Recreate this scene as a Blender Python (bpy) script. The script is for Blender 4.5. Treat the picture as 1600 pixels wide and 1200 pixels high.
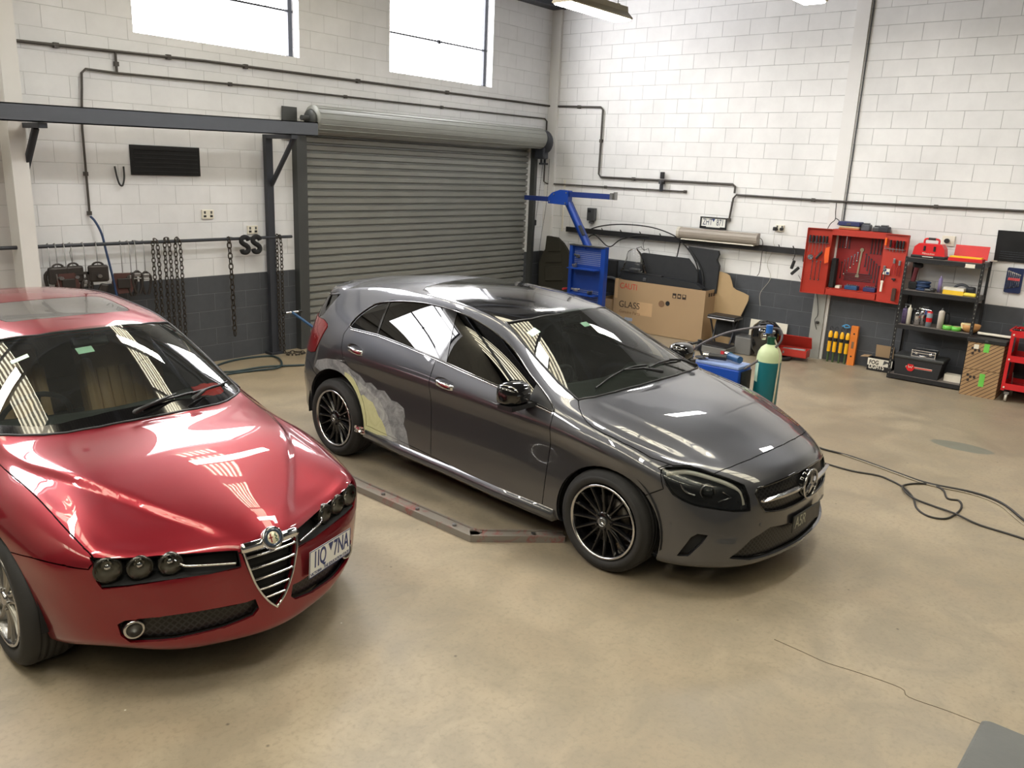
import bpy, bmesh, math, random
import numpy as np
from mathutils import Vector, Matrix
from mathutils.bvhtree import BVHTree

for o in list(bpy.data.objects):
    bpy.data.objects.remove(o)
SC = bpy.context.scene
COL = SC.collection
PI = math.pi

# ---------------------------------------------------------------- camera
cam = bpy.data.cameras.new('camera'); camo = bpy.data.objects.new('camera', cam); COL.objects.link(camo)
_p, _r, _y = 0.25705, 0.04321, 0.88178
_f = Vector((math.sin(_y) * math.cos(_p), math.cos(_y) * math.cos(_p), -math.sin(_p)))
_R = _f.cross(Vector((0, 0, 1))).normalized(); _U = _R.cross(_f)
_c, _s = math.cos(_r), math.sin(_r)
_R, _U = _c * _R + _s * _U, -_s * _R + _c * _U
_B = -_f
camo.matrix_world = Matrix(((_R.x, _U.x, _B.x, -11.1005), (_R.y, _U.y, _B.y, -8.5966), (_R.z, _U.z, _B.z, 2.326), (0, 0, 0, 1)))
cam.sensor_width = 36; cam.lens = 36 * 1279.72 / 1600; cam.clip_end = 200
SC.camera = camo

# ---------------------------------------------------------------- world, exposure
SC.view_settings.view_transform = 'Standard'; SC.view_settings.look = 'None'
SC.view_settings.gamma = 1; SC.view_settings.exposure = -.12
w = bpy.data.worlds.new('sky'); SC.world = w; w.use_nodes = True
w.node_tree.nodes['Background'].inputs[0].default_value = (.80, .88, 1, 1)
w.node_tree.nodes['Background'].inputs[1].default_value = 1.0
WINDOW_LIGHT, SKYLIGHT_LIGHT, LAMP_LIGHT = 20.0, 15.0, 50.0

# ---------------------------------------------------------------- materials
def lin(c):
    return tuple(((v / 255) / 12.92 if v <= 10 else (((v / 255) + .055) / 1.055) ** 2.4) for v in c)
class NT:
    """short hand for building node trees"""
    def __init__(s, name):
        s.m = bpy.data.materials.new(name); s.m.use_nodes = True; s.t = s.m.node_tree
        s.b = s.t.nodes['Principled BSDF']
    def n(s, typ, **kw):
        nd = s.t.nodes.new('ShaderNode' + typ)
        for k, v in kw.items(): setattr(nd, k, v)
        return nd
    def l(s, a, b): s.t.links.new(a, b)
    def noise(s, scale, detail=3, rough=.5, vec=None, dist=0):
        nd = s.n('TexNoise'); nd.inputs['Scale'].default_value = scale; nd.inputs['Detail'].default_value = detail
        nd.inputs['Roughness'].default_value = rough; nd.inputs['Distortion'].default_value = dist
        if vec is not None: s.l(vec, nd.inputs['Vector'])
        return nd.outputs[0]
    def ramp(s, fac, *stops):
        nd = s.n('ValToRGB'); e = nd.color_ramp.elements
        while len(e) < len(stops): e.new(.5)
        for i, (p, c) in enumerate(stops):
            e[i].position = p; e[i].color = (*(c if hasattr(c, '__len__') else (c, c, c)), 1)
        s.l(fac, nd.inputs[0]); return nd.outputs[0]
    def mix(s, fac, a, b, blend='MIX'):
        nd = s.n('Mix', data_type='RGBA', blend_type=blend)
        for sock, v in ((nd.inputs[0], fac), (nd.inputs[6], a), (nd.inputs[7], b)):
            if isinstance(v, bpy.types.NodeSocket): s.l(v, sock)
            elif hasattr(v, '__len__'): sock.default_value = (*v[:3], 1)
            else: sock.default_value = v
        return nd.outputs[2]
    def math(s, op, a, b=0.0):
        nd = s.n('Math', operation=op)
        for sock, v in ((nd.inputs[0], a), (nd.inputs[1], b)):
            if isinstance(v, bpy.types.NodeSocket): s.l(v, sock)
            else: sock.default_value = v
        return nd.outputs[0]
    def bump(s, h, strength=.3, dist=.01):
        nd = s.n('Bump'); nd.inputs['Strength'].default_value = strength; nd.inputs['Distance'].default_value = dist
        s.l(h, nd.inputs['Height']); s.l(nd.outputs[0], s.b.inputs['Normal'])
    def co(s, which='Object'):
        return s.n('TexCoord').outputs[which]
    def geo(s):
        return s.n('NewGeometry').outputs['Position']
def mat(name, rgb, rough=.5, metal=0, coat=0, var=.12, scale=8, bump=0, emit=0, alpha=1, spec=.5):
    """plain surface with a little procedural unevenness in colour and gloss; rgb in 0-255 display values"""
    t = NT(name); b = t.b; c = lin(rgb)
    nz = t.noise(scale, 4, .6, t.co())
    t.l(t.mix(nz, tuple(v * (1 - var) for v in c), tuple(min(1, v * (1 + var)) for v in c)), b.inputs['Base Color'])
    t.l(t.ramp(nz, (.3, max(0, rough - .06)), (.7, min(1, rough + .06))), b.inputs['Roughness'])
    b.inputs['Metallic'].default_value = metal; b.inputs['Coat Weight'].default_value = coat; b.inputs['Coat Roughness'].default_value = .03
    b.inputs['Specular IOR Level'].default_value = spec
    if bump: t.bump(t.noise(scale * 6, 3, .5, t.co()), bump)
    if emit:
        b.inputs['Emission Color'].default_value = (*c, 1); b.inputs['Emission Strength'].default_value = emit
    return t.m
def emat(name, rgb, strength):
    t = NT(name); t.t.nodes.remove(t.b); e = t.n('Emission')
    e.inputs[0].default_value = (*rgb, 1); e.inputs[1].default_value = strength
    t.l(e.outputs[0], t.t.nodes['Material Output'].inputs[0]); return t.m
def glassmat(name, tint, rough=.0, refl=1.0, ior=1.5, dust=0):
    t = NT(name); t.t.nodes.remove(t.b)
    g = t.n('BsdfGlossy'); g.inputs['Roughness'].default_value = rough; g.inputs[0].default_value = (refl, refl, refl, 1)
    tr = t.n('BsdfTransparent'); tr.inputs[0].default_value = (*tint, 1)
    f = t.n('Fresnel'); f.inputs[0].default_value = ior
    m = t.n('MixShader'); t.l(f.outputs[0], m.inputs[0]); t.l(tr.outputs[0], m.inputs[1]); t.l(g.outputs[0], m.inputs[2])
    if dust:   # a thin film of workshop dust
        df = t.n('BsdfDiffuse'); df.inputs[0].default_value = (.55, .57, .55, 1); m2 = t.n('MixShader'); t.l(t.math('MULTIPLY', t.noise(3, 4, .6, t.co(), 1), dust * 2), m2.inputs[0]); t.l(m.outputs[0], m2.inputs[1]); t.l(df.outputs[0], m2.inputs[2]); m = m2
    t.l(m.outputs[0], t.t.nodes['Material Output'].inputs[0]); return t.m

# ---------------------------------------------------------------- geometry helpers
class MB:
    """collects pieces of one mesh"""
    def __init__(s): s.v = []; s.f = []; s.m = []; s.mats = []; s.smooth = []
    def add(s, vs, fs, mi=0, sm=False):
        o = len(s.v); s.v += [tuple(v) for v in vs]; s.f += [tuple(i + o for i in f) for f in fs]; s.m += [mi] * len(fs); s.smooth += [sm] * len(fs); return s
    def box(s, c, d, mi=0, rz=0, bev=0, rot=None):
        """box centred at c with full sizes d; optional small chamfer"""
        hx, hy, hz = d[0] / 2, d[1] / 2, d[2] / 2
        M = rot if rot is not None else Matrix.Rotation(rz, 3, 'Z')
        c = Vector(c)
        if bev <= 0:
            vs = [c + M @ Vector((x * hx, y * hy, z * hz)) for x in (-1, 1) for y in (-1, 1) for z in (-1, 1)]
            s.add(vs, [(0, 1, 3, 2), (4, 6, 7, 5), (0, 4, 5, 1), (2, 3, 7, 6), (0, 2, 6, 4), (1, 5, 7, 3)], mi)
        else:
            bm = bmesh.new(); bmesh.ops.create_cube(bm, size=1)
            for v in bm.verts: v.co = Vector((v.co.x * d[0], v.co.y * d[1], v.co.z * d[2]))
            bmesh.ops.bevel(bm, geom=bm.edges[:], offset=bev, segments=2, profile=.5, affect='EDGES')
            bm.verts.index_update()
            s.add([c + M @ v.co for v in bm.verts], [[v.index for v in f.verts] for f in bm.faces], mi); bm.free()
        return s
    def cyl(s, a, b, r, r2=None, n=16, mi=0, caps=True, sm=True):
        a = Vector(a); b = Vector(b); r2 = r if r2 is None else r2
        d = (b - a).normalized(); u = d.orthogonal().normalized(); w = d.cross(u)
        vs = []
        for p, rr in ((a, r), (b, r2)):
            for i in range(n):
                t = 2 * PI * i / n; vs.append(p + (u * math.cos(t) + w * math.sin(t)) * rr)
        s.add(vs, [(i, (i + 1) % n, n + (i + 1) % n, n + i) for i in range(n)], mi, sm)
        if caps: s.add(vs[:n], [tuple(range(n))[::-1]], mi); s.add(vs[n:], [tuple(range(n))], mi)
        return s
    def tube(s, pts, r, n=8, mi=0, closed=False, round_=0):
        """swept round bar along points"""
        P = [Vector(p) for p in pts]
        if round_: P = smooth_path(P, round_, closed)
        m = len(P); vs = []; up = None
        for i in range(m):
            a = P[i - 1] if (i or closed) else P[0]; b = P[(i + 1) % m] if (i < m - 1 or closed) else P[-1]
            d = (b - a).normalized() if (b - a).length > 1e-9 else Vector((0, 0, 1))
            if up is None: up = d.orthogonal().normalized()
            up = (up - d * up.dot(d)).normalized() if (up - d * up.dot(d)).length > 1e-6 else d.orthogonal().normalized()
            w = d.cross(up); rr = float(np.interp(i / (m - 1), np.linspace(0, 1, len(r)), r)) if hasattr(r, '__len__') else r
            vs += [P[i] + (up * math.cos(2 * PI * k / n) + w * math.sin(2 * PI * k / n)) * rr for k in range(n)]
        fs = []
        for i in range(m if closed else m - 1):
            j = (i + 1) % m
            fs += [(i * n + k, i * n + (k + 1) % n, j * n + (k + 1) % n, j * n + k) for k in range(n)]
        s.add(vs, fs, mi, True)
        if not closed: s.add(vs[:n], [tuple(range(n))[::-1]], mi); s.add(vs[-n:], [tuple(range(n))], mi)
        return s
    def lathe(s, prof, c=(0, 0, 0), axis='Z', n=24, mi=0, sm=True, sx=1):
        """turned profile [(radius, height)]"""
        vs = []; fs = []
        for r, h in prof:
            for i in range(n):
                t = 2 * PI * i / n; p = (r * math.cos(t) * sx, r * math.sin(t), h)
                if axis == 'Y': p = (p[0], p[2], p[1])
                if axis == 'X': p = (p[2], p[0], p[1])
                vs.append((p[0] + c[0], p[1] + c[1], p[2] + c[2]))
        for j in range(len(prof) - 1):
            fs += [(j * n + i, j * n + (i + 1) % n, (j + 1) * n + (i + 1) % n, (j + 1) * n + i) for i in range(n)]
        s.add(vs, fs, mi, sm); return s
    def prism(s, poly, lo, hi, plane='XY', mi=0):
        """extrudes a 2-D outline: plane XY along z, XZ along y, YZ along x"""
        def P(p, h): return {'XY': (p[0], p[1], h), 'XZ': (p[0], h, p[1]), 'YZ': (h, p[0], p[1])}[plane]
        n = len(poly); vs = [P(p, lo) for p in poly] + [P(p, hi) for p in poly]
        s.add(vs, [tuple(range(n))[::-1], tuple(range(n, 2 * n))] + [(i, (i + 1) % n, n + (i + 1) % n, n + i) for i in range(n)], mi); return s
    def quad(s, a, b, c, d, mi=0): return s.add([a, b, c, d], [(0, 1, 2, 3)], mi)
    def build(s, name, mats, parent=None, recalc=True):
        me = bpy.data.meshes.new(name); me.from_pydata(s.v, [], s.f)
        if not hasattr(mats, '__len__'): mats = [mats]
        for m in mats: me.materials.append(m)
        me.polygons.foreach_set('material_index', s.m); me.polygons.foreach_set('use_smooth', s.smooth)
        me.update()
        if recalc:
            bm = bmesh.new(); bm.from_mesh(me); bmesh.ops.recalc_face_normals(bm, faces=bm.faces[:]); bm.to_mesh(me); bm.free()
        o = bpy.data.objects.new(name, me); COL.objects.link(o)
        if parent is not None: o.parent = parent
        return o
def smooth_path(P, k, closed=False):
    m = len(P); out = []
    for i in range(m if closed else m - 1):
        g = lambda j: P[j % m] if closed else P[max(0, min(m - 1, j))]
        a, b, c, d = g(i - 1), g(i), g(i + 1), g(i + 2)
        for q in range(k):
            t = q / k
            out.append(.5 * (2 * b + (c - a) * t + (2 * a - 5 * b + 4 * c - d) * t * t + (3 * b - a - 3 * c + d) * t ** 3))
    if not closed: out.append(P[-1])
    return out
def tag(o, label=None, cat=None, group=None, kind=None):
    for k, v in (('label', label), ('category', cat), ('group', group), ('kind', kind)):
        if v: o[k] = v
    return o
def empty(name, loc=(0, 0, 0), rz=0, label=None, cat=None, group=None):
    o = bpy.data.objects.new(name, None); COL.objects.link(o); o.location = loc; o.rotation_euler = (0, 0, rz); o.empty_display_size = .1
    return tag(o, label, cat, group)
def copy_tree(o, parent=None):
    c = o.copy(); COL.objects.link(c)
    if parent is not None: c.parent = parent
    for ch in list(o.children): copy_tree(ch, c)
    return c
def struct(name, mb, m, parent=None):
    o = mb.build(name, m, parent)
    if parent is None: o['kind'] = 'structure'
    return o
def text(name, s, size, M, m, parent=None, ext=.0006, sx=1, bold=0, align='CENTER'):
    """lettering as a thin solid; M places it (x right, y up, z out)"""
    cu = bpy.data.curves.new(name, 'FONT'); cu.body = s; cu.size = size; cu.extrude = ext; cu.align_x = align; cu.align_y = 'CENTER'
    cu.offset = bold; cu.materials.append(m)
    o = bpy.data.objects.new(name, cu); COL.objects.link(o)
    me = bpy.data.meshes.new_from_object(o); bpy.data.objects.remove(o); o = bpy.data.objects.new(name, me); COL.objects.link(o)
    o.matrix_world = M @ Matrix.Diagonal((sx, 1, 1, 1))
    if parent is not None:
        o.parent = parent; o.matrix_parent_inverse = Matrix.Identity(4)
    return o
def frame(o, x, y):
    """4x4 matrix from origin, right and up direction"""
    x = Vector(x).normalized(); y = Vector(y); y = (y - x * y.dot(x)).normalized(); z = x.cross(y)
    return Matrix(((x.x, y.x, z.x, o[0]), (x.y, y.y, z.y, o[1]), (x.z, y.z, z.z, o[2]), (0, 0, 0, 1)))
# ================================================================ materials shared by the place
M = {}
def block_wall(name, axis, phase, dado=True, base=(229, 229, 228), js=1.0):
    t = NT(name); b = t.b; pos = t.geo()
    sp = t.n('SeparateXYZ'); t.l(pos, sp.inputs[0]); u = sp.outputs[axis]; z = sp.outputs[2]
    cb = t.n('CombineXYZ'); t.l(t.math('ADD', u, 40 + phase), cb.inputs[0]); t.l(z, cb.inputs[1])
    br = t.n('TexBrick'); br.offset = .5; br.inputs['Scale'].default_value = 1
    br.inputs['Brick Width'].default_value = .4; br.inputs['Row Height'].default_value = .2
    br.inputs['Mortar Size'].default_value = .0045; br.inputs['Mortar Smooth'].default_value = .6
    br.inputs['Color1'].default_value = (1, 1, 1, 1); br.inputs['Color2'].default_value = (.93, .93, .93, 1); br.inputs['Mortar'].default_value = (1, 1, 1, 1)
    t.l(cb.outputs[0], br.inputs['Vector'])
    n1 = t.noise(1.3, 5, .65, pos); n2 = t.noise(9, 4, .6, pos); n3 = t.noise(3.5, 2, .5, pos)
    c = lin(base)
    white = t.mix(t.ramp(n1, (.35, 0.0), (.75, 1.0)), tuple(v * 1.02 for v in c), tuple(v * .86 for v in c))
    white = t.mix(.5, white, br.outputs[0], 'MULTIPLY')
    # the joints are partly filled with paint, so they show as broken thin grey lines
    jt = t.math('MULTIPLY', br.outputs[1], t.ramp(n3, (.38, .42 * js), (.62, .75 * js)))
    white = t.mix(jt, white, tuple(v * .33 for v in c))
    col = white
    if dado:
        dk = lin((70, 73, 78))
        dark = t.mix(n2, tuple(v * .8 for v in dk), tuple(v * 1.2 for v in dk))
        dark = t.mix(t.math('MULTIPLY', br.outputs[1], .35), dark, lin((120, 124, 130)))
        edge = t.math('ADD', z, t.math('MULTIPLY', t.math('SUBTRACT', n2, .5), .004))
        f = t.math('LESS_THAN', edge, 1.0)
        col = t.mix(f, white, dark)
    t.l(col, b.inputs['Base Color']); b.inputs['Roughness'].default_value = .55
    h = t.math('SUBTRACT', t.math('MULTIPLY', n2, .12), br.outputs[1]); t.bump(h, .5, .006)
    return t.m
M['wall_r'] = block_wall('painted blockwork', 1, 1.333 + .0)
M['wall_b'] = block_wall('painted blockwork back', 0, .1, base=(226, 227, 229), js=.6)
M['wall_bay'] = block_wall('dim bay blockwork', 0, .1, base=(190, 188, 186), js=.6)  # greyer base paints in the dimness of the unlit bay
M['wall_f'] = block_wall('painted blockwork plain', 0, 0, base=(66, 66, 66))  # dark base stands in for the unlit left and rear of the room
M['concrete_col'] = mat('painted concrete column', (219, 218, 216), .6, var=.08, scale=2, bump=.05)
M['column_dark'] = mat('bare concrete column foot', (150, 150, 144), .7, var=.12, scale=3)
def floor_mat():
    t = NT('sealed concrete'); b = t.b; p = t.geo()
    big = t.noise(.55, 5, .6, p, .4); mid = t.noise(2.6, 6, .65, p, .6); fine = t.noise(38, 3, .6, p)
    c = t.mix(t.ramp(big, (.32, 0.), (.68, 1.)), lin((144, 131, 110)), lin((166, 153, 131)))
    c = t.mix(t.ramp(mid, (.40, .55), (.60, 0.)), c, lin((126, 117, 101)))
    c = t.mix(t.ramp(t.noise(1.1, 4, .6, p, 1.2), (.52, 0.), (.72, .45)), c, lin((160, 143, 120)))
    c = t.mix(t.ramp(fine, (.3, .42), (.5, 0.)), c, lin((122, 114, 98)))
    vo = t.n('TexVoronoi'); vo.inputs['Scale'].default_value = 5.5; t.l(p, vo.inputs['Vector'])
    spot = t.math('MULTIPLY', t.ramp(vo.outputs[0], (.0, 1.), (.06, 0.)), t.ramp(t.noise(3.1, 2, .5, p), (.44, 0.), (.5, 1.)))
    c = t.mix(spot, c, lin((62, 56, 48)))
    v2 = t.n('TexVoronoi'); v2.inputs['Scale'].default_value = 3.4; t.l(p, v2.inputs['Vector'])
    c = t.mix(t.math('MULTIPLY', t.ramp(v2.outputs[0], (.0, 1.), (.022, 0.)), t.ramp(t.noise(1.7, 2, .5, p), (.5, 0.), (.55, 1.))), c, lin((238, 232, 220)))
    # grey repair patch, broad darker oval about the hatchback, browner oval by the back wall
    def blob(x, y, rx, ry, soft=.25):
        s = t.n('SeparateXYZ'); t.l(p, s.inputs[0])
        dx = t.math('DIVIDE', t.math('SUBTRACT', s.outputs[0], x), rx); dy = t.math('DIVIDE', t.math('SUBTRACT', s.outputs[1], y), ry)
        r = t.math('ADD', t.math('ADD', t.math('MULTIPLY', dx, dx), t.math('MULTIPLY', dy, dy)), t.math('MULTIPLY', t.math('SUBTRACT', mid, .5), .9))
        return t.ramp(r, (1 - soft, 1.), (1., 0.))
    c = t.mix(t.math('MULTIPLY', blob(-2.82, -7.22, .14, .27, .15), .9), c, lin((112, 114, 104)))
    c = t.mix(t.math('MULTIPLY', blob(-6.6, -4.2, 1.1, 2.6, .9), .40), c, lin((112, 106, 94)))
    c = t.mix(t.math('MULTIPLY', blob(-5.6, -.9, 1.6, 1.1, .9), .25), c, lin((140, 118, 84)))
    t.l(c, b.inputs['Base Color'])
    t.l(t.ramp(mid, (.3, .34), (.7, .52)), b.inputs['Roughness'])
    t.bump(t.math('ADD', fine, t.math('MULTIPLY', mid, .6)), .08, .004)
    return t.m
M['floor'] = floor_mat()
M['steel_grey'] = mat('blue grey painted steel', (84, 88, 96), .5, .1, var=.15)
M['steel_dark'] = mat('dark painted steel', (52, 55, 62), .5, .2, var=.15)
M['pipe'] = mat('dark conduit', (70, 66, 62), .5, .2)
M['black'] = mat('black plastic', (28, 28, 30), .45)
M['blacksoft'] = mat('matt black', (24, 25, 27), .8)
M['rubber'] = mat('rubber', (30, 30, 31), .75, bump=.1, scale=20)
M['white_pl'] = mat('white plastic', (225, 220, 205), .4)
M['chrome'] = mat('chrome', (225, 225, 228), .08, 1, var=.02)
M['steel'] = mat('bare steel', (150, 150, 150), .35, .9, var=.2)
M['window_glow'] = emat('daylit frosted pane', (1, .985, 1), WINDOW_LIGHT)
M['lamp_glow'] = emat('lamp diffuser', (1, .975, .93), LAMP_LIGHT)
def skylight_mat():
    t = NT('daylit translucent sheet'); t.t.nodes.remove(t.b); e = t.n('Emission')
    p = t.geo(); nz = t.noise(3, 3, .6, p); s_ = t.n('SeparateXYZ'); t.l(p, s_.inputs[0])
    # bright ribs and dark valleys are painted as stripes into the emission colour
    rib = t.math('ABSOLUTE', t.math('SUBTRACT', t.math('FRACT', t.math('DIVIDE', t.math('ADD', t.math('ADD', s_.outputs[0], 30), t.math('MULTIPLY', nz, .05)), .15)), .5))
    c = t.ramp(nz, (.3, (.92, .82, .56)), (.7, (1., .95, .78)))
    t.l(t.mix(t.ramp(rib, (.20, 0.), (.27, 1.)), c, (.14, .12, .085)), e.inputs[0]); e.inputs[1].default_value = SKYLIGHT_LIGHT
    t.l(e.outputs[0], t.t.nodes['Material Output'].inputs[0]); return t.m
M['skylight'] = skylight_mat()
M['roof'] = mat('corrugated roof sheet', (72, 70, 66), .5, .3)

# ================================================================ the shell
X0, Y0, ZC = -17.0, -14.0, 6.0
b = MB(); b.quad((X0, Y0, 0), (1.2, Y0, 0), (1.2, 0.3, 0), (X0, 0.3, 0)); struct('floor', b, M['floor'])
# right wall, two panels of blockwork with the column between
b = MB(); b.box((.1, (Y0 - 0) / 2, ZC / 2), (.2, -Y0 + .4, ZC)); struct('wall_right', b, M['wall_r'])
# back wall with two window openings and the roller door opening
WZ0, WZ1 = 3.48, 5.3
wins = [(-10.9, -8.9), (-6.84, -4.86), (-3.45, -1.44)]
b = MB()
xs = [X0]
for a, c in wins: xs += [a, c]
xs += [0.0]
def wallbox(x0, x1, z0, z1): b.box(((x0 + x1) / 2, .1, (z0 + z1) / 2), (x1 - x0, .2, z1 - z0))
for i in range(2, len(xs) - 1, 2): wallbox(max(xs[i], -8.06), xs[i + 1], WZ0, WZ1)
wallbox(-8.06, 0, WZ1, ZC); wallbox(-8.06, -4.9, 0, WZ0); wallbox(-.44, 0, 0, WZ0); wallbox(-4.9, -.44, 2.66, WZ0)
struct('wall_back', b, M['wall_b'])
b = MB(); wallbox(X0, -10.9, WZ0, WZ1); wallbox(-8.9, -8.06, WZ0, WZ1); wallbox(X0, -8.06, WZ1, ZC); wallbox(X0, -13.4, 0, WZ0); wallbox(-13.4, -9.1, 2.95, WZ0); wallbox(-9.1, -8.06, 0, WZ0); struct('wall_bay', b, M['wall_bay'])
b = MB(); b.box((X0 - .1, Y0 / 2, ZC / 2), (.2, -Y0 + .4, ZC)); struct('wall_left', b, M['wall_f'])
b = MB(); b.box(((X0 + .2) / 2, Y0 - .1, ZC / 2), (-X0 + .4, .2, ZC)); struct('wall_front', b, M['wall_f'])
# roof: corrugated sheets with translucent strips, purlins below
def corrugated(x0, x1, y0, y1, z, pitch=.1, amp=.016):
    n = int((x1 - x0) / pitch * 4); P = [(x0 + (x1 - x0) * i / n, z + amp * (1 if (i % 4) in (1, 2) else -1)) for i in range(n + 1)]
    m = MB(); vs = [(x, y0, q) for x, q in P] + [(x, y1, q) for x, q in P]
    m.add(vs, [(i, i + 1, n + 2 + i, n + 1 + i) for i in range(n)]); return m
sky = [(-6.2, -5.3), (-11.5, -10.6), (-15.6, -14.7)]
segs = [X0 - .2] + [v for s_ in sorted(sky) for v in s_] + [.2]
m = MB()
for i in range(0, len(segs), 2):
    q = corrugated(segs[i], segs[i + 1], Y0 - .2, .2, ZC); m.add(q.v, q.f)
struct('ceiling', m, M['roof'])
for i, (a, c) in enumerate(sky):
    o = corrugated(a, c, Y0, 0, ZC).build('trim_%d' % (40 + i), M['skylight']); o['kind'] = 'structure'
for i in range(11):
    y = -.7 - i * 1.25
    b = MB(); b.box((X0 / 2, y, ZC - .12), (-X0, .06, .17)); struct('trim_%d' % (50 + i), b, M['steel_grey'])
for i, x in enumerate((-4.2, -8.4, -12.6)):
    b = MB(); b.box((x, Y0 / 2, ZC - .32), (.16, -Y0, .24)); struct('trim_%d' % (70 + i), b, M['steel_grey'])
# windows: steel frames with frosted, daylit panes
for i, (a, c) in enumerate(wins):
    f = MB(); z0, z1, y = WZ0, WZ1, .14
    f.box((a + .015, y, (z0 + z1) / 2), (.03, .04, z1 - z0)); f.box((c - .04, y, (z0 + z1) / 2), (.055, .05, z1 - z0))
    f.box(((a + c) / 2, y, z0 + .01), (c - a, .04, .02)); f.box(((a + c) / 2, y, z1 - .015), (c - a, .04, .03))
    f.box(((a + c) / 2, y - .01, 3.99), (c - a, .03, .022)); f.box(((a + c) / 2, y - .01, 4.95), (c - a, .03, .04))
    f.box(((a + c) / 2, y - .02, 3.985), (.05, .03, .05))
    o = struct('window_%d' % (i + 1), f, M['steel_dark'])
    g = MB(); g.box(((a + c) / 2, .175, (z0 + z1) / 2), (c - a, .012, z1 - z0)); g.build('pane', M['window_glow'], o)
# concrete columns
def column(name, x0, x1, y0, y1, z1=ZC, m='concrete_col', z0=0):
    b = MB(); b.box(((x0 + x1) / 2, (y0 + y1) / 2, (z0 + z1) / 2), (x1 - x0, y1 - y0, z1 - z0)); return struct(name, b, M[m])
column('trim_1', -8.155, -8.01, -.22, .0)
column('trim_2', -.035, 0, -4.9, -4.73)
column('trim_3', -.05, 0, -.185, -.0)
column('trim_6', -.075, 0, -4.865, -4.705, .92, 'column_dark')
b = MB(); b.box((-.012, -4.925, ZC / 2 + .5), (.006, .012, ZC - 1)); struct('trim_4', b, M['steel_dark'])  # dark strip standing in for the shadow gap along the column's edge
b = MB(); b.box((-.66, -.12, 4.86), (1.32, .16, .17)); b.box((-.66, -.12, 4.955), (1.32, .22, .02)); b.box((-.66, -.12, 4.77), (1.32, .22, .02)); struct('trim_5', b, M['steel_dark'])
# floor crack, as a fine dark bead of filler
cr = [(-7.24, -7.27), (-7.25, -7.42), (-7.26, -7.55), (-7.235, -7.7), (-7.22, -7.89), (-7.27, -7.94), (-7.255, -8.1), (-7.25, -8.24)]
b = MB(); b.tube([(x, y, .0005) for x, y in cr], .0022, 5, round_=4); o = b.build('trim_7', mat('crack filler', (96, 84, 68), .9)); o['kind'] = 'structure'
# ================================================================ roller door
d = empty('door_1', (0, 0, 0)); d['kind'] = 'structure'
Mg = mat('roller shutter steel', (140, 142, 138), .42, .2, var=.18, scale=3)
Mgd = mat('roller shutter guide', (72, 74, 74), .5, .3)
x0, x1 = -4.9, -.42; prof = []
z = 0.02; pitch = .092
while z < 2.62:
    prof += [(z, -.005), (z + .008, .028), (z + .022, .028), (z + .03, -.005), (z + .034, -.012), (z + .086, -.020)]
    z += pitch
b = MB(); n = len(prof); b.add([(x0, y + .06, zz) for zz, y in prof] + [(x1, y + .06, zz) for zz, y in prof], [(i, i + 1, n + i + 1, n + i) for i in range(n - 1)])
b.box(((x0 + x1) / 2, .06, .03), (x1 - x0, .05, .06)); b.build('curtain', Mg, d)
b = MB(); b.box((-4.90, -.03, 1.3), (.10, .12, 2.6)); b.box((-4.975, -.05, 1.32), (.05, .10, 2.64)); b.box((-.40, -.03, 1.3), (.07, .12, 2.6)); b.build('guide_rail', Mgd, d)
b = MB(); b.lathe([(.02, 0), (.155, 0), (.155, .01), (.15, .02), (.15, 4.34), (.155, 4.35), (.155, 4.36), (.02, 4.36)], (-4.84, -.2, 2.80), 'X', 40)
for k in range(14):
    t = 2 * PI * k / 14; b.cyl((-4.82, -.2 + .151 * math.cos(t), 2.80 + .151 * math.sin(t)), (-.50, -.2 + .151 * math.cos(t), 2.80 + .151 * math.sin(t)), .006, n=6)
b.build('drum', Mg, d)
b = MB(); b.box((-5.05, -.04, 2.74), (.20, .02, .36)); b.box((-4.96, -.16, 2.66), (.02, .26, .10)); b.cyl((-5.0, -.2, 2.80), (-4.84, -.2, 2.80), .03); b.lathe([(.03, 0), (.09, .0), (.11, .03), (.10, .05)], (-4.90, -.2, 2.80), 'X', 20)
b.box((-.40, -.04, 2.70), (.16, .02, .40)); b.build('bracket', Mgd, d)
b = MB(); b.lathe([(.0, 0), (.17, 0), (.185, .02), (.185, .06), (.16, .09), (0, .09)], (-.45, -.22, 2.75), 'X', 24); b.box((-.42, -.2, 2.58), (.12, .20, .18), bev=.02); b.box((-.30, -.16, 2.42), (.20, .03, .03)); b.box((-.36, -.16, 2.5), (.02, .03, .18)); b.box((-.27, -.16, 2.5), (.02, .03, .18)); b.build('chain_hoist', M['steel_dark'], d)
def hand_chain(p):
    b = MB(); P = smooth_path([Vector(q) for q in p], 60); L = 0
    for i in range(0, len(P) - 1, 1):
        a, c = P[i], P[i + 1]
        b.cyl(a, a + (c - a) * .55, .006, n=5)
    return b
hand_chain([(-.36, -.2, 2.5), (-.42, -.18, 1.8), (-.47, -.16, 1.3), (-.5, -.15, .9)]).build('hand_chain', M['steel_dark'], d)
hand_chain([(-.2, -.2, 2.5), (-.2, -.18, 1.8), (-.26, -.16, 1.3), (-.3, -.15, .9)]).build('hand_chain', M['steel_dark'], d)
b = MB(); b.box((-.35, -.06, 1.48), (.07, .06, .09), bev=.01); b.build('chain_keeper', M['black'], d)

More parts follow.
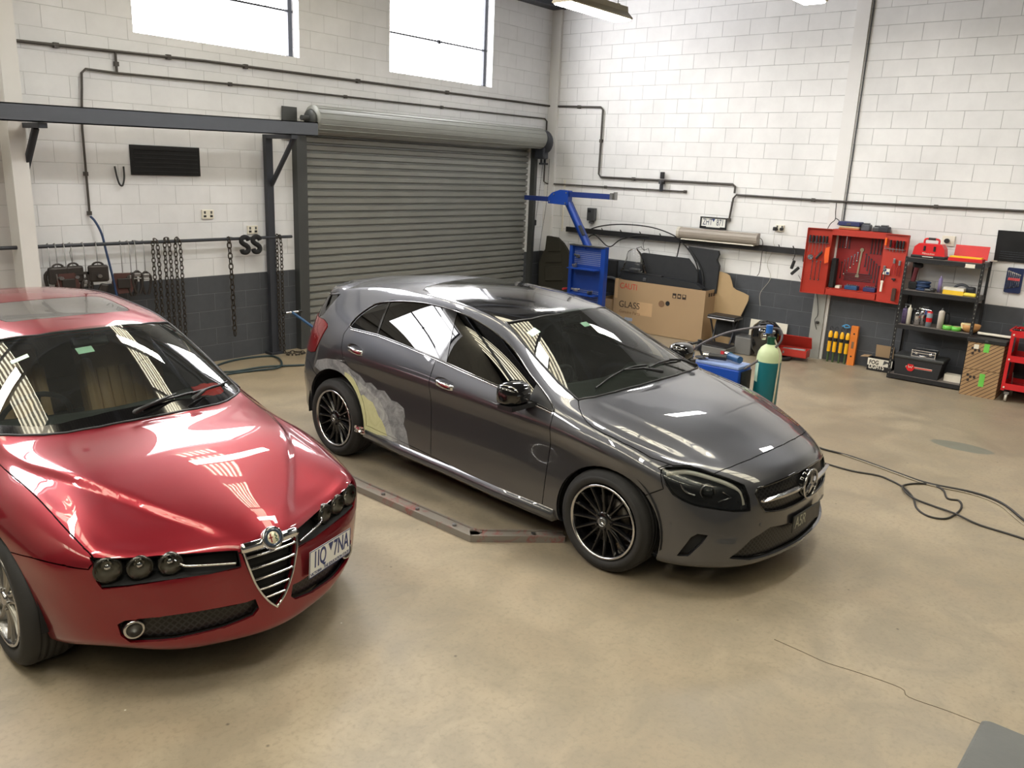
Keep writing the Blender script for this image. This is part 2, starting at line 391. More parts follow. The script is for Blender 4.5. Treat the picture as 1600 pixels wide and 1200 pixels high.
d2 = empty('added_door', (0, 0, 0)); d2['kind'] = 'structure'  # unseen shutter added to give the hatchback's side glass something dark to reflect
prof = []; z = .02
while z < 2.9: prof += [(z, -.005), (z + .008, .028), (z + .022, .028), (z + .03, -.005), (z + .034, -.012), (z + .086, -.020)]; z += pitch
b = MB(); n = len(prof); b.add([(-13.4, y + .06, zz) for zz, y in prof] + [(-9.1, y + .06, zz) for zz, y in prof], [(i, i + 1, n + i + 1, n + i) for i in range(n - 1)]); b.build('curtain', mat('charcoal shutter', (52, 54, 55), .5, .3), d2)
b = MB(); b.box((-9.1, -.02, 1.46), (.09, .08, 2.92)); b.box((-13.4, -.02, 1.46), (.09, .08, 2.92)); b.build('guide_rail', Mgd, d2)
# ================================================================ hanging lamps
Mh = mat('lamp housing', (134, 124, 100), .45, .3, var=.2)
def make_lamp():
    t = empty('high_bay_lamp')
    L, W = 1.27, .27
    b = MB(); prof = [(-W / 2, 0), (-W / 2 - .01, .012), (-.07, .085), (-.06, .15), (.06, .15), (.07, .085), (W / 2 + .01, .012), (W / 2, 0)]
    b.prism([(y, z) for y, z in prof], -L / 2, L / 2, 'YZ')
    for k in range(4): b.box((-.45 + k * .3, 0, .155), (.05, .10, .012))
    b.build('housing', Mh, t)
    b = MB(); b.prism([(-W / 2 + .01, -.004), (-W / 2 + .03, -.018), (W / 2 - .03, -.018), (W / 2 - .01, -.004)], -L / 2 + .015, L / 2 - .015, 'YZ'); b.build('diffuser', M['lamp_glow'], t)
    for s in (-1, 1):
        b = MB(); b.cyl((s * .5, 0, .15), (s * .5, 0, 1.62), .005, n=6); b.build('hanger', M['steel_dark'], t)
    return t
lamp0 = make_lamp(); first = True
for x in (-2.5, -6.7, -10.9):
    for y in (-2.52, -4.92, -7.3):
        o = lamp0 if first else copy_tree(lamp0); first = False
        o.location = (x, y, 4.16)
        if x == -2.5 and y == -2.52: tag(o, 'long hanging lamp with a bright white diffuser below the roof corner beam', 'lamp', 'hanging workshop lamps')
        elif x == -2.5 and y == -4.92: tag(o, 'hanging lamp showing only a bright sliver at the top edge of the photo', 'lamp', 'hanging workshop lamps')
        else: tag(o, 'hanging workshop lamp above the cars, seen as a reflection in the paint', 'lamp', 'hanging workshop lamps')
# ---------------------------------------------------------------- car body surfaces (half body, right side, w = distance from the centre plane)
# every column runs from the sill to the centre line: (x, w, z)
def side5(x, w, z):
    """five lower rows of a straight flank"""
    return [(x, a, b) for a, b in zip(w, z)]
GREY_COLS = [
 [(2.05,0,.17),(2.19,0,.19),(2.20,0,.30),(2.19,0,.42),(2.20,0,.55),(2.19,0,.66),(2.15,0,.725),(2.08,0,.76),(2.0,0,.80),(1.92,0,.83),(1.84,0,.855)],
 [(2.02,.25,.17),(2.16,.28,.19),(2.18,.28,.30),(2.17,.28,.42),(2.18,.28,.55),(2.16,.28,.655),(2.115,.28,.715),(2.05,.26,.755),(1.97,.22,.80),(1.86,.13,.85),(1.74,0,.89)],
 [(1.95,.50,.17),(2.09,.52,.19),(2.11,.53,.30),(2.10,.53,.42),(2.08,.52,.55),(2.05,.51,.65),(2.0,.50,.71),(1.93,.48,.76),(1.84,.40,.815),(1.72,.23,.88),(1.58,0,.93)],
 [(1.78,.66,.17),(1.93,.71,.19),(1.95,.72,.32),(1.93,.715,.44),(1.91,.70,.57),(1.88,.69,.66),(1.83,.67,.725),(1.76,.64,.785),(1.68,.53,.845),(1.58,.30,.915),(1.45,0,.95)],
 [(1.6,.74,.17),(1.70,.82,.19),(1.71,.835,.33),(1.70,.84,.46),(1.68,.83,.60),(1.65,.81,.71),(1.60,.785,.785),(1.56,.72,.835),(1.49,.58,.885),(1.42,.32,.94),(1.33,0,.96)],
 [(1.38,.78,.19),(1.38,.855,.22),(1.38,.87,.35),(1.38,.88,.50),(1.37,.88,.65),(1.36,.872,.765),(1.36,.845,.845),(1.31,.765,.895),(1.27,.60,.937),(1.23,.32,.968),(1.21,0,.978)],
 [(1.0,.79,.19),(.99,.855,.22),(.98,.87,.34),(.98,.885,.5),(.98,.885,.68),(.98,.87,.82),(.99,.838,.905),(.95,.785,.945),(.97,.705,.975),(1.09,.34,1.0),(1.115,0,1.005)],
 [(.62,.80,.20),(.62,.86,.24),(.62,.87,.34),(.62,.887,.52),(.62,.887,.69),(.62,.87,.84),(.62,.83,.945),(.64,.745,1.05),(.67,.658,1.098),(.79,.34,1.16),(.82,0,1.175)],
 [(.3,.80,.2),(.3,.86,.24),(.3,.87,.34),(.3,.887,.52),(.3,.887,.70),(.3,.87,.85),(.3,.828,.972),(.30,.66,1.225),(.31,.578,1.27),(.41,.32,1.345),(.43,0,1.36)],
 [(.0,.80,.2),(.0,.86,.24),(.0,.87,.34),(.0,.885,.52),(.0,.885,.70),(.0,.868,.86),(.0,.822,1.0),(.0,.645,1.29),(.0,.565,1.348),(.04,.30,1.405),(.05,0,1.417)],
 [(-.35,.80,.2),(-.35,.86,.24),(-.35,.87,.34),(-.35,.885,.52),(-.35,.885,.71),(-.35,.867,.875),(-.35,.815,1.035),(-.35,.645,1.335),(-.35,.56,1.39),(-.35,.3,1.44),(-.35,0,1.452)],
 [(-.75,.80,.2),(-.75,.86,.24),(-.75,.87,.35),(-.75,.885,.53),(-.75,.885,.72),(-.75,.866,.89),(-.75,.805,1.06),(-.75,.64,1.325),(-.76,.56,1.392),(-.78,.29,1.443),(-.78,0,1.453)],
 [(-1.05,.79,.2),(-1.08,.855,.25),(-1.1,.87,.36),(-1.1,.887,.54),(-1.1,.885,.73),(-1.1,.864,.90),(-1.12,.80,1.07),(-1.1,.675,1.25),(-1.15,.57,1.362),(-1.18,.3,1.418),(-1.18,0,1.428)],
 [(-1.35,.79,.22),(-1.38,.85,.27),(-1.4,.87,.38),(-1.4,.885,.54),(-1.4,.885,.73),(-1.4,.862,.90),(-1.4,.80,1.05),(-1.42,.71,1.18),(-1.47,.58,1.315),(-1.5,.3,1.378),(-1.5,0,1.388)],
 [(-1.65,.78,.24),(-1.7,.83,.3),(-1.69,.845,.42),(-1.69,.86,.56),(-1.69,.85,.74),(-1.69,.825,.90),(-1.69,.775,1.03),(-1.68,.70,1.15),(-1.72,.60,1.255),(-1.78,.3,1.32),(-1.8,0,1.33)],
 [(-1.85,.68,.25),(-1.93,.72,.3),(-1.95,.71,.42),(-1.97,.72,.56),(-1.95,.70,.74),(-1.91,.68,.88),(-1.88,.64,1.0),(-1.87,.62,1.10),(-1.85,.55,1.2),(-1.86,.3,1.27),(-1.87,0,1.28)],
 [(-1.95,.4,.25),(-2.03,.4,.3),(-2.06,.4,.42),(-2.08,.4,.57),(-2.05,.4,.75),(-2.02,.4,.88),(-1.99,.38,.97),(-1.96,.35,1.05),(-1.93,.3,1.13),(-1.91,.18,1.18),(-1.90,0,1.2)],
 [(-1.97,0,.25),(-2.05,0,.3),(-2.08,0,.42),(-2.1,0,.57),(-2.07,0,.75),(-2.04,0,.88),(-2.01,0,.97),(-1.98,0,1.04),(-1.96,0,1.08),(-1.945,0,1.11),(-1.93,0,1.13)]]
def _alfa_side(x, z6, w6):
    return [(x,.79,.20),(x,.855,.23),(x,.868,.34),(x,.882,.50),(x,.885,.66),(x,.872,.82),(x,w6,z6)]
RED_COLS = [
 [(2.15,0,.19),(2.27,0,.235),(2.285,0,.31),(2.285,0,.40),(2.28,0,.51),(2.27,0,.60),(2.25,0,.665),(2.20,0,.71),(2.12,0,.745),(2.03,0,.78),(1.92,0,.815)],
 [(2.10,.23,.19),(2.21,.24,.235),(2.22,.24,.31),(2.22,.24,.40),(2.215,.24,.51),(2.205,.24,.59),(2.19,.22,.65),(2.15,.21,.70),(2.06,.18,.745),(1.93,.10,.80),(1.78,0,.85)],
 [(2.02,.42,.20),(2.12,.44,.245),(2.13,.45,.32),(2.12,.46,.41),(2.12,.46,.52),(2.10,.46,.60),(2.08,.45,.66),(2.04,.41,.71),(1.95,.35,.76),(1.80,.21,.83),(1.62,0,.885)],
 [(1.85,.60,.22),(1.95,.645,.28),(1.97,.66,.34),(1.97,.67,.43),(1.98,.67,.54),(1.98,.67,.62),(1.99,.655,.685),(1.94,.61,.74),(1.85,.51,.795),(1.68,.29,.87),(1.48,0,.915)],
 [(1.65,.70,.20),(1.71,.745,.23),(1.73,.77,.32),(1.75,.785,.43),(1.765,.79,.55),(1.77,.785,.645),(1.765,.74,.71),(1.72,.68,.77),(1.64,.58,.84),(1.53,.34,.90),(1.40,0,.925)],
 [(1.36,.76,.19),(1.36,.81,.21),(1.36,.83,.32),(1.36,.845,.46),(1.36,.85,.60),(1.36,.84,.715),(1.38,.775,.79),(1.38,.695,.84),(1.35,.60,.885),(1.28,.34,.928),(1.22,0,.951)],
 [(.95,.78,.19),(.95,.84,.22),(.95,.855,.33),(.95,.87,.48),(.95,.873,.62),(.95,.865,.74),(.90,.805,.81),(.80,.75,.87),(.84,.675,.93),(1.06,.33,.966),(1.11,0,.973)],
 _alfa_side(.52,.88,.825)+[(.50,.69,1.035),(.51,.605,1.125),(.72,.33,1.165),(.78,0,1.175)],
 _alfa_side(.15,.93,.82)+[(.14,.64,1.20),(.20,.54,1.275),(.39,.30,1.325),(.44,0,1.335)],
 _alfa_side(-.15,.96,.815)+[(-.14,.605,1.265),(-.08,.53,1.325),(0,.29,1.38),(.02,0,1.392)],
 _alfa_side(-.5,.98,.815)+[(-.5,.60,1.295),(-.5,.515,1.352),(-.48,.28,1.405),(-.48,0,1.417)],
 _alfa_side(-.9,1.0,.81)+[(-.9,.61,1.28),(-.9,.52,1.345),(-.9,.28,1.39),(-.9,0,1.40)],
 _alfa_side(-1.2,1.0,.80)+[(-1.2,.62,1.2),(-1.25,.54,1.28),(-1.3,.28,1.33),(-1.32,0,1.34)],
 _alfa_side(-1.55,.98,.785)+[(-1.55,.66,1.08),(-1.6,.55,1.14),(-1.65,.3,1.18),(-1.67,0,1.19)],
 [(-1.85,.74,.22),(-1.88,.80,.26),(-1.9,.82,.38),(-1.9,.83,.52),(-1.9,.83,.66),(-1.9,.81,.82),(-1.9,.74,.95),(-1.9,.66,1.0),(-1.9,.55,1.02),(-1.92,.3,1.035),(-1.92,0,1.04)],
 [(-2.05,.65,.24),(-2.12,.70,.28),(-2.17,.71,.4),(-2.19,.72,.54),(-2.18,.71,.68),(-2.15,.69,.82),(-2.12,.65,.92),(-2.1,.58,.97),(-2.07,.48,.995),(-2.06,.28,1.01),(-2.06,0,1.015)],
 [(-2.15,.4,.24),(-2.22,.4,.28),(-2.27,.4,.4),(-2.29,.4,.54),(-2.28,.4,.68),(-2.26,.4,.80),(-2.23,.38,.89),(-2.2,.33,.94),(-2.17,.27,.965),(-2.15,.15,.98),(-2.14,0,.985)],
 [(-2.18,0,.24),(-2.25,0,.28),(-2.3,0,.4),(-2.32,0,.54),(-2.31,0,.68),(-2.29,0,.79),(-2.26,0,.87),(-2.24,0,.91),(-2.22,0,.94),(-2.2,0,.955),(-2.19,0,.96)]]

def edge_row(cols):
    """adds a row just inside the pillar line so that screen, roof and bonnet stay smooth right up to it"""
    out = []
    for c in cols:
        (x8, w8, z8), (x9, w9, z9), (x10, w10, z10) = c[8], c[9], c[10]
        if w8 < .3: out.append(list(c[:9]) + [((x8 * .6 + x9 * .4), (w8 * .6 + w9 * .4), (z8 * .6 + z9 * .4))] + list(c[9:])); continue
        w = w8 * .80 + w9 * .20; f = lambda a8, a9, a10: a10 + np.linalg.solve([[w8 ** 2, w8 ** 4], [w9 ** 2, w9 ** 4]], [a8 - a10, a9 - a10]) @ [w * w, w ** 4]
        out.append(list(c[:9]) + [(float(f(x8, x9, x10)), w, float(f(z8, z9, z10)))] + list(c[9:]))
    return out
def bspline_grid(cols, nu, nv, comp=3):
    """smooth surface through (nearly) the control columns; returns points [i][j]"""
    P = np.array(edge_row(cols), float)
    def ext(Q):
        a = Q[1] * [1, -1, 1]; b = Q[-2] * [1, -1, 1]
        Q = np.concatenate([a[None], Q, b[None]], 0)
        lo = 2 * Q[:, :1] - Q[:, 1:2]
        hi = Q[:, -2:-1] * [1, -1, 1]
        return np.concatenate([lo, Q, hi], 1)
    def ev(Q, t):
        n = Q.shape[0] - 2
        out = []
        for s in t:
            i = min(int(s), n - 2); f = s - i
            w = np.array([(1 - f) ** 3, 3 * f ** 3 - 6 * f * f + 4, -3 * f ** 3 + 3 * f * f + 3 * f + 1, f ** 3]) / 6
            out.append(np.tensordot(w, Q[i:i + 4], (0, 0)))
        return np.array(out)
    def evb(Q, tu, tv):
        A = ev(Q, tu)
        return ev(A.transpose(1, 0, 2), tv).transpose(1, 0, 2)
    I, J = P.shape[:2]
    Q = P.copy()
    for _ in range(comp):
        Q = Q + .8 * (P - evb(ext(Q), np.arange(I), np.arange(J)))
    tu = np.linspace(0, I - 1, (I - 1) * nu + 1); tv = np.linspace(0, J - 1, (J - 1) * nv + 1)
    S = evb(ext(Q), tu, tv)
    S[0, :, 1] = 0; S[-1, :, 1] = 0; S[:, -1, 1] = 0
    return S

def shoulder(cols, a, b):
    for k in range(a, b):
        c = cols[k]; x5, w5, z5 = c[5]
        f = 1 if a < k < b - 1 else .5
        c[5] = (x5, w5 + .018 * f, z5 - .015 * f); x4, w4, z4 = c[4]; c[4] = (x4, w4 - .016 * f, z4 + .035 * f); x3, w3, z3 = c[3]; c[3] = (x3, w3 - .014 * f, z3)
        x6, w6, z6 = c[6]; c[6] = (x6, w6, z6 - .004)
shoulder(GREY_COLS, 4, 14)
def refit(S, poly, zmin, deg, blend, extra=None):
    """irons the area inside a plan outline to one smooth surface, keeping its border"""
    S = S.copy(); x, w, z = S[..., 0], S[..., 1], S[..., 2]
    P = np.array(poly, float); ins = np.zeros(x.shape, bool); dist = np.full(x.shape, 9.0)
    for k in range(len(P)):
        (x0, w0), (x1, w1) = P[k - 1], P[k]
        hit = ((w0 > w) != (w1 > w)) & (x < (x1 - x0) * (w - w0) / (w1 - w0 + 1e-12) + x0); ins ^= hit
        if w0 <= 0 and w1 <= 0: continue
        d = np.array([x1 - x0, w1 - w0]); L = d @ d + 1e-12; t = np.clip(((x - x0) * d[0] + (w - w0) * d[1]) / L, 0, 1)
        dist = np.minimum(dist, np.hypot(x - x0 - t * d[0], w - w0 - t * d[1]))
    m = ins & (z > zmin); B = [(i, j) for i in range(deg + 1) for j in range(deg // 2 + 1) if i + 2 * j <= deg]
    xs = x - x[m].mean(); A = np.stack([xs ** i * w ** (2 * j) for i, j in B], -1); c = np.linalg.lstsq(A[m], z[m], rcond=None)[0]
    f = A @ c; 
    if extra is not None: f = f + extra(x, w)
    t = np.clip(dist / blend, 0, 1); t = t * t * (3 - 2 * t) * m
    S[..., 2] = z * (1 - t) + f * t
    return S
def red_step(x, w):
    """raised centre of the red bonnet: a step that runs in a V from the screen corners to the badge"""
    hx = [.70, .92, 1.215, 1.50, 1.66, 1.85, 1.955, 2.06, 2.15]; hw = [.68, .666, .622, .529, .462, .345, .275, .20, .15]
    hi = np.interp(x, hx, hw); wd = np.interp(x, [.8, 1.2, 1.6, 2.0], [.05, .045, .045, .05])
    t = np.clip((hi + wd - w) / wd, 0, 1); t = t * t * (3 - 2 * t)
    return (t - .5) * np.interp(x, [.85, 1.1, 1.5, 1.9, 2.1, 2.19], [0, .010, .020, .018, .010, 0])
def grey_step(x, w):
    hi = np.interp(x, [1.0, 1.2, 1.5, 1.8, 2.0], [.60, .60, .57, .51, .46]); t = np.clip((hi + .05 - w) / .05, 0, 1); t = t * t * (3 - 2 * t)
    lo = np.interp(x, [1.0, 1.2, 1.5, 1.8, 2.0], [.74, .75, .71, .62, .55]); q = np.clip((lo + .04 - w) / .04, 0, 1); q = q * q * (3 - 2 * q)
    return ((t - .6) * .009 + (q - .8) * .008) * np.interp(x, [1.0, 1.2, 1.8, 2.0], [0, 1, 1, 0])
RHOOD = [(1.10, -.05), (1.105, .12), (1.09, .26), (1.05, .40), (.93, .575), (.82, .68), (.95, .705), (1.25, .70), (1.62, .68), (1.97, .645), (2.07, .475), (2.21, .17), (2.245, -.05)]
GHOOD = [(1.115, -.05), (1.11, .22), (1.08, .45), (1.0, .70), (1.11, .80), (1.22, .84), (1.43, .83), (1.71, .74), (1.90, .605), (2.0, .30), (2.02, -.05)]
GROOF = [(.40, -.05), (.33, .42), (.23, .53), (-.4, .55), (-1.2, .55), (-1.5, .52), (-1.6, -.05)]
RROOF = [(.42, -.05), (.30, .43), (.2, .53), (-.5, .51), (-1.15, .51), (-1.25, -.05)]
def red_post(S): return refit(refit(S, RHOOD, .62, 6, .07, red_step), RROOF, 1.15, 5, .12)
def grey_post(S): return refit(refit(S, GHOOD, .62, 6, .09, grey_step), GROOF, 1.2, 5, .12)
# ---------------------------------------------------------------- cutting a car skin into panels
class Skin:
    """right half of a body surface; panels are cut out of it along outlines seen from a direction"""
    def __init__(s, cols, nu=8, nv=7, post=None):
        S = bspline_grid(cols, nu, nv)
        if post: S = post(S)
        S = S * [1, -1, 1]
        I, J = S.shape[:2]
        bm = bmesh.new(); V = [[bm.verts.new(S[i, j]) for j in range(J)] for i in range(I)]
        for i in range(I - 1):
            for j in range(J - 1):
                bm.faces.new((V[i][j], V[i][j + 1], V[i + 1][j + 1], V[i + 1][j]))
        bmesh.ops.remove_doubles(bm, verts=bm.verts[:], dist=1e-5)
        bmesh.ops.dissolve_degenerate(bm, dist=1e-5, edges=bm.edges[:])
        bmesh.ops.triangulate(bm, faces=[f for f in bm.faces if len(f.verts) > 4])
        bm.normal_update()
        # outward test on the flank
        f = min(bm.faces, key=lambda f: (f.calc_center_median() - Vector((0, -.88, .6))).length)
        if f.normal.y > 0: bmesh.ops.reverse_faces(bm, faces=bm.faces[:]); bm.normal_update()
        bm.verts.index_update()
        s.bm = bm; s.only = None
        # reference for smooth normals
        s.ref_v = [v.co.copy() for v in bm.verts]; s.ref_n = []
        for v in bm.verts:
            n = v.normal.copy()
            if abs(v.co.y) < 1e-5: n.y = 0; n.normalize()
            s.ref_n.append(n)
        s.ref_f = [[v.index for v in f.verts] for f in bm.faces]
        s.tree = BVHTree.FromPolygons(s.ref_v, s.ref_f)
    def normal(s, p):
        q = Vector((p[0], -abs(p[1]), p[2])); loc, n, i, d = s.tree.find_nearest(q)
        idx = s.ref_f[i]; w = [1 / ((s.ref_v[k] - loc).length + 1e-6) ** 1 for k in idx]
        # bilinear-like weights by inverse areas of opposite triangles
        if len(idx) == 4:
            a, b, c, e = (s.ref_v[k] for k in idx)
            u = ((loc - a).length_squared); 
            # project on the two edge directions
            e1 = ((b - a) + (c - e)) * .5; e2 = ((e - a) + (c - b)) * .5; r = loc - (a + b + c + e) * .25
            A = e1.dot(e1); B = e1.dot(e2); D = e2.dot(e2); det = A * D - B * B
            if abs(det) > 1e-14:
                p1 = r.dot(e1); p2 = r.dot(e2); uu = min(1, max(0, (p1 * D - p2 * B) / det + .5)); vv = min(1, max(0, (p2 * A - p1 * B) / det + .5))
                w = [(1 - uu) * (1 - vv), uu * (1 - vv), uu * vv, (1 - uu) * vv]
        n = Vector((0, 0, 0))
        for k, ww in zip(idx, w): n += s.ref_n[k] * ww
        return n.normalized()
    def hit(s, o, d):
        loc, n, i, dist = s.tree.ray_cast(Vector(o), Vector(d).normalized()); return loc
    @staticmethod
    def basis(view):
        d = Vector(view).normalized(); up = Vector((0, 0, 1)) if abs(d.z) < .9 else Vector((1, 0, 0))
        e1 = d.cross(up).normalized(); return e1, e1.cross(d), d
    def imprint(s, outline, view, closed=True, near=.12, facing=.12):
        """adds the outline's edges to the skin; outline is a list of 3-D points, only their projection along view matters"""
        e1, e2, d = s.basis(view); P = [Vector(p) for p in outline]; Q = [(p.dot(e1), p.dot(e2)) for p in P]
        lo = Vector([min(p[i] for p in P) - near for i in range(3)]); hi = Vector([max(p[i] for p in P) + near for i in range(3)])
        ax = max(range(3), key=lambda i: abs(d[i]))
        lo[ax] = -9; hi[ax] = 9
        def cand():
            out = []
            for f in s.bm.faces:
                if f.normal.dot(d) > -facing: continue
                c = f.calc_center_median()
                if all(lo[i] <= c[i] <= hi[i] for i in range(3)): out.append(f)
            return out
        F = set(cand()); n = len(Q)
        for k in range(n if closed else n - 1):
            a, b = Q[k], Q[(k + 1) % n]
            L = math.hypot(b[0] - a[0], b[1] - a[1])
            if L < 1e-6: continue
            tx, ty = (b[0] - a[0]) / L, (b[1] - a[1]) / L
            sel = []
            for f in F:
                if not f.is_valid: continue
                smin = 1e9; smax = -1e9; tmin = 1e9; tmax = -1e9
                for v in f.verts:
                    x = v.co.dot(e1) - a[0]; y = v.co.dot(e2) - a[1]
                    t = x * tx + y * ty; q = -x * ty + y * tx
                    smin = min(smin, q); smax = max(smax, q); tmin = min(tmin, t); tmax = max(tmax, t)
                if smin < -1e-6 and smax > 1e-6 and tmax > -1e-4 and tmin < L + 1e-4: sel.append(f)
            if not sel: continue
            nrm = (e1 * -ty + e2 * tx)
            geom = set(sel)
            for f in sel: geom.update(f.edges); geom.update(f.verts)
            co = e1 * a[0] + e2 * a[1]
            r = bmesh.ops.bisect_plane(s.bm, geom=list(geom), dist=1e-5, plane_co=co, plane_no=nrm)
            F = {f for f in F if f.is_valid}
            for g in r['geom']:
                if isinstance(g, bmesh.types.BMFace) and g.is_valid: F.add(g)
            for g in r['geom_cut']:
                if g.is_valid: F.update(f for f in g.link_faces)
    def classify(s, regions, default):
        """regions: (name, outline, view, extra test or None), first hit wins"""
        R = []
        for name, outline, view, test in regions:
            e1, e2, d = s.basis(view); R.append((name, [(Vector(p).dot(e1), Vector(p).dot(e2)) for p in outline], e1, e2, d, test))
        lay = s.bm.faces.layers.int.get('panel') or s.bm.faces.layers.int.new('panel')
        names = [default] + [r[0] for r in R]; uniq = []
        for q in names:
            if q not in uniq: uniq.append(q)
        s.names = uniq; s.bm.normal_update()
        for f in s.bm.faces:
            c = f.calc_center_median(); k = 0
            for name, Q, e1, e2, d, test in R:
                if f.normal.dot(d) > -.02 and 'bumper' not in name: continue
                if test and not test(c): continue
                if name in ('cowl', 'windscreen') and f.normal.z < .5: continue
                if inside((c.dot(e1), c.dot(e2)), Q): k = uniq.index(name); break
            f[lay] = k
        s.lay = lay
    def panel(s, name, m, parent, obname=None, side='both', gap=.003, lip=.016, offset=0.0, open_to=(), flat=False, pieces=False, fit=None):
        """builds a panel object: side both (joined over the centre plane), right or left; lip = depth of the turned edge"""
        k = s.names.index(name) if isinstance(name, str) else None
        ks = {k} if k is not None else {s.names.index(q) for q in name}
        soft = {s.names.index(q) for q in open_to if q in s.names}
        faces = [f for f in s.bm.faces if f[s.lay] in ks]
        if not faces: print('EMPTY PANEL', name); return None
        if pieces:
            todo = set(faces); out = []
            while todo:
                st = [todo.pop()]; isl = set(st)
                while st:
                    for e in st.pop().edges:
                        for g in e.link_faces:
                            if g in todo: todo.discard(g); isl.add(g); st.append(g)
                if sum(g.calc_area() for g in isl) < .0006: continue
                s.only = isl; out.append(s.panel(name, m, parent, obname, side, gap, lip, offset, open_to, flat, fit=fit)); s.only = None
            return out
        if s.only: faces = [f for f in faces if f in s.only]
        fitf = s.fitted(*fit) if fit else None
        verts = {}; co = []; nr = []; fs = []
        def border(e):
            fl = e.link_faces; ins = [f for f in fl if f[s.lay] in ks]
            if len(ins) != 1: return 0
            if len(fl) == 1: return 2 if max(abs(v.co.y) for v in e.verts) > 1e-4 else 0
            o = [f for f in fl if f[s.lay] not in ks][0]
            return 0 if o[s.lay] in soft else 1
        shift = {}
        edges = {e for f in faces for e in f.edges}
        bd = {e: border(e) for e in edges}
        for e, q in bd.items():
            if q == 1 and gap:
                f = [f for f in e.link_faces if f[s.lay] in ks][0]
                a, b = e.verts; t = (b.co - a.co).normalized(); n = f.normal
                inn = n.cross(t); c = f.calc_center_median()
                if inn.dot(c - a.co) < 0: inn = -inn
                for v in e.verts: shift.setdefault(v, []).append(inn)
        for f in faces:
            for v in f.verts:
                if v not in verts:
                    n = s.normal(v.co); p = v.co.copy()
                    if v in shift:
                        q = Vector((0, 0, 0))
                        for x in shift[v]: q += x
                        if q.length > 1e-6: p += q.normalized() * gap
                    if fitf: p, n = fitf(p, n)
                    if abs(v.co.y) < 1e-4: p.y = 0
                    verts[v] = len(co); co.append(p + n * offset); nr.append(n)
            fs.append([verts[v] for v in f.verts])
        nsurf = len(fs); 
        if lip:
            low = {}
            for e, q in bd.items():
                if not q: continue
                f = [f for f in e.link_faces if f[s.lay] in ks][0]
                vs = list(f.verts); i = vs.index(e.verts[0]); a, b = e.verts
                if vs[(i + 1) % len(vs)] is not b: a, b = b, a
                quad = []
                for v in (b, a):
                    co.append(co[verts[v]].copy()); nr.append(None); quad.append(len(co) - 1)
                for v in (a, b):
                    co.append(co[verts[v]] - s.normal(v.co) * lip); nr.append(None); quad.append(len(co) - 1)
                fs.append(quad)
        out = []
        def make(sgns, nm):
            C = []; F = []; N = []; SM = []
            for sg in sgns:
                o = len(C); C += [Vector((c.x, c.y * -sg, c.z)) if sg == 1 else c.copy() for c in co]
                for j, f in enumerate(fs):
                    F.append([i + o for i in (f if sg == -1 else f[::-1])]); SM.append(j < nsurf)
                N += [None if n is None else (Vector((n.x, -n.y, n.z)) if sg == 1 else n) for n in nr]
            # weld the centre line
            if len(sgns) == 2:
                key = {}; mp = []
                C2 = []; N2 = []
                for c, n in zip(C, N):
                    if n is not None and abs(c.y) < 1e-4:
                        kk = (round(c.x, 5), round(c.z, 5))
                        if kk in key: mp.append(key[kk]); continue
                        key[kk] = len(C2)
                    mp.append(len(C2)); C2.append(c); N2.append(n)
                F = [[mp[i] for i in f] for f in F]; C, N = C2, N2
            G = []
            S2 = []
            for f, sm in zip(F, SM):
                g = [i for j, i in enumerate(f) if i != f[j - 1]]
                if len(set(g)) >= 3 and len(set(g)) == len(g): G.append(g); S2.append(sm)
            me = bpy.data.meshes.new(nm); me.from_pydata(C, [], G)
            me.materials.append(m); me.polygons.foreach_set('use_smooth', S2); me.update()
            if not flat and len(me.loops) == sum(len(g) for g in G):
                me.normals_split_custom_set([tuple(N[l.vertex_index]) if N[l.vertex_index] is not None else (0, 0, 0) for l in me.loops])
            ob = bpy.data.objects.new(nm, me); COL.objects.link(ob); ob.parent = parent; return ob
        nm = obname or (name if isinstance(name, str) else name[0])
        if side == 'both': return make((-1, 1), nm)
        if side == 'right': return make((-1,), nm)
        if side == 'left': return make((1,), nm)
        return make((-1,), nm), make((1,), nm)
    def fitted(s, ax, names, deg=4):
        """one smooth polynomial surface through the given panels (ax 2: height over plan, ax 1: depth over side view)"""
        ks = {s.names.index(q) for q in names if q in s.names}; V = {v for f in s.bm.faces if f[s.lay] in ks for v in f.verts}
        A = np.array([tuple(v.co) for v in V]); x0 = A[:, 0].mean(); z0 = A[:, 2].mean()
        B = [(0, 0), (1, 0), (2, 0), (3, 0), (0, 1), (1, 1)] if ax == 2 else [(i, j) for i in range(deg + 1) for j in range(deg + 1) if i + j <= deg]
        def T(x, q): return [(x - x0) ** i * ((q * q) if ax == 2 else (q - z0)) ** j for i, j in B]
        q = A[:, 1] if ax == 2 else A[:, 2]
        c = np.linalg.lstsq(np.array(T(A[:, 0], q)).T, A[:, ax], rcond=None)[0]
        def g(x, q): return float(np.dot(c, T(x, q)))
        def fn(p, n):
            h = 1e-3; q = p.y if ax == 2 else p.z; v = g(p.x, q); dx = (g(p.x + h, q) - v) / h; dq = (g(p.x, q + h) - g(p.x, q - h)) / (2 * h)
            if ax == 2: P = Vector((p.x, p.y, v)); N = Vector((-dx, -dq, 1))
            else: P = Vector((p.x, v, p.z)); N = Vector((dx, -1, dq))
            N.normalize(); return P, (N if N.dot(n) > 0 else -N)
        return fn
    def trace(s, outline, view, closed=True, step=.03, off=.0):
        """outline dropped on the skin, as 3-D points (right side)"""
        P = [Vector(p) for p in outline]; d = Vector(view).normalized(); out = []
        n = len(P)
        for k in range(n if closed else n - 1):
            a, b = P[k], P[(k + 1) % n]; m = max(1, int((b - a).length / step))
            for j in range(m):
                p = a.lerp(b, j / m); h = s.hit(p - d * 3, d)
                if h is not None: out.append(h + s.normal(h) * off)
        if not closed:
            h = s.hit(P[-1] - d * 3, d)
            if h is not None: out.append(h + s.normal(h) * off)
        return out
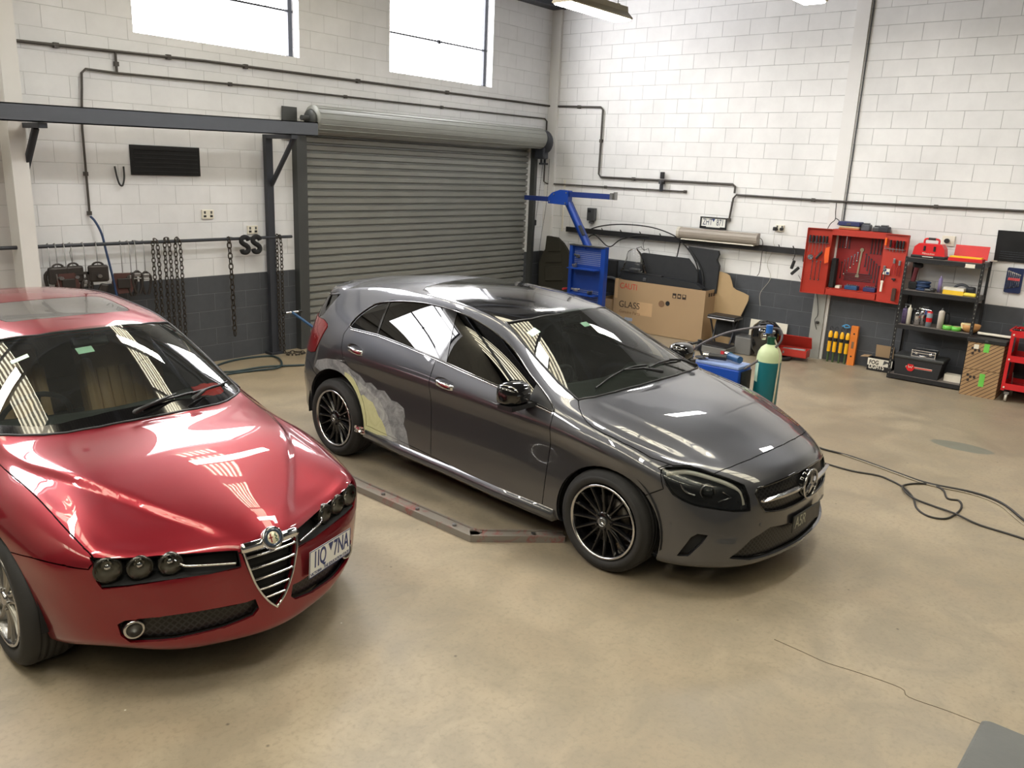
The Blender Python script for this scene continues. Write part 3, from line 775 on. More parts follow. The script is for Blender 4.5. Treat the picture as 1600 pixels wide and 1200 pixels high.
def inside(p, Q):
    x, y = p; c = False; j = len(Q) - 1
    for i in range(len(Q)):
        xi, yi = Q[i]; xj, yj = Q[j]
        if (yi > y) != (yj > y) and x < (xj - xi) * (y - yi) / (yj - yi) + xi: c = not c
        j = i
    return c
def dense(P, k=4, closed=True):
    return smooth_path([Vector(p) for p in P], k, closed)
def both(b, fn):
    """runs a builder for the right (-1) and left (+1) side"""
    for sg in (-1, 1): fn(b, sg)
def carpaint(name, rgb, flake=.35, metal=.5, dust=.0, rough=.3, coat=1.0, crough=.02, ior=1.72):
    t = NT(name); b = t.b; c = lin(rgb); co = t.co()
    n1 = t.noise(2.2, 5, .6, co, .5); n2 = t.noise(900, 1, .5, co)
    col = t.mix(t.math('MULTIPLY', n2, flake), c, tuple(min(1, v * 1.6 + (.01 if c[2] > .05 else 0)) for v in c))
    d = t.math('MULTIPLY', t.ramp(n1, (.3, .2), (.75, 1.)), dust)
    col = t.mix(d, col, lin((176, 168, 158)))
    t.l(col, b.inputs['Base Color']); b.inputs['Metallic'].default_value = metal; b.inputs['Roughness'].default_value = rough
    b.inputs['Coat Weight'].default_value = coat; b.inputs['Coat IOR'].default_value = ior
    t.l(t.ramp(n1, (.3, crough), (.75, crough + dust * .06)), b.inputs['Coat Roughness'])
    return t
M['glass_clear'] = glassmat('windscreen glass', (.72, .79, .74), ior=1.6, dust=.02)
M['glass_dark'] = glassmat('privacy glass', (.025, .028, .03), ior=1.7)
M['glass_lamp'] = glassmat('lamp cover', (.88, .9, .92), ior=1.5)
M['silver'] = mat('silver trim', (196, 196, 198), .22, 1, var=.04)
M['gloss_black'] = mat('gloss black', (14, 14, 15), .12, coat=1, var=.05)
def tyre_mat():
    t = NT('tyre rubber'); q = t.n('SeparateXYZ'); t.l(t.co(), q.inputs[0]); a = t.math('ARCTAN2', q.outputs[0], q.outputs[2])
    r_ = t.math('SQRT', t.math('ADD', t.math('MULTIPLY', q.outputs[0], q.outputs[0]), t.math('MULTIPLY', q.outputs[2], q.outputs[2])))
    w_ = t.math('MULTIPLY', t.math('GREATER_THAN', t.math('SINE', t.math('MULTIPLY', a, 62.0)), -.6), 1.0)
    h = t.math('MULTIPLY', w_, t.math('GREATER_THAN', r_, .302)); t.b.inputs['Roughness'].default_value = .7
    t.l(t.mix(t.noise(6, 4, .6, t.co()), lin((30, 30, 31)), lin((44, 43, 42))), t.b.inputs['Base Color']); t.bump(h, .9, .006); return t.m
M['tyre'] = tyre_mat()
M['liner'] = mat('arch liner', (20, 20, 21), .9)
M['disc'] = mat('brake disc', (110, 104, 98), .4, .9)

def make_wheel(parent, x, y, r, rim_r, width, kind, side, turn=0.0):
    """wheel whose outer face looks towards side (-1 right, +1 left); centre of the outer face at (x, y, r)"""
    h = bpy.data.objects.new('wheel', None); COL.objects.link(h); h.parent = parent
    h.location = (x, y, r); h.rotation_euler = (0, 0, turn); h.empty_display_size = .1
    s = side; w = width
    # tyre, profile given as (radius, distance inwards from the outer face)
    b = MB(); R = r
    prof = [(rim_r - .012, .035), (rim_r + .004, .008), (rim_r + .02, -.006), (rim_r + .05, -.010), (R - .035, -.004), (R - .012, .012), (R - .003, .03), (R, .05)]
    for k in range(4):
        g = .05 + (w - .10) * (k + .5) / 4; prof += [(R, g - .012), (R - .007, g - .009), (R - .007, g - .003), (R, g)]
    prof += [(R, w - .05), (R - .012, w - .012), (R - .05, w), (rim_r, w), (rim_r - .012, w - .03)]
    b.lathe([(q, -d * s) for q, d in prof], (0, 0, 0), 'Y', 72)
    b.build('tyre', M['tyre'], h)
    rimm = M['rim_black'] if kind == 'black' else M['rim_silver']
    b = MB(); lip = [(rim_r, .0), (rim_r - .004, -.006), (rim_r - .012, -.004), (rim_r - .016, .006)]
    b.lathe([(q, -d * s) for q, d in lip], (0, 0, 0), 'Y', 72); b.build('rim_edge', M['silver'], h)
    b = MB(); bar = [(rim_r - .014, .004), (rim_r - .022, .02), (rim_r - .03, .06), (rim_r - .03, w - .02), (rim_r - .01, w - .01)]
    b.lathe([(q, -d * s) for q, d in bar], (0, 0, 0), 'Y', 72); 
    b.build('rim_barrel', rimm, h)
    b = MB()
    n = 16 if kind == 'black' else 14
    for k in range(n):
        a = 2 * PI * (k + .25) / n
        if kind != 'black': a += (-.07 if k % 2 else .07)
        c, e = math.cos(a), math.sin(a); tx, tz = -e, c
        r0, r1 = .045, rim_r - .012; w0, w1 = (.014, .0105) if kind == 'black' else (.015, .0095)
        d0, d1 = (.020, .006) if kind == 'black' else (.012, .004)
        pts = []
        for rr, ww, dd in ((r0, w0, d0), ((r0 + r1) / 2, w0 * .8, (d0 + d1) / 2 + .006), (r1, w1, d1)):
            for sg, dep in ((-1, .012), (-.35, 0), (.35, 0), (1, .012)):
                pts.append((c * rr + tx * ww * sg, -(dd + dep) * s, e * rr + tz * ww * sg))
            for sg in (1, -1): pts.append((c * rr + tx * ww * sg, -(dd + .035) * s, e * rr + tz * ww * sg))
        fs = []
        for q in range(2):
            for j in range(6): fs.append((q * 6 + j, q * 6 + (j + 1) % 6, (q + 1) * 6 + (j + 1) % 6, (q + 1) * 6 + j))
        b.add(pts, fs)
    b.build('spokes', rimm, h)
    b = MB(); b.lathe([(0, -.010 * s), (.03, -.012 * s), (.05, -.016 * s), (.062, -.024 * s), (.066, -.05 * s)], (0, 0, 0), 'Y', 32)
    for k in range(5):
        a = 2 * PI * k / 5; b.cyl((.052 * math.cos(a), -.018 * s, .052 * math.sin(a)), (.052 * math.cos(a), -.004 * s, .052 * math.sin(a)), .007, n=8)
    hub = b.build('hub', rimm, h)
    b = MB(); b.lathe([(0, .0), (.026, .0), (.031, -.004 * s), (.032, -.012 * s)], (0, 0, 0), 'Y', 32)
    cap = b.build('hub_cap', M['cap'] if kind == 'black' else M['silver'], h)
    if kind == 'black': star(.024, .0022, 'Y', s).build('star_emblem', M['silver'], cap)
    b = MB(); b.lathe([(.06, -.07 * s), (.15, -.07 * s), (.15, -.085 * s), (.06, -.085 * s)], (0, 0, 0), 'Y', 40); b.build('brake_disc', M['disc'], h)
    return h
def star(R, t, axis='X', s=1):
    """three pointed star inside a ring, facing +axis*s"""
    b = MB(); P = []
    for k in range(3):
        a = PI / 2 + k * 2 * PI / 3; a1 = a + PI / 3; 
        P.append((math.cos(a) * R * .93, math.sin(a) * R * .93)); P.append((math.cos(a1) * R * .17, math.sin(a1) * R * .17))
    vs = []; n = 48
    def T(u, v, d):
        return (d * s, u * s if s > 0 else u * s, v) if axis == 'X' else (u * s * 1, d * s, v)
    pts = [T(u, v, t * .3) for u, v in P] + [T(0, 0, t * 2.4)] + [T(u, v, -t) for u, v in P]
    fs = [(i, (i + 1) % 6, 6) for i in range(6)] + [(i, (i + 1) % 6, 7 + (i + 1) % 6, 7 + i) for i in range(6)]
    b.add(pts, fs)
    ring = [T(math.cos(2 * PI * k / n) * R, math.sin(2 * PI * k / n) * R, 0) for k in range(n)]
    b.tube(ring, R * .075, 8, closed=True); return b
M['rim_black'] = mat('black alloy', (20, 20, 22), .22, .4, coat=.6)
M['rim_silver'] = mat('silver alloy', (150, 148, 144), .3, .9)
M['cap'] = mat('grey hub cap', (90, 92, 94), .35, .6)
# ================================================================ grey hatchback
GR = empty('hatchback_car', (-6.3303, -4.8671, 0), -1.61882,
           'dark grey five-door hatchback with black wheels and yellow filler patch behind its rear door', 'car')
SIDE, TOP, FRONT = (0, 1, 0), (0, 0, -1), (-1, 0, 0)
def S3(pts, y=-.9): return [(x, y, z) for x, z in pts]
def T3(pts, z=2): return [(x, y, z) for x, y in pts]
def F3(pts, x=3): return [(x, y, z) for y, z in pts]
gs = Skin(GREY_COLS, 8, 8, grey_post)
dlo_top = [(-1.235, 1.085), (-1.21, 1.14), (-1.15, 1.21), (-1.06, 1.27), (-.93, 1.302), (-.757, 1.328), (-.553, 1.345), (-.366, 1.347), (-.22, 1.337), (-.066, 1.316), (.11, 1.278), (.253, 1.236), (.388, 1.184), (.514, 1.117), (.617, 1.058), (.772, .985), (.86, .942), (.915, .905)]
dlo_bot = [(.90, .896), (.434, .955), (.11, .987), (-.197, 1.022), (-.5, 1.050), (-.866, 1.073), (-1.20, 1.070)]
DLO = S3([tuple(p)[0:2] for p in [(v.x, v.z) for v in dense(S3(dlo_top), 2, False)]] + dlo_bot)
bp_f = [(-.205, 1.40), (-.075, .98), (-.205, .98), (-.345, 1.40)]
cdiv = [(-.94, 1.36), (-.92, 1.36), (-.855, 1.0), (-.875, 1.0)]
mirror_tri = [(.70, 1.06), (.98, .95), (.98, .85), (.70, .85)]
rear_cut = [(-1.235, 1.085), (-1.262, 1.02), (-1.235, .93), (-1.19, .85), (-1.13, .77), (-1.02, .64), (-.955, .54), (-.925, .45), (-.915, .355)]
mid_cut = [(-.19, 1.06), (-.187, .86), (-.18, .715), (-.172, .54), (-.172, .305)]
front_cut = [(.915, .905), (.925, .84), (.922, .69), (.905, .53), (.89, .37), (.88, .255)]
sill_line = [(.88, .262), (.61, .268), (.26, .285), (-.172, .32), (-.40, .335), (-.915, .36)]
def arc(cx, cz, rx, rz, n=28, a0=-.35, a1=PI + .35): return [(cx + rx * math.cos(a0 + (a1 - a0) * i / n), cz + rz * math.sin(a0 + (a1 - a0) * i / n)) for i in range(n + 1)]
arch_f = S3(arc(1.365, .315, .365, .345) + [(1.02, -.1), (1.71, -.1)]); arch_r = S3(arc(-1.325, .33, .375, .395) + [(-1.68, -.1), (-.96, -.1)])
roof_flank = [(-1.235, 1.085)]
rear_door = S3([mid_cut[0], (-.2, 1.345), (-.9, 1.32), (-1.15, 1.22)] + rear_cut[0:] + sill_line[3:][::-1][0:1] + sill_line[3:5][::-1] + mid_cut[::-1][:-1])
front_door = S3([mid_cut[0], (-.2, 1.345), (.2, 1.25), (.6, 1.06)] + front_cut + sill_line[0:4] + mid_cut[::-1][:-1])
# windscreen and bonnet, seen from above
ws = [(.995, -.712), (.90, -.697), (.812, -.688), (.70, -.664), (.577, -.641), (.40, -.605), (.30, -.578), (.215, -.553), (.24, -.54), (.33, -.42), (.395, -.22), (.405, 0), (.405, .05), (1.12, .05), (1.118, 0), (1.112, -.22), (1.08, -.45), (1.04, -.62)]
hood = [(.995, -.712), (1.04, -.62), (1.08, -.45), (1.112, -.22), (1.118, 0), (1.118, .05), (2.022, .05), (2.022, 0), (2.012, -.18), (1.985, -.35), (1.945, -.50), (1.903, -.605), (1.84, -.655), (1.79, -.675), (1.714, -.742), (1.60, -.795), (1.432, -.833), (1.30, -.845), (1.214, -.843), (1.16, -.832), (1.107, -.811), (1.05, -.77)]
pano = [(.215, -.553), (.24, -.54), (.33, -.42), (.395, -.22), (.405, 0), (.405, .05), (-.75, .05), (-.75, 0), (-.74, -.42), (-.70, -.50), (-.40, -.545), (.0, -.558), (.15, -.56)]
ws2 = ws; ws, hood, pano = T3(ws), T3(hood), T3(pano)
# head lamp seen from front right
HV = (-.62, .75, -.22)
headl = [(1.672, -.796, .722), (1.688, -.775, .738), (1.78, -.689, .752), (1.84, -.65, .742), (1.896, -.611, .722), (1.97, -.56, .70), (2.040, -.507, .667), (2.075, -.50, .60), (2.093, -.506, .529), (2.04, -.58, .528), (1.967, -.658, .540), (1.88, -.73, .552), (1.813, -.772, .575), (1.76, -.79, .60), (1.724, -.801, .645)]
grille = F3([(.05, .688), (0, .688), (-.16, .686), (-.32, .668), (-.446, .648), (-.465, .62), (-.45, .56), (-.415, .508), (-.3, .493), (-.17, .487), (0, .487), (.05, .487)])
intake = F3([(.05, .355), (-.10, .355), (-.14, .375), (-.36, .405), (-.50, .36), (-.615, .262), (-.50, .238), (-.357, .233), (-.107, .236), (.05, .236)])
vent = [(1.827, -.793, .253), (1.885, -.760, .373), (1.911, -.740, .395), (1.954, -.708, .392), (1.93, -.73, .34), (1.88, -.768, .262)]
tail = S3([(-1.60, 1.075), (-1.53, 1.055), (-1.508, 1.035), (-1.525, .985), (-1.56, .89), (-1.60, .82), (-1.68, .80), (-2.2, .80), (-2.2, 1.08)])
bumper = S3([(1.655, .73), (1.672, .722), (1.708, .625), (1.60, .555), (1.5, .45), (1.5, 0), (3, 0), (3, .9), (1.90, .9), (1.714, .76)])
rbump = S3([(-1.50, .60), (-1.62, .66), (-1.72, .72), (-2.3, .76), (-2.3, .05), (-1.3, .05)])
rglass = S3([(-1.60, 1.27), (-1.74, 1.245), (-2.2, 1.24), (-2.2, 1.0), (-1.86, 1.02), (-1.66, 1.10)])
spoil = S3([(-1.60, 1.27), (-1.74, 1.245), (-2.2, 1.22), (-2.2, 1.6), (-1.58, 1.6)])
# sanded and filled area
sand = S3([(-1.60, .70), (-1.56, .76), (-1.42, .80), (-1.28, .815), (-1.163, .80), (-1.10, .77), (-1.0, .745), (-.93, .70), (-.86, .715), (-.78, .675), (-.70, .685), (-.62, .63), (-.55, .63), (-.475, .60), (-.46, .54), (-.475, .48), (-.44, .43), (-.42, .355), (-.40, .30), (-1.2, .30), (-1.2, .60)])
sand2 = S3([(-1.16, .765), (-1.08, .72), (-.98, .68), (-.90, .66), (-.82, .62), (-.76, .60), (-.70, .54), (-.66, .50), (-.63, .43), (-.60, .37), (-.52, .34), (-.64, .30), (-1.0, .30), (-1.1, .55)])
fill = S3([(-1.19, .735), (-1.135, .725), (-1.08, .70), (-1.03, .65), (-.985, .585), (-.955, .60), (-.90, .575), (-.84, .565), (-.80, .52), (-.765, .47), (-.73, .45), (-.69, .40), (-.665, .34), (-.90, .30), (-1.2, .30)])
hatch_cut = S3([(-1.60, .66), (-1.64, .80), (-1.655, .895)])
for o, v in ((DLO, SIDE), (S3(bp_f), SIDE), (S3(cdiv), SIDE), (S3(mirror_tri), SIDE), (rear_door, SIDE), (front_door, SIDE), (arch_f, SIDE), (arch_r, SIDE), (tail, SIDE), (bumper, SIDE), (rbump, SIDE), (rglass, SIDE), (spoil, SIDE), (sand, SIDE), (sand2, SIDE), (fill, SIDE),
             (ws, TOP), (hood, TOP), (pano, TOP), (headl, HV), (grille, FRONT), (intake, FRONT), (vent, HV)):
    gs.imprint(o, v)
fwd = lambda c: c.x > 1.4
isr = lambda c: c.z > .85
gs.classify([
    ('arch', arch_f, SIDE, lambda c: c.y < -.5 and c.x > .5), ('arch', arch_r, SIDE, lambda c: c.y < -.5 and c.x < -.5),
    ('pillar_trim', [p for p in S3(bp_f)], SIDE, lambda c: inside((c.x, c.z), [(p[0], p[2]) for p in DLO])),
    ('window_divider', S3(cdiv), SIDE, lambda c: inside((c.x, c.z), [(p[0], p[2]) for p in DLO])),
    ('mirror_base', S3(mirror_tri), SIDE, lambda c: inside((c.x, c.z), [(p[0], p[2]) for p in DLO])),
    ('quarter_window', [p for p in S3([(-1.4, 1.5), (-.95, 1.5), (-.86, 1.0), (-1.4, 1.0)])], SIDE, lambda c: inside((c.x, c.z), [(p[0], p[2]) for p in DLO])),
    ('rear_door_window', S3([(-.95, 1.5), (-.275, 1.5), (-.275, .9), (-.95, .9)]), SIDE, lambda c: inside((c.x, c.z), [(p[0], p[2]) for p in DLO])),
    ('front_door_window', DLO, SIDE, None),
    ('windscreen', ws, TOP, isr), ('head_lamp', headl, HV, fwd), ('bonnet', hood, TOP, lambda c: c.z > .6),
    ('roof_glass', pano, TOP, isr),
    ('grille', grille, FRONT, fwd), ('intake', intake, FRONT, fwd), ('vent', vent, HV, fwd),
    ('tail_lamp', tail, SIDE, lambda c: c.x < -1.2), ('rear_window', rglass, SIDE, lambda c: c.x < -1.5), 
    ('filler_door', fill, SIDE, lambda c: c.y < 0 and inside((c.x, c.z), [(p[0], p[2]) for p in rear_door])), ('filler_quarter', fill, SIDE, None),
    ('sanded2_door', sand2, SIDE, lambda c: inside((c.x, c.z), [(p[0], p[2]) for p in rear_door])), ('sanded2_quarter', sand2, SIDE, None),
    ('sanded_door', sand, SIDE, lambda c: inside((c.x, c.z), [(p[0], p[2]) for p in rear_door])), ('sanded_quarter', sand, SIDE, None),
    ('rear_door', rear_door, SIDE, None), ('front_door', front_door, SIDE, None),
    ('bumper', bumper, SIDE, None), ('rear_bumper', rbump, SIDE, None)], 'body')
_pt = carpaint('dark grey metallic paint', (74, 75, 80), flake=.5, metal=.8, rough=.42)
M['grey'] = _pt.m
def sanded(name, a, b_, rough=.6):
    t = NT(name); n = t.noise(9, 6, .7, t.co(), 1.5); t.l(t.ramp(n, (.35, lin(a)), (.65, lin(b_))), t.b.inputs['Base Color']); t.b.inputs['Roughness'].default_value = rough; return t.m
M['sand'] = sanded('sanded paint', (96, 98, 102), (150, 152, 154)); M['sand2'] = sanded('primer haze', (126, 128, 130), (172, 174, 172), .7); M['fill'] = sanded('body filler', (182, 182, 136), (196, 196, 152), .8)
G = M['grey']
gbody = gs.panel('body', G, GR, 'body_shell', open_to=('sanded_quarter', 'sanded2_quarter', 'filler_quarter'))
gs.panel('bonnet', G, GR, 'bonnet'); gs.panel('bumper', G, GR, 'front_bumper', open_to=('arch',)); gs.panel('rear_bumper', G, GR, 'rear_bumper')
# the filled side is the right one; the far side stays in paint
rd = gs.panel('rear_door', G, GR, 'rear_door', 'right', open_to=('sanded_door', 'sanded2_door', 'filler_door'))
for q, mm, nm in (('sanded_door', 'sand', 'sanded_patch'), ('sanded2_door', 'sand2', 'primer_patch'), ('filler_door', 'fill', 'filler_patch')):
    o = gs.panel(q, M[mm], rd, nm, 'right', open_to=('rear_door', 'sanded_door', 'sanded2_door', 'filler_door'), pieces=True)
    for o_ in o: o_['label'] = {'sand': 'dull sanded paint', 'sand2': 'light grey primer haze', 'fill': 'pale yellow body filler'}[mm]
for q, mm, nm in (('sanded_quarter', 'sand', 'sanded_patch'), ('sanded2_quarter', 'sand2', 'primer_patch'), ('filler_quarter', 'fill', 'filler_patch')):
    o = gs.panel(q, M[mm], gbody, nm, 'right', open_to=('body', 'sanded_quarter', 'sanded2_quarter', 'filler_quarter'), pieces=True)
    for o_ in o: o_['label'] = {'sand': 'dull sanded paint', 'sand2': 'light grey primer haze', 'fill': 'pale yellow body filler'}[mm]
gs.panel(['rear_door', 'sanded_door', 'sanded2_door', 'filler_door'], G, GR, 'rear_door', 'left')
gs.panel(['sanded_quarter', 'sanded2_quarter', 'filler_quarter'], G, gbody, 'quarter_panel', 'left', open_to=('body',), pieces=True)
fdr, fdl = gs.panel('front_door', G, GR, 'front_door', 'each')
DF = (1, ['quarter_window', 'rear_door_window', 'front_door_window', 'pillar_trim', 'window_divider'], 4)
for q, nm, off in (('rear_door_window', 'rear_door_window', -.003), ('quarter_window', 'quarter_window', -.003), ('front_door_window', 'front_door_window', -.003)):
    gs.panel(q, M['glass_dark'], GR, nm, 'each', gap=0, lip=0, offset=off, fit=DF)
gs.panel('pillar_trim', M['gloss_black'], GR, 'pillar_trim', 'each', gap=0, lip=.012, offset=.0005, fit=DF)
gs.panel('window_divider', M['gloss_black'], GR, 'window_divider', 'each', gap=0, lip=.012, offset=.0005, fit=DF)
gs.panel('mirror_base', M['black'], GR, 'mirror_mount', 'each', gap=0, lip=.01, offset=.001)
gs.panel('windscreen', M['glass_clear'], GR, 'windscreen', gap=0, lip=0, offset=-.003, fit=(2, ['windscreen'], 4))
gs.panel('rear_window', M['glass_dark'], GR, 'rear_window', gap=0.002, lip=0, offset=-.003)
gs.panel('roof_glass', M['gloss_black'], GR, 'roof_panel', gap=.002, lip=.01)
# spoiler overhang
b = MB(); 
sp_o = [(-1.60, 0, 1.378), (-1.60, .30, 1.366), (-1.57, .50, 1.338), (-1.55, .585, 1.302)]
sp_e = [(-1.86, 0, 1.345), (-1.85, .30, 1.336), (-1.81, .50, 1.308), (-1.75, .60, 1.268)]
sp_o = [(x, y, gs.hit((x, -y, 3), (0, 0, -1)).z) for x, y, z in sp_o]; sp_m = [(a[0] * .6 + b_[0] * .4, a[1] * .6 + b_[1] * .4, a[2] * .6 + b_[2] * .4 + .006) for a, b_ in zip(sp_o, sp_e)]
L = [(x, -y, z) for x, y, z in sp_o[::-1]] + [(x, y, z) for x, y, z in sp_o[1:]]; E_ = [(x, -y, z) for x, y, z in sp_e[::-1]] + [(x, y, z) for x, y, z in sp_e[1:]]
n = len(L); Mm = [(x, -y, z) for x, y, z in sp_m[::-1]] + [(x, y, z) for x, y, z in sp_m[1:]]
vs = [(x, y, z - .001) for x, y, z in L] + Mm + E_ + [(x - .01, y, z - .022) for x, y, z in E_] + [(x - .1, y, z - .075) for x, y, z in L]
b.add(vs, [(k * n + i, k * n + i + 1, (k + 1) * n + i + 1, (k + 1) * n + i) for k in range(4) for i in range(n - 1)] + [(0, n, 2 * n, 3 * n, 4 * n), (n - 1, 2 * n - 1, 3 * n - 1, 4 * n - 1, 5 * n - 1)], 0, True); b.build('spoiler', G, GR)
b = MB(); b.tube([(x - .004, y, z - .018) for x, y, z in E_], .005, 6, round_=4); b.build('spoiler_edge', M['silver'], GR)
# lamps
def recess(skin, name, m, parent, nm, off, side='both', lip=0): return skin.panel(name, m, parent, nm, side, gap=0, lip=lip, offset=off, flat=off < -.02)
M['drl'] = mat('white light guide', (226, 222, 206), .25)
M['lamp_dark'] = mat('lamp housing inside', (70, 72, 74), .25, .85)
M['red_lens'] = mat('red lens', (112, 12, 18), .12, coat=1, var=.25, scale=30)
hr, hl = gs.panel('head_lamp', M['glass_lamp'], GR, 'head_lamp', 'each', gap=.001, lip=.0, offset=.001)
for ho, sd in ((hr, 'right'), (hl, 'left')):
    sg = -1 if sd == 'right' else 1
    gs.panel('head_lamp', M['lamp_dark'], ho, 'housing', sd, gap=.001, lip=0, offset=-.03)
    b = MB()   # light guide that runs along the upper edge and turns down at the inner end
    g = [(1.70, .775, .705), (1.78, .70, .722), (1.87, .635, .705), (1.97, .565, .672), (2.025, .52, .63), (2.055, .515, .56)]
    b.tube([(x - .012, sg * (y - .012), z - .012) for x, y, z in g], .014, 8, round_=6); b.build('light_guide', M['drl'], ho)
    b = MB(); b.lathe([(0, .012), (.02, .008), (.032, -.004), (.038, -.02)], (0, 0, 0), 'X', 24); o = b.build('projector_lens', M['glass_lamp'], ho); o.location = (1.915, sg * .665, .622); o.rotation_euler = (0, 0, sg * .75)
    b = MB(); b.lathe([(.037, 0), (.043, .004), (.046, -.01), (.044, -.05), (.0, -.055)], (0, 0, 0), 'X', 24); o = b.build('reflector', M['silver'], ho); o.location = (1.90, sg * .655, .622); o.rotation_euler = (0, 0, sg * .75)
    b = MB(); b.tube([(1.765, sg * .745, .675), (1.80, sg * .735, .62), (1.85, sg * .705, .60)], .008, 6, round_=5); b.tube([(1.97, sg * .62, .635), (2.005, sg * .575, .60), (1.96, sg * .64, .575)], .006, 6); b.build('bezel', M['silver'], ho)
gs.panel('tail_lamp', M['red_lens'], GR, 'tail_lamp', 'each', gap=.001, lip=.01, offset=.006)
# grille, intakes
def mesh_mat(name, a, b_, sc, holes=.35):
    t = NT(name); c = t.co(); s_ = t.n('SeparateXYZ'); t.l(c, s_.inputs[0])
    u = t.math('MULTIPLY', t.math('ADD', s_.outputs[1], s_.outputs[2]), sc); v = t.math('MULTIPLY', t.math('SUBTRACT', s_.outputs[1], s_.outputs[2]), sc)
    fu = t.math('ABSOLUTE', t.math('SUBTRACT', t.math('FRACT', u), .5)); fv = t.math('ABSOLUTE', t.math('SUBTRACT', t.math('FRACT', v), .5))
    f = t.math('LESS_THAN', t.math('MAXIMUM', fu, fv), holes)
    t.l(t.mix(f, lin(a), lin(b_)), t.b.inputs['Base Color']); t.b.inputs['Roughness'].default_value = .35; t.bump(f, .8, .004); return t.m
M['mesh'] = mesh_mat('diamond mesh', (44, 44, 46), (6, 6, 7), 34)
g = gs.panel('grille', M['mesh'], GR, 'grille', gap=0, lip=0, offset=-.022)
bumper_o = [o for o in GR.children if o.name.startswith('front_bumper')][0]
b = MB(); tr = gs.trace(grille[1:-1], FRONT, False, .03, -.004)
full = [(p.x, -abs(p.y), p.z) for p in tr] + [(p.x, abs(p.y), p.z) for p in tr[::-1]]
b.tube(full, .008, 6, closed=True); b.build('grille_surround', M['gloss_black'], g)
b = MB()
def barpt(y, dz): 
    a = abs(y); return (2.205 - .28 * a * a - .02 * a, y, .592 - .02 * a + dz)
for sg in (-1, 1):
    L = [(.07, .010), (.15, .013), (.28, .012), (.40, .009), (.452, .006)]
    vs = []
    for y, hh in L:
        x, yy, z = barpt(sg * y, 0); vs += [(x - .012, yy, z + hh), (x + .006, yy, z + hh * .2), (x + .004, yy, z - hh), (x - .014, yy, z - hh)]
    b.add(vs, [(k * 4 + j, k * 4 + (j + 1) % 4, k * 4 + 4 + (j + 1) % 4, k * 4 + 4 + j) for k in range(len(L) - 1) for j in range(4)] + [(0, 1, 2, 3), (len(vs) - 4, len(vs) - 3, len(vs) - 2, len(vs) - 1)])
b.build('grille_bar', M['silver'], g)
b = MB(); b.lathe([(0, .0), (.07, .0), (.082, -.006), (.085, -.03)], (2.205, 0, .595), 'X', 32); eb = b.build('emblem_base', M['gloss_black'], g)
o = star(.088, .0045, 'X', 1).build('star_emblem', M['silver'], g); o.location = (2.214, 0, .595)
for q, nm in (('intake', 'lower_intake'), ('vent', 'side_vent')): gs.panel(q, M['mesh'] if q == 'intake' else M['blacksoft'], bumper_o, nm, 'both' if q == 'intake' else 'each', gap=0, lip=0, offset=-.03)
b = MB(); b.lathe([(0, 0), (.018, 0), (.020, -.003)], (2.098, 0, .742), 'Z', 20); o = b.build('bonnet_badge', M['silver'], bumper_o); 
b = MB(); b.tube([(2.185, .12, .228), (2.205, 0, .228), (2.185, -.12, .228), (2.15, -.30, .226), (2.10, -.42, .226)], .006, 6, round_=4); b.build('lip_strip', M['silver'], bumper_o)
for x, y, z in ((1.774, -.813, .429), (2.12, -.44, .44)):
    h = gs.hit((x + .5, y - .5, z), (-.5, .5, 0)) if x < 2 else gs.hit((3, y, z), (-1, 0, 0))
    if h is not None:
        nn = gs.normal(h); b = MB(); b.cyl(h - nn * .002, h + nn * .002, .010, n=16); b.build('parking_sensor', M['cap'], bumper_o)
# number plate: dark plate, pale characters
pl = MB(); pl.box((2.204, .03, .372), (.008, .372, .104), bev=.003); plo = pl.build('number_plate', mat('dark plate', (44, 46, 46), .4), bumper_o)
text("lettering", "A5R", .10, frame((2.2095, -.06, .374), (0, 1, 0), (0, 0, 1)), mat('worn plate lettering', (176, 176, 160), .5), plo, sx=.85)
# wing mirrors
def mirror(side):
    s_ = side; t = bpy.data.objects.new('wing_mirror', None); COL.objects.link(t); t.parent = GR; t.location = (.70, s_ * .97, .985); t.empty_display_size = .05
    rings = []; N = 20
    for k, (dx, ry, rz, oz) in enumerate([(.085, .015, .010, .0), (.075, .062, .040, 0), (.05, .092, .058, .003), (.015, .108, .068, .004), (-.025, .112, .072, .004), (-.055, .108, .070, .003), (-.06, .10, .064, .003)]):
        rings.append([(dx, (abs(math.cos(a)) ** .55) * math.copysign(1, math.cos(a)) * ry, oz + (abs(math.sin(a)) ** .55) * math.copysign(1, math.sin(a)) * rz) for a in (2 * PI * i / N for i in range(N))])
    b = MB(); vs = [v for r_ in rings for v in r_]
    b.add(vs, [(k * N + i, k * N + (i + 1) % N, (k + 1) * N + (i + 1) % N, (k + 1) * N + i) for k in range(len(rings) - 1) for i in range(N)] + [tuple(range(N))], 0, True); b.build('mirror_cap', M['gloss_black'], t)
    b = MB(); b.add([(-.056, y, z) for _, y, z in rings[-1]], [tuple(range(N))]); b.build('mirror_glass', M['chrome'], t)
    b = MB(); b.prism([(.07, -.055), (.07, -.085), (-.05, -.085), (-.05, -.06)], -.09 if s_ > 0 else -.10, .12 if s_ < 0 else .10, 'XZ')
    b.add([(.07, -s_ * .10, -.05), (.07, -s_ * .17, -.07), (-.04, -s_ * .17, -.07), (-.04, -s_ * .10, -.05), (.07, -s_ * .10, -.085), (.07, -s_ * .17, -.10), (-.04, -s_ * .17, -.10), (-.04, -s_ * .10, -.085)], [(0, 1, 2, 3), (4, 5, 6, 7), (0, 1, 5, 4), (2, 3, 7, 6), (1, 2, 6, 5)])
    b.build('mirror_arm', M['black'], t)
    b = MB(); b.tube([(.078, y * 1.02, .012 - .01 * abs(y)) for y in (-.06, -.03, 0, .03, .06)], .003, 6); b.build('indicator_strip', M['cap'], t)
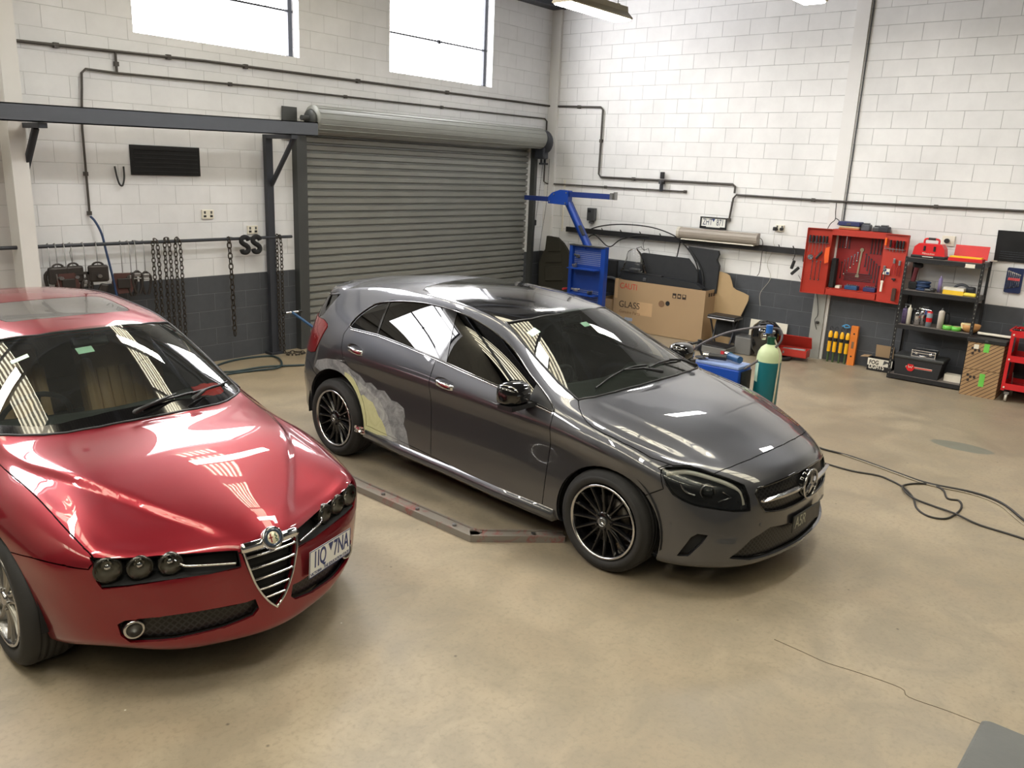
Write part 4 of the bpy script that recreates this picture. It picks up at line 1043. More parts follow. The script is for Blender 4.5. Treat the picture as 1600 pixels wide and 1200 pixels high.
mirror(-1); mirror(1)
# door handles in scooped bowls
def handle(x, z, par_r, par_l):
    for sg, par in ((-1, par_r), (1, par_l)):
        h = gs.hit((x, -2, z), (0, 1, 0)); y = h.y * -sg; nn = gs.normal(h); ny = nn.y * -sg
        R_ = frame((h.x, y, h.z), (1, 0, -.085), (0, -nn.z * math.copysign(1, ny) * 0, 1))
        b = MB(); out = -1 if sg < 0 else 1
        ring = [(.105 * math.cos(a), .047 * math.sin(a)) for a in (2 * PI * i / 28 for i in range(28))]
        vs = [(x + u, y + out * .001, z - u * .085 + v) for u, v in ring] + [(x + u * .8, y - out * .022, z - u * .085 + v * .75) for u, v in ring]
        b.add(vs, [(i, (i + 1) % 28, 28 + (i + 1) % 28, 28 + i) for i in range(28)] + [tuple(range(28, 56))], 0, True); b.build('handle_bowl', G, par)
        b = MB(); P = [(-.088, .012), (-.06, .030), (0, .036), (.06, .030), (.088, .012)]
        vs = []
        for u, o_ in P:
            for dz, dy in ((.017, 0), (.020, .6), (.011, 1), (-.011, 1), (-.020, .6), (-.017, 0)): vs.append((x + u, y + out * (o_ - .012 + .010 * dy), z - u * .085 + dz))
        b.add(vs, [(k * 6 + j, k * 6 + (j + 1) % 6, k * 6 + 6 + (j + 1) % 6, k * 6 + 6 + j) for k in range(4) for j in range(6)] + [tuple(range(6)), tuple(range(24, 30))], 0, True); b.build('door_handle', M['chrome'], par)
rdl = [o for o in GR.children if o.name.startswith('rear_door') and 'window' not in o.name and o is not rd][0]
handle(-1.05, .93, rd, rdl); handle(-.03, .875, fdr, fdl)
# seals and chrome under the windows
for sg in (-1, 1):
    b = MB(); tr = gs.trace(DLO, SIDE, True, .03, .001); b.tube([(p.x, p.y * -sg, p.z) for p in tr], .006, 6, closed=True); b.build('window_seal', M['gloss_black'], GR)
    b = MB(); tr = gs.trace([(x, -.9, z - .010) for x, z in dlo_bot], SIDE, False, .03, .003); b.tube([(p.x, p.y * -sg, p.z) for p in tr], .0045, 6); b.build('window_strip', M['silver'], GR)
b = MB(); 
def seal(b, skin, L, r):
    k = max(range(len(L) - 1), key=lambda i: abs(L[i][0] - L[i + 1][0]) if abs(L[i][1]) < .06 else 0)
    L = L[k + 1:] + L[:k + 1]; tr = skin.trace(T3([p for p in L if p[1] <= 0]), TOP, False, .03, .0)
    b.tube([(p.x, p.y, p.z) for p in tr] + [(p.x, -p.y, p.z) for p in tr[::-1]][1:], r, 6, closed=True)
seal(b, gs, ws2, .008); b.build('windscreen_seal', M['black'], GR)
# sill skirts
for sg in (-1, 1):
    b = MB(); P = [(.97, .25), (.5, .255), (0, .275), (-.5, .285), (-.93, .30)]; vs = []
    for x, z in P: vs += [(x, sg * .865, z + .03), (x, sg * .892, z + .005), (x, sg * .895, z - .025), (x, sg * .87, z - .055), (x, sg * .82, z - .06)]
    b.add(vs, [(k * 5 + j, k * 5 + j + 1, k * 5 + 6 + j, k * 5 + 5 + j) for k in range(4) for j in range(4)] + [tuple(range(5)), tuple(range(20, 25))], 0, True); b.build('side_skirt', G, GR)
tape = MB(); random.seed(4); vs = [(-1.03 + .13 * i / 9, -.894 - random.random() * .014, .29 + .055 * j / 5 + .004 * i / 9) for j in range(6) for i in range(10)]
tape.add(vs, [(j * 10 + i, j * 10 + i + 1, j * 10 + 11 + i, j * 10 + 10 + i) for j in range(5) for i in range(9)]); o = tape.build('masking_foil', M['chrome'], GR); o['label'] = 'crumpled silver foil tape'
# wheels and what lies behind them
def liner(parent, x, z0, r, y_out):
    for sg in (-1, 1):
        b = MB(); n = 24; vs = []
        for yy in (y_out, y_out - .30):
            for i in range(n + 1):
                a = -.12 + (PI + .24) * i / n; vs.append((x + r * math.cos(a), sg * yy, z0 + r * math.sin(a)))
        b.add(vs, [(i, i + 1, n + 2 + i, n + 1 + i) for i in range(n)] + [tuple(range(n + 1, 2 * n + 2))], 0, True); b.build('wheel_arch_liner', M['liner'], parent)
liner(GR, 1.36, .315, .385, .85); liner(GR, -1.33, .33, .40, .85)
for x, t in ((1.3495, .02), (-1.3495, 0)):
    for sg in (-1, 1): make_wheel(GR, x, sg * .872, .318, .232, .225, 'black', sg, t)
b = MB(); b.box((0, 0, .28), (1.85, 1.5, .22)); b.box((0, 0, .29), (3.7, 1.05, .18)); b.build('underbody', M['liner'], GR)
# cabin
M['trim_dark'] = mat('dark cabin trim', (34, 35, 36), .8)
def cabin(parent, seatm, dashm, beltz, xs, dash, xwheel, ywheel, seat_x=-.05, hgt=0):
    b = MB(); b.box((xs, 0, .48), (2.3, 1.45, .04)); b.build('cabin_floor', M['trim_dark'], parent)
    b = MB(); vs = []; 
    prof = dash
    for y in (-.60, -.30, 0, .30, .60):
        for x, z in prof: vs.append((x - .20 * (abs(y) / .6) ** 2, y, z - .012 * (abs(y) / .6) ** 2))
    k = len(prof); b.add(vs, [(i * k + j, i * k + j + 1, (i + 1) * k + j + 1, (i + 1) * k + j) for i in range(4) for j in range(k - 1)], 0, True); b.build('dashboard', dashm, parent)
    def seat(x, y, w, nm='front_seat'):
        s_ = bpy.data.objects.new(nm, None); COL.objects.link(s_); s_.parent = parent; s_.location = (x, y, hgt); s_.empty_display_size = .1
        b = MB(); b.box((.16, 0, .62), (.50, w, .16), bev=.05); b.build('seat_cushion', seatm, s_)
        b = MB(); b.box((-.16, 0, .90), (.15, w, .60), bev=.05, rot=Matrix.Rotation(-.32, 3, 'Y')); 
        for q in (-1, 1): b.box((-.10, q * (w / 2 - .03), .86), (.14, .07, .42), bev=.03, rot=Matrix.Rotation(-.32, 3, 'Y'))
        for q in range(5): b.box((-.065, (q - 2) * w * .14, .84), (.035, w * .11, .34), bev=.012, rot=Matrix.Rotation(-.32, 3, 'Y'))
        b.build('seat_back', seatm, s_)
        b = MB(); b.box((-.275, 0, 1.205), (.09, w * .55, .16), bev=.035, rot=Matrix.Rotation(-.2, 3, 'Y')); b.build('head_rest', seatm, s_)
        b = MB(); [b.cyl((-.27, q * .06, 1.1), (-.255, q * .06, 1.17), .006, n=6) for q in (-1, 1)]; b.build('head_rest_post', M['steel'], s_)
    seat(seat_x, -.36, .50); seat(seat_x, .36, .50)
    b = MB(); b.box((-.95, 0, .62), (.5, 1.25, .16), bev=.05); b.box((-1.22, 0, .90), (.14, 1.25, .56), bev=.05, rot=Matrix.Rotation(-.35, 3, 'Y')); b.build('rear_seat', seatm, parent)
    sw = bpy.data.objects.new('steering_wheel', None); COL.objects.link(sw); sw.parent = parent; sw.location = (xwheel, ywheel, .90 + hgt); sw.rotation_euler = (0, -1.15, 0); sw.empty_display_size = .1
    b = MB(); b.tube([(.18 * math.cos(2 * PI * i / 32), .18 * math.sin(2 * PI * i / 32), 0) for i in range(32)], .015, 8, closed=True); b.build('wheel_rim', M['black'], sw)
    b = MB(); b.lathe([(0, -.03), (.06, -.03), (.065, 0), (.05, .02), (0, .022)], n=20); b.box((.1, 0, 0), (.14, .03, .012)); b.box((-.1, 0, 0), (.14, .04, .012)); b.box((0, .1, 0), (.03, .14, .012)); b.box((0, -.1, 0), (.03, .14, .012)); b.build('wheel_hub', M['black'], sw)
cabin(GR, M['trim_dark'], mat('dash top', (46, 50, 48), .7), .9, -.1, [(1.10, .95), (.95, .965), (.78, .955), (.66, .93), (.60, .86), (.60, .6)], .50, -.36, hgt=-.02)
for pn in ('body', 'rear_door', 'front_door'): pass
gs.panel(['body', 'rear_door', 'front_door', 'bonnet', 'bumper', 'rear_bumper', 'sanded_door', 'sanded2_door', 'filler_door', 'sanded_quarter', 'sanded2_quarter', 'filler_quarter', 'roof_glass', 'tail_lamp', 'mirror_base'], M['blacksoft'], GR, 'inner_lining', gap=.0, lip=0, offset=-.022)
b = MB(); b.box((.335, 0, 1.285), (.05, .20, .06), bev=.012, rot=Matrix.Rotation(-.5, 3, 'Y')); b.cyl((.36, 0, 1.31), (.40, 0, 1.34), .008); b.build('rear_view_mirror', M['black'], GR)
# wipers
def wiper(parent, skin, pts, arm, nm='wiper'):
    t = bpy.data.objects.new(nm, None); COL.objects.link(t); t.parent = parent; t.empty_display_size = .05
    def on(p, o):
        h = skin.hit((p[0], -abs(p[1]), 3), (0, 0, -1)); h = h.copy(); n_ = skin.normal(h); q = h + n_ * o
        return (q.x, q.y * (-1 if p[1] > 0 else 1), q.z)
    b = MB(); b.tube([on(p, .016) for p in pts], .006, 6); b.tube([on(p, .008) for p in pts], .004, 4); b.build('wiper_blade', M['black'], t)
    b = MB(); b.tube([on(arm[0], .03), on(arm[0], .035), on(arm[1], .04), on(arm[2], .026)], [.014, .014, .008, .005], 6); b.build('wiper_arm', M['black'], t)
wiper(GR, gs, [(1.0, -.55), (.985, -.4), (.98, -.25), (.985, -.12), (1.0, .0)], [(1.085, .05), (1.03, -.1), (.985, -.25)])
wiper(GR, gs, [(1.02, .0), (1.0, .15), (.985, .3), (.965, .45), (.93, .58)], [(1.06, .55), (1.0, .42), (.985, .3)])
# windscreen stickers inside the glass
def sticker(parent, skin, x, y, w, h_, m, rot=0):
    hh = skin.hit((x, -abs(y), 3), (0, 0, -1)); n_ = skin.normal(hh); 
    if y > 0: hh = Vector((hh.x, -hh.y, hh.z)); n_ = Vector((n_.x, -n_.y, n_.z))
    F = frame(hh - n_ * .009, Vector((rot, 1, 0)), Vector((-1, 0, .6))); b = MB()
    zz = F.to_3x3(); c = F.translation
    if (zz @ Vector((0, 0, 1))).dot(n_) < 0: pass
    u = Vector((rot, 1, 0)); u = (u - n_ * u.dot(n_)).normalized(); v = n_.cross(u)
    vs = [c + u * a * w / 2 + v * b_ * h_ / 2 + n_ * d for d in (-.0006, .0006) for a, b_ in ((-1, -1), (1, -1), (1, 1), (-1, 1))]
    b.add(vs, [(0, 1, 2, 3), (4, 5, 6, 7), (0, 1, 5, 4), (1, 2, 6, 5), (2, 3, 7, 6), (3, 0, 4, 7)]); b.build('windscreen_sticker', m, parent)
M['sticker'] = mat('pale green sticker', (196, 226, 208), .5)
sticker(GR, gs, .42, -.50, .075, .06, M['sticker']); sticker(GR, gs, .55, -.10, .07, .05, M['sticker'])
# open aerial fin stub on the roof line
# ================================================================ red sedan
RD = empty('sedan_car', (-9.0662, -3.3935, 0), -1.61704, 'glossy red four-door sedan with a triangular chrome grille and six round lamps', 'car')
rs = Skin(RED_COLS, 11, 11, red_post)
r_ws = [(.80, -.674), (.75, -.664), (.628, -.632), (.387, -.582), (.22, -.542), (.21, -.53), (.30, -.43), (.385, -.285), (.42, -.10), (.425, 0), (.425, .05), (1.112, .05), (1.112, 0), (1.108, -.10), (1.09, -.26), (1.05, -.40), (1.0, -.49), (.93, -.575), (.86, -.645)]
r_hood = r_ws[11:] + [r_ws[0]] + [(.86, -.70), (.95, -.711), (1.06, -.711), (1.245, -.703), (1.445, -.693), (1.624, -.685), (1.786, -.676), (1.908, -.665), (1.985, -.650), (2.027, -.588), (2.071, -.478), (2.146, -.317), (2.215, -.176), (2.238, -.116), (2.252, 0), (2.252, .05)]
r_cowl = [(.80, -.674), (.86, -.645), (.93, -.575), (1.0, -.49), (1.05, -.40), (1.09, -.26), (1.108, -.10), (1.112, 0), (1.112, .05), (1.03, .05), (1.03, 0), (1.028, -.10), (1.01, -.26), (.975, -.40), (.93, -.49), (.86, -.565), (.78, -.640), (.765, -.666)]
r_sun = [(.18, .05), (.18, 0), (.172, -.15), (.12, -.31), (.09, -.345), (.02, -.36), (-.30, -.36), (-.35, -.345), (-.36, -.30), (-.32, -.15), (-.31, 0), (-.31, .05)]
r_ws, r_hood, r_cowl, r_sun = (T3(q) for q in (r_ws, r_hood, r_cowl, r_sun))
r_rec = F3([(-.662, .70), (-.588, .690), (-.478, .676), (-.317, .664), (-.176, .656), (-.147, .652), (-.145, .582), (-.26, .576), (-.40, .576), (-.555, .570), (-.640, .566), (-.655, .60)])
r_gr = F3([(.05, .664), (0, .664), (-.07, .664), (-.132, .652), (-.125, .60), (-.112, .55), (-.097, .50), (-.075, .45), (-.045, .40), (-.02, .37), (0, .352), (.05, .352)])
r_int = F3([(-.098, .415), (-.135, .410), (-.298, .409), (-.505, .411), (-.578, .408), (-.600, .392), (-.592, .34), (-.565, .306), (-.42, .300), (-.229, .312), (-.11, .338), (-.085, .366)])
r_dlo = S3([(-1.30, .99), (-1.25, 1.08), (-1.12, 1.19), (-.9, 1.27), (-.5, 1.29), (-.14, 1.262), (.12, 1.195), (.36, 1.09), (.55, .99), (.63, .935), (.62, .90), (.15, .945), (-.5, .985), (-.9, 1.0), (-1.2, 1.0)])
r_front_door = S3([(-.33, 1.0), (-.33, 1.3), (.2, 1.17), (.63, .94), (.72, .87), (.76, .70), (.74, .50), (.72, .33), (-.33, .30)])
r_rear_door = S3([(-.33, 1.0), (-.33, 1.3), (-1.0, 1.25), (-1.25, 1.06), (-1.27, .95), (-1.2, .80), (-1.05, .66), (-.98, .50), (-.96, .33), (-.33, .30)])
r_arch_f = S3(arc(1.35, .33, .345, .345) + [(1.0, -.1), (1.70, -.1)]); r_arch_r = S3(arc(-1.35, .33, .355, .355) + [(-1.70, -.1), (-1.0, -.1)])
r_bump = S3([(2.2, .72), (1.990, .70), (1.975, .656), (1.88, .660), (1.70, .650), (1.50, .618), (1.4, .5), (1.4, 0), (3, 0), (3, .72)])
r_rglass = T3([(-1.28, .05), (-1.28, -.45), (-1.32, -.52), (-1.55, -.56), (-1.62, -.45), (-1.66, 0), (-1.66, .05)]); r_boot = T3([(-1.68, .05), (-1.68, 0), (-1.64, -.47), (-1.70, -.62), (-2.10, -.60), (-2.25, -.3), (-2.3, 0), (-2.3, .05)])
for o, v in ((r_dlo, SIDE), (r_front_door, SIDE), (r_rear_door, SIDE), (r_arch_f, SIDE), (r_arch_r, SIDE), (r_bump, SIDE), (r_ws, TOP), (r_cowl, TOP), (r_hood, TOP), (r_sun, TOP), (r_rglass, TOP), (r_boot, TOP), (r_rec, FRONT), (r_gr, FRONT), (r_int, FRONT)):
    rs.imprint(o, v)
rs.classify([
    ('arch', r_arch_f, SIDE, lambda c: c.y < -.45 and c.x > .5), ('arch', r_arch_r, SIDE, lambda c: c.y < -.45 and c.x < -.5),
    ('lamp_bay', r_rec, FRONT, lambda c: c.x > 1.9), ('grille', r_gr, FRONT, lambda c: c.x > 2), ('intake', r_int, FRONT, lambda c: c.x > 1.9),
    ('side_window', r_dlo, SIDE, None), ('cowl', r_cowl, TOP, lambda c: c.z > .8), ('windscreen', r_ws, TOP, lambda c: c.z > .85), ('bonnet', r_hood, TOP, lambda c: c.z > .6),
    ('sunroof', r_sun, TOP, lambda c: c.z > 1.2), ('rear_window', r_rglass, TOP, lambda c: c.z > 1), ('boot_lid', r_boot, TOP, lambda c: c.z > .9),
    ('front_door', r_front_door, SIDE, None), ('rear_door', r_rear_door, SIDE, None), ('bumper', r_bump, SIDE, None)], 'body')
M['red'] = carpaint('deep red paint', (124, 3, 24), flake=.3, metal=.6, dust=.02, ior=1.55, rough=.38, crough=.008).m
Rm = M['red']
rs.panel('body', Rm, RD, 'body_shell', open_to=('arch',)); rs.panel('bonnet', Rm, RD, 'bonnet'); rb = rs.panel('bumper', Rm, RD, 'front_bumper', open_to=('arch',))
rs.panel('boot_lid', Rm, RD, 'boot_lid'); rs.panel('front_door', Rm, RD, 'front_door', 'each'); rs.panel('rear_door', Rm, RD, 'rear_door', 'each')
rs.panel('side_window', M['glass_dark'], RD, 'side_window', 'each', gap=0, lip=0, offset=-.003)
rs.panel('rear_window', M['glass_dark'], RD, 'rear_window', gap=.001, lip=0, offset=-.003)
rs.panel('windscreen', M['glass_clear'], RD, 'windscreen', gap=0, lip=0, offset=-.003, open_to=('cowl',), fit=(2, ['windscreen', 'cowl'], 4))
rs.panel('cowl', M['gloss_black'], RD, 'cowl', gap=.0, lip=.01, offset=-.0025, fit=(2, ['windscreen', 'cowl'], 4))
rs.panel('sunroof', mat('dusty sunroof glass', (92, 90, 88), .22, coat=.6, var=.2, scale=3), RD, 'sunroof', gap=.003, lip=.01, offset=-.001)
rs.panel(['body', 'bonnet', 'bumper', 'boot_lid', 'front_door', 'rear_door', 'sunroof', 'cowl'], M['blacksoft'], RD, 'inner_lining', gap=0, lip=0, offset=-.025)
b = MB(); b.box((0, 0, .28), (1.85, 1.45, .22)); b.box((0, 0, .29), (3.9, 1.0, .18)); b.build('underbody', M['liner'], RD)
# lamp bays
M['lampref'] = mat('lamp reflector', (150, 146, 132), .3, .5)
for sg, sd in ((-1, 'right'), (1, 'left')):
    bay = rs.panel('lamp_bay', M['blacksoft'], RD, 'lamp_bay', sd, gap=0, lip=0, offset=-.075, flat=True)
    b = MB(); rim = [(.150, 2.235), (.26, 2.195), (.40, 2.13), (.555, 2.055), (.640, 2.0)]
    vs = [(x, sg * y, .572) for y, x in rim] + [(x - .10, sg * y, .590) for y, x in rim]
    b.add(vs, [(i, i + 1, 6 + i, 5 + i) for i in range(4)]); b.build('bay_shelf', M['liner'], bay)
    for (x, y, z), r_ in (((2.018, .612, .640), .057), ((2.072, .502, .633), .052), ((2.120, .392, .630), .050)):
        ang = sg * .30
        lp = bpy.data.objects.new('head_lamp', None); COL.objects.link(lp); lp.parent = RD; lp.location = (x - .012, sg * y, z); lp.rotation_euler = (0, 0, ang); lp.empty_display_size = .05
        b = MB(); b.lathe([(r_ - .006, .004), (r_, .002), (r_ + .002, -.008), (r_ + .002, -.075), (0, -.08)], (0, 0, 0), 'X', 32); b.build('lamp_body', M['lampring'] if 'lampring' in M else M.setdefault('lampring', mat('smoked lamp ring', (70, 68, 64), .25, .7)), lp)
        b = MB(); b.lathe([(0, -.055), (.016, -.055), (.030, -.045), (r_ - .010, -.012), (r_ - .006, .002)], (0, 0, 0), 'X', 32); b.build('reflector', M['lampref'], lp)
        b = MB(); b.lathe([(0, -.02), (.014, -.022), (.022, -.032), (.024, -.045)], (0, 0, 0), 'X', 20); b.build('bulb_shield', M['chrome'], lp)
        b = MB(); b.lathe([(0, .012), (r_ * .5, .010), (r_ - .008, .004), (r_ - .004, 0)], (0, 0, 0), 'X', 32); b.build('lamp_glass', M['glass_lamp'], lp)
    b = MB(); b.tube([(2.100, sg * .372, .640), (2.128, sg * .352, .622), (2.155, sg * .325, .618), (2.232, sg * .162, .604)], .0065, 8, round_=3); b.build('chrome_strip', M['chrome'], RD)
    # fog lamp
    lp = bpy.data.objects.new('fog_lamp', None); COL.objects.link(lp); lp.parent = RD; lp.location = (2.062, sg * .548, .362); lp.rotation_euler = (0, 0, sg * .25); lp.empty_display_size = .05
    b = MB(); b.lathe([(.033, .004), (.040, .006), (.043, 0), (.043, -.04), (0, -.05)], (0, 0, 0), 'X', 32); b.build('lamp_ring', M['silver'], lp)
    b = MB(); b.lathe([(0, -.03), (.02, -.025), (.034, -.004)], (0, 0, 0), 'X', 24); b.build('reflector', M['steel'], lp)
    b = MB(); b.lathe([(0, .010), (.02, .008), (.035, .002)], (0, 0, 0), 'X', 24); b.build('lamp_glass', M['glass_lamp'], lp)
rs.panel('intake', M['mesh'], rb, 'lower_intake', 'each', gap=0, lip=0, offset=-.04)
# grille: dark shield, five bright bars, bright edge, cross bar and badge
g = rs.panel('grille', M['blacksoft'], RD, 'grille', gap=0, lip=0, offset=-.035)
gx = lambda y, z: 2.272 + .012 * min(1, (.60 - z) / .2) - .55 * y * y if z < .6 else 2.272 - .25 * (z - .6) - .55 * y * y
gw = lambda z: float(np.interp(z, [.352, .37, .40, .45, .50, .55, .60, .652], [0, .02, .045, .075, .097, .112, .125, .132]))
b = MB()
for z in (.618, .563, .508, .456, .410):
    w_ = gw(z) - .004; pts = [y * w_ for y in (-1, -.5, 0, .5, 1)]; vs = []
    for y in pts:
        x = gx(y, z); vs += [(x - .002, y, z - .004), (x + .002, y, z + .002), (x - .004, y, z + .007), (x - .03, y, z + .008)]
    b.add(vs, [(k * 4 + j, k * 4 + (j + 1) % 4, k * 4 + 4 + (j + 1) % 4, k * 4 + 4 + j) for k in range(4) for j in range(4)], 0, True)
b.build('grille_bars', M['chrome'], g)
b = MB(); e = [(z, gw(z)) for z in (.652, .60, .55, .50, .45, .40, .37, .356)]
P = [(gx(w_, z) + .003, -w_, z) for z, w_ in e] + [(gx(0, .352) + .004, 0, .350)] + [(gx(w_, z) + .003, w_, z) for z, w_ in e[::-1]]
b.tube(P, .0055, 8, round_=2); b.build('grille_edge', M['chrome'], g)
b = MB(); vs = []
for y in (-.142, -.13, -.07, 0, .07, .13, .142):
    x = 2.262 - .45 * y * y; hh = .022 if abs(y) < .135 else .010; vs += [(x - .02, y, .662 - hh), (x + .002, y, .657 - hh * .6), (x + .006, y, .664), (x - .004, y, .667 + hh), (x - .02, y, .667 + hh)]
b.add(vs, [(k * 5 + j, k * 5 + (j + 1) % 5, k * 5 + 5 + (j + 1) % 5, k * 5 + 5 + j) for k in range(6) for j in range(5)] + [tuple(range(5)), tuple(range(30, 35))], 0, True); b.build('grille_top_bar', M['chrome'], g)
bd = bpy.data.objects.new('badge', None); COL.objects.link(bd); bd.parent = RD; bd.location = (2.272, 0, .688); bd.rotation_euler = (0, -.45, 0); bd.empty_display_size = .03; bd.scale = (1, 1.22, 1.22)
b = MB(); b.lathe([(0, .002), (.034, .003), (.040, .005), (.042, -.002), (.042, -.02)], (0, 0, 0), 'X', 40); b.build('badge_rim', M['chrome'], bd)
b = MB(); b.lathe([(0, .0045), (.022, .0045), (.0225, .003)], (0, 0, 0), 'X', 32); b.build('badge_face', mat('ivory enamel', (214, 206, 178), .25, coat=.6), bd)
b = MB(); b.lathe([(.0232, .003), (.0232, .0048), (.033, .0055), (.033, .003)], (0, 0, 0), 'X', 40); b.build('badge_ring', mat('blue enamel', (46, 58, 74), .25, coat=.6), bd)
b = MB(); b.box((.0052, -.010, 0), (.0016, .0042, .032)); b.box((.0052, -.010, .002), (.0014, .016, .0042)); b.build('badge_cross', mat('red enamel', (128, 30, 30), .3, coat=.6), bd)
b = MB(); b.tube([(.0055, .008, -.016), (.0055, .014, -.010), (.0055, .007, -.004), (.0055, .014, .002), (.0055, .008, .008), (.0055, .012, .015)], .0018, 6, round_=5); b.build('badge_serpent', mat('green enamel', (40, 92, 62), .3, coat=.6), bd)
# number plate, tilted with the bumper on the left of the grille
M['plate_white'] = mat('white plate', (226, 226, 220), .35, var=.03); M['plate_blue'] = mat('plate blue', (34, 50, 106), .4)
def number_plate(parent, c, right, up, left_txt, right_txt, foot, W=.372, H=.134, sc=1.0, badge=True):
    Fm = frame(c, right, up); npo = bpy.data.objects.new('number_plate', None); COL.objects.link(npo); npo.parent = parent; npo.empty_display_size = .05
    npo.matrix_local = Fm
    b = MB(); b.box((0, 0, 0), (W, H, .003), bev=.0012); b.build('plate_sheet', M['plate_white'], npo)
    b = MB()
    for x, y, sx_, sy_ in ((0, H / 2 - .002, W, .004), (0, -H / 2 + .002, W, .004), (W / 2 - .002, 0, .004, H), (-W / 2 + .002, 0, .004, H)): b.box((x, y, .002), (sx_, sy_, .0012))
    b.build('plate_border', M['plate_blue'], npo)
    def tx(s_, x, y, size, sxx, nm='characters', m=None):
        o = text(nm, s_, size, Matrix.Translation((x, y, .0022)), m or M['plate_blue'], None, .0005, sxx, .0016 if size > .05 else .0002); o.parent = npo; o.matrix_local = Matrix.Translation((x, y, .0022)) @ Matrix.Diagonal((sxx, 1, 1, 1)); return o
    tx(left_txt, -.098, .010, .115 * sc, .64, 'plate_characters'); tx(right_txt, .098, .010, .115 * sc, .64, 'plate_characters')
    if foot: tx(foot, 0, -.053, .0215, 1.0, 'plate_footer')
    if badge: b = MB(); b.prism([(-.022, .055), (.022, .055), (0, .012)], .0018, .0026); b.build('plate_triangle', M['plate_blue'], npo)
    return npo
number_plate(RD, (2.188, .362, .462), (-.148, .342, -.030), (0, 0, 1), '1IQ', '7NA', 'VICTORIA - THE EDUCATION STATE')
b = MB(); b.box((2.165, .352, .462), (.02, .22, .06), rz=.4); b.build('plate_bracket', M['blacksoft'], RD)
liner(RD, 1.35, .33, .36, .80); liner(RD, -1.35, .33, .37, .82)
for x in (1.35, -1.35):
    for sg in (-1, 1): make_wheel(RD, x, sg * .845, .328, .228, .225, 'silver', sg)
M['tan'] = mat('tan leather', (176, 142, 104), .55, var=.1)
cabin(RD, M['tan'], mat('green grey dash', (46, 50, 50), .75), .9, -.1, [(1.06, .93), (.92, .945), (.74, .935), (.60, .91), (.56, .84), (.56, .6)], .46, -.36, seat_x=-.02, hgt=-.03)
b = MB(); b.box((.34, 0, 1.25), (.05, .20, .06), bev=.012, rot=Matrix.Rotation(-.5, 3, 'Y')); b.cyl((.36, 0, 1.27), (.40, 0, 1.31), .008); b.build('rear_view_mirror', M['black'], RD)
wiper(RD, rs, [(1.055, -.02), (1.025, .12), (.99, .25), (.95, .37)], [(1.085, -.08), (1.05, .05), (1.0, .18)])
wiper(RD, rs, [(.985, .28), (.93, .40), (.865, .51), (.80, .59)], [(1.04, .26), (.97, .36), (.90, .46)])
wiper(RD, rs, [(1.035, -.36), (1.03, -.20), (1.03, -.08)], [(1.085, -.30), (1.05, -.22), (1.03, -.12)]) if False else None
for sg in (-1, 1):
    b = MB(); tr = rs.trace(T3([(-1.15, -.505), (-.8, -.513), (-.4, -.515), (-.08, -.525), (.12, -.54), (.2, -.55)]), TOP, False, .05, .001); b.tube([(p.x, p.y * -sg, p.z) for p in tr], .0045, 6); b.build('roof_strip', M['black'], RD)
    b = MB(); tr = rs.trace(r_dlo, SIDE, True, .04, .001); b.tube([(p.x, p.y * -sg, p.z) for p in tr], .007, 6, closed=True); b.build('window_seal', M['black'], RD)
b = MB(); seal(b, rs, [(x, y) for x, y, z in r_ws], .007); b.build('windscreen_seal', M['black'], RD)
sticker(RD, rs, .60, -.12, .085, .055, M['sticker']); sticker(RD, rs, .50, -.42, .09, .03, M['sticker'])
b = MB(); b.lathe([(0, .07), (.02, .07)], n=8) if False else None
# red cloth on the dashboard, behind the windscreen
cl = MB(); random.seed(7); n = 9
vs = [(.80 - .12 * j / (n - 1), .43 + .17 * i / (n - 1), .918 + .055 * j / (n - 1) + .012 * (1 - abs(2 * i / (n - 1) - 1)) + .004 * math.sin(i * 1.9 + j)) for j in range(n) for i in range(n)]
cl.add(vs, [(j * n + i, j * n + i + 1, j * n + n + i + 1, j * n + n + i) for j in range(n - 1) for i in range(n - 1)], 0, True)
rc = cl.build('red_cloth', mat('red cloth', (232, 52, 50), .6), None); rc.matrix_world = Matrix.Translation((-9.0662, -3.3935, 0)) @ Matrix.Rotation(-1.61704, 4, 'Z')
rc.data.transform(Matrix.Identity(4)); tag(rc, 'crumpled bright red cloth lying on the dashboard behind the red car windscreen', 'cloth')
sol = rc.modifiers.new('thick', 'SOLIDIFY'); sol.thickness = .004
# ================================================================ things on and by the back wall
def pipe(name, pts, r, m, label, cat, clips=(), rnd=0):
    b = MB(); b.tube(pts, r, 8, round_=rnd)
    o = b.build(name, m); tag(o, label, cat)
    for c in clips:
        k = MB(); k.box(c, (r * 3, r * 3, r * 3.2)); k.build('pipe_clip', M['pipe'], o)
    return o
P_ = M['pipe']
pipe('conduit_pipe', [(-12, -.03, 3.24), (-8.06, -.03, 3.25), (-6.1, -.03, 3.30), (-4.76, -.03, 3.305), (-.03, -.03, 3.33), (-.03, -.4, 3.32), (-.03, -1.02, 3.30), (-.03, -1.06, 3.26), (-.03, -1.06, 2.30), (-.03, -1.10, 2.255), (-.03, -2.12, 2.25), (-.03, -3.34, 2.24), (-.03, -3.38, 2.21), (-.03, -3.38, 2.12)], .015, P_,
     'upper long dark conduit on the back wall that turns down the right wall', 'pipe', [(-7.6, -.02, 3.26), (-6.5, -.02, 3.29), (-5.6, -.02, 3.30), (-4.0, -.02, 3.31), (-2.4, -.02, 3.32), (-.02, -.6, 3.31), (-.02, -1.06, 2.8), (-.02, -1.7, 2.25)])
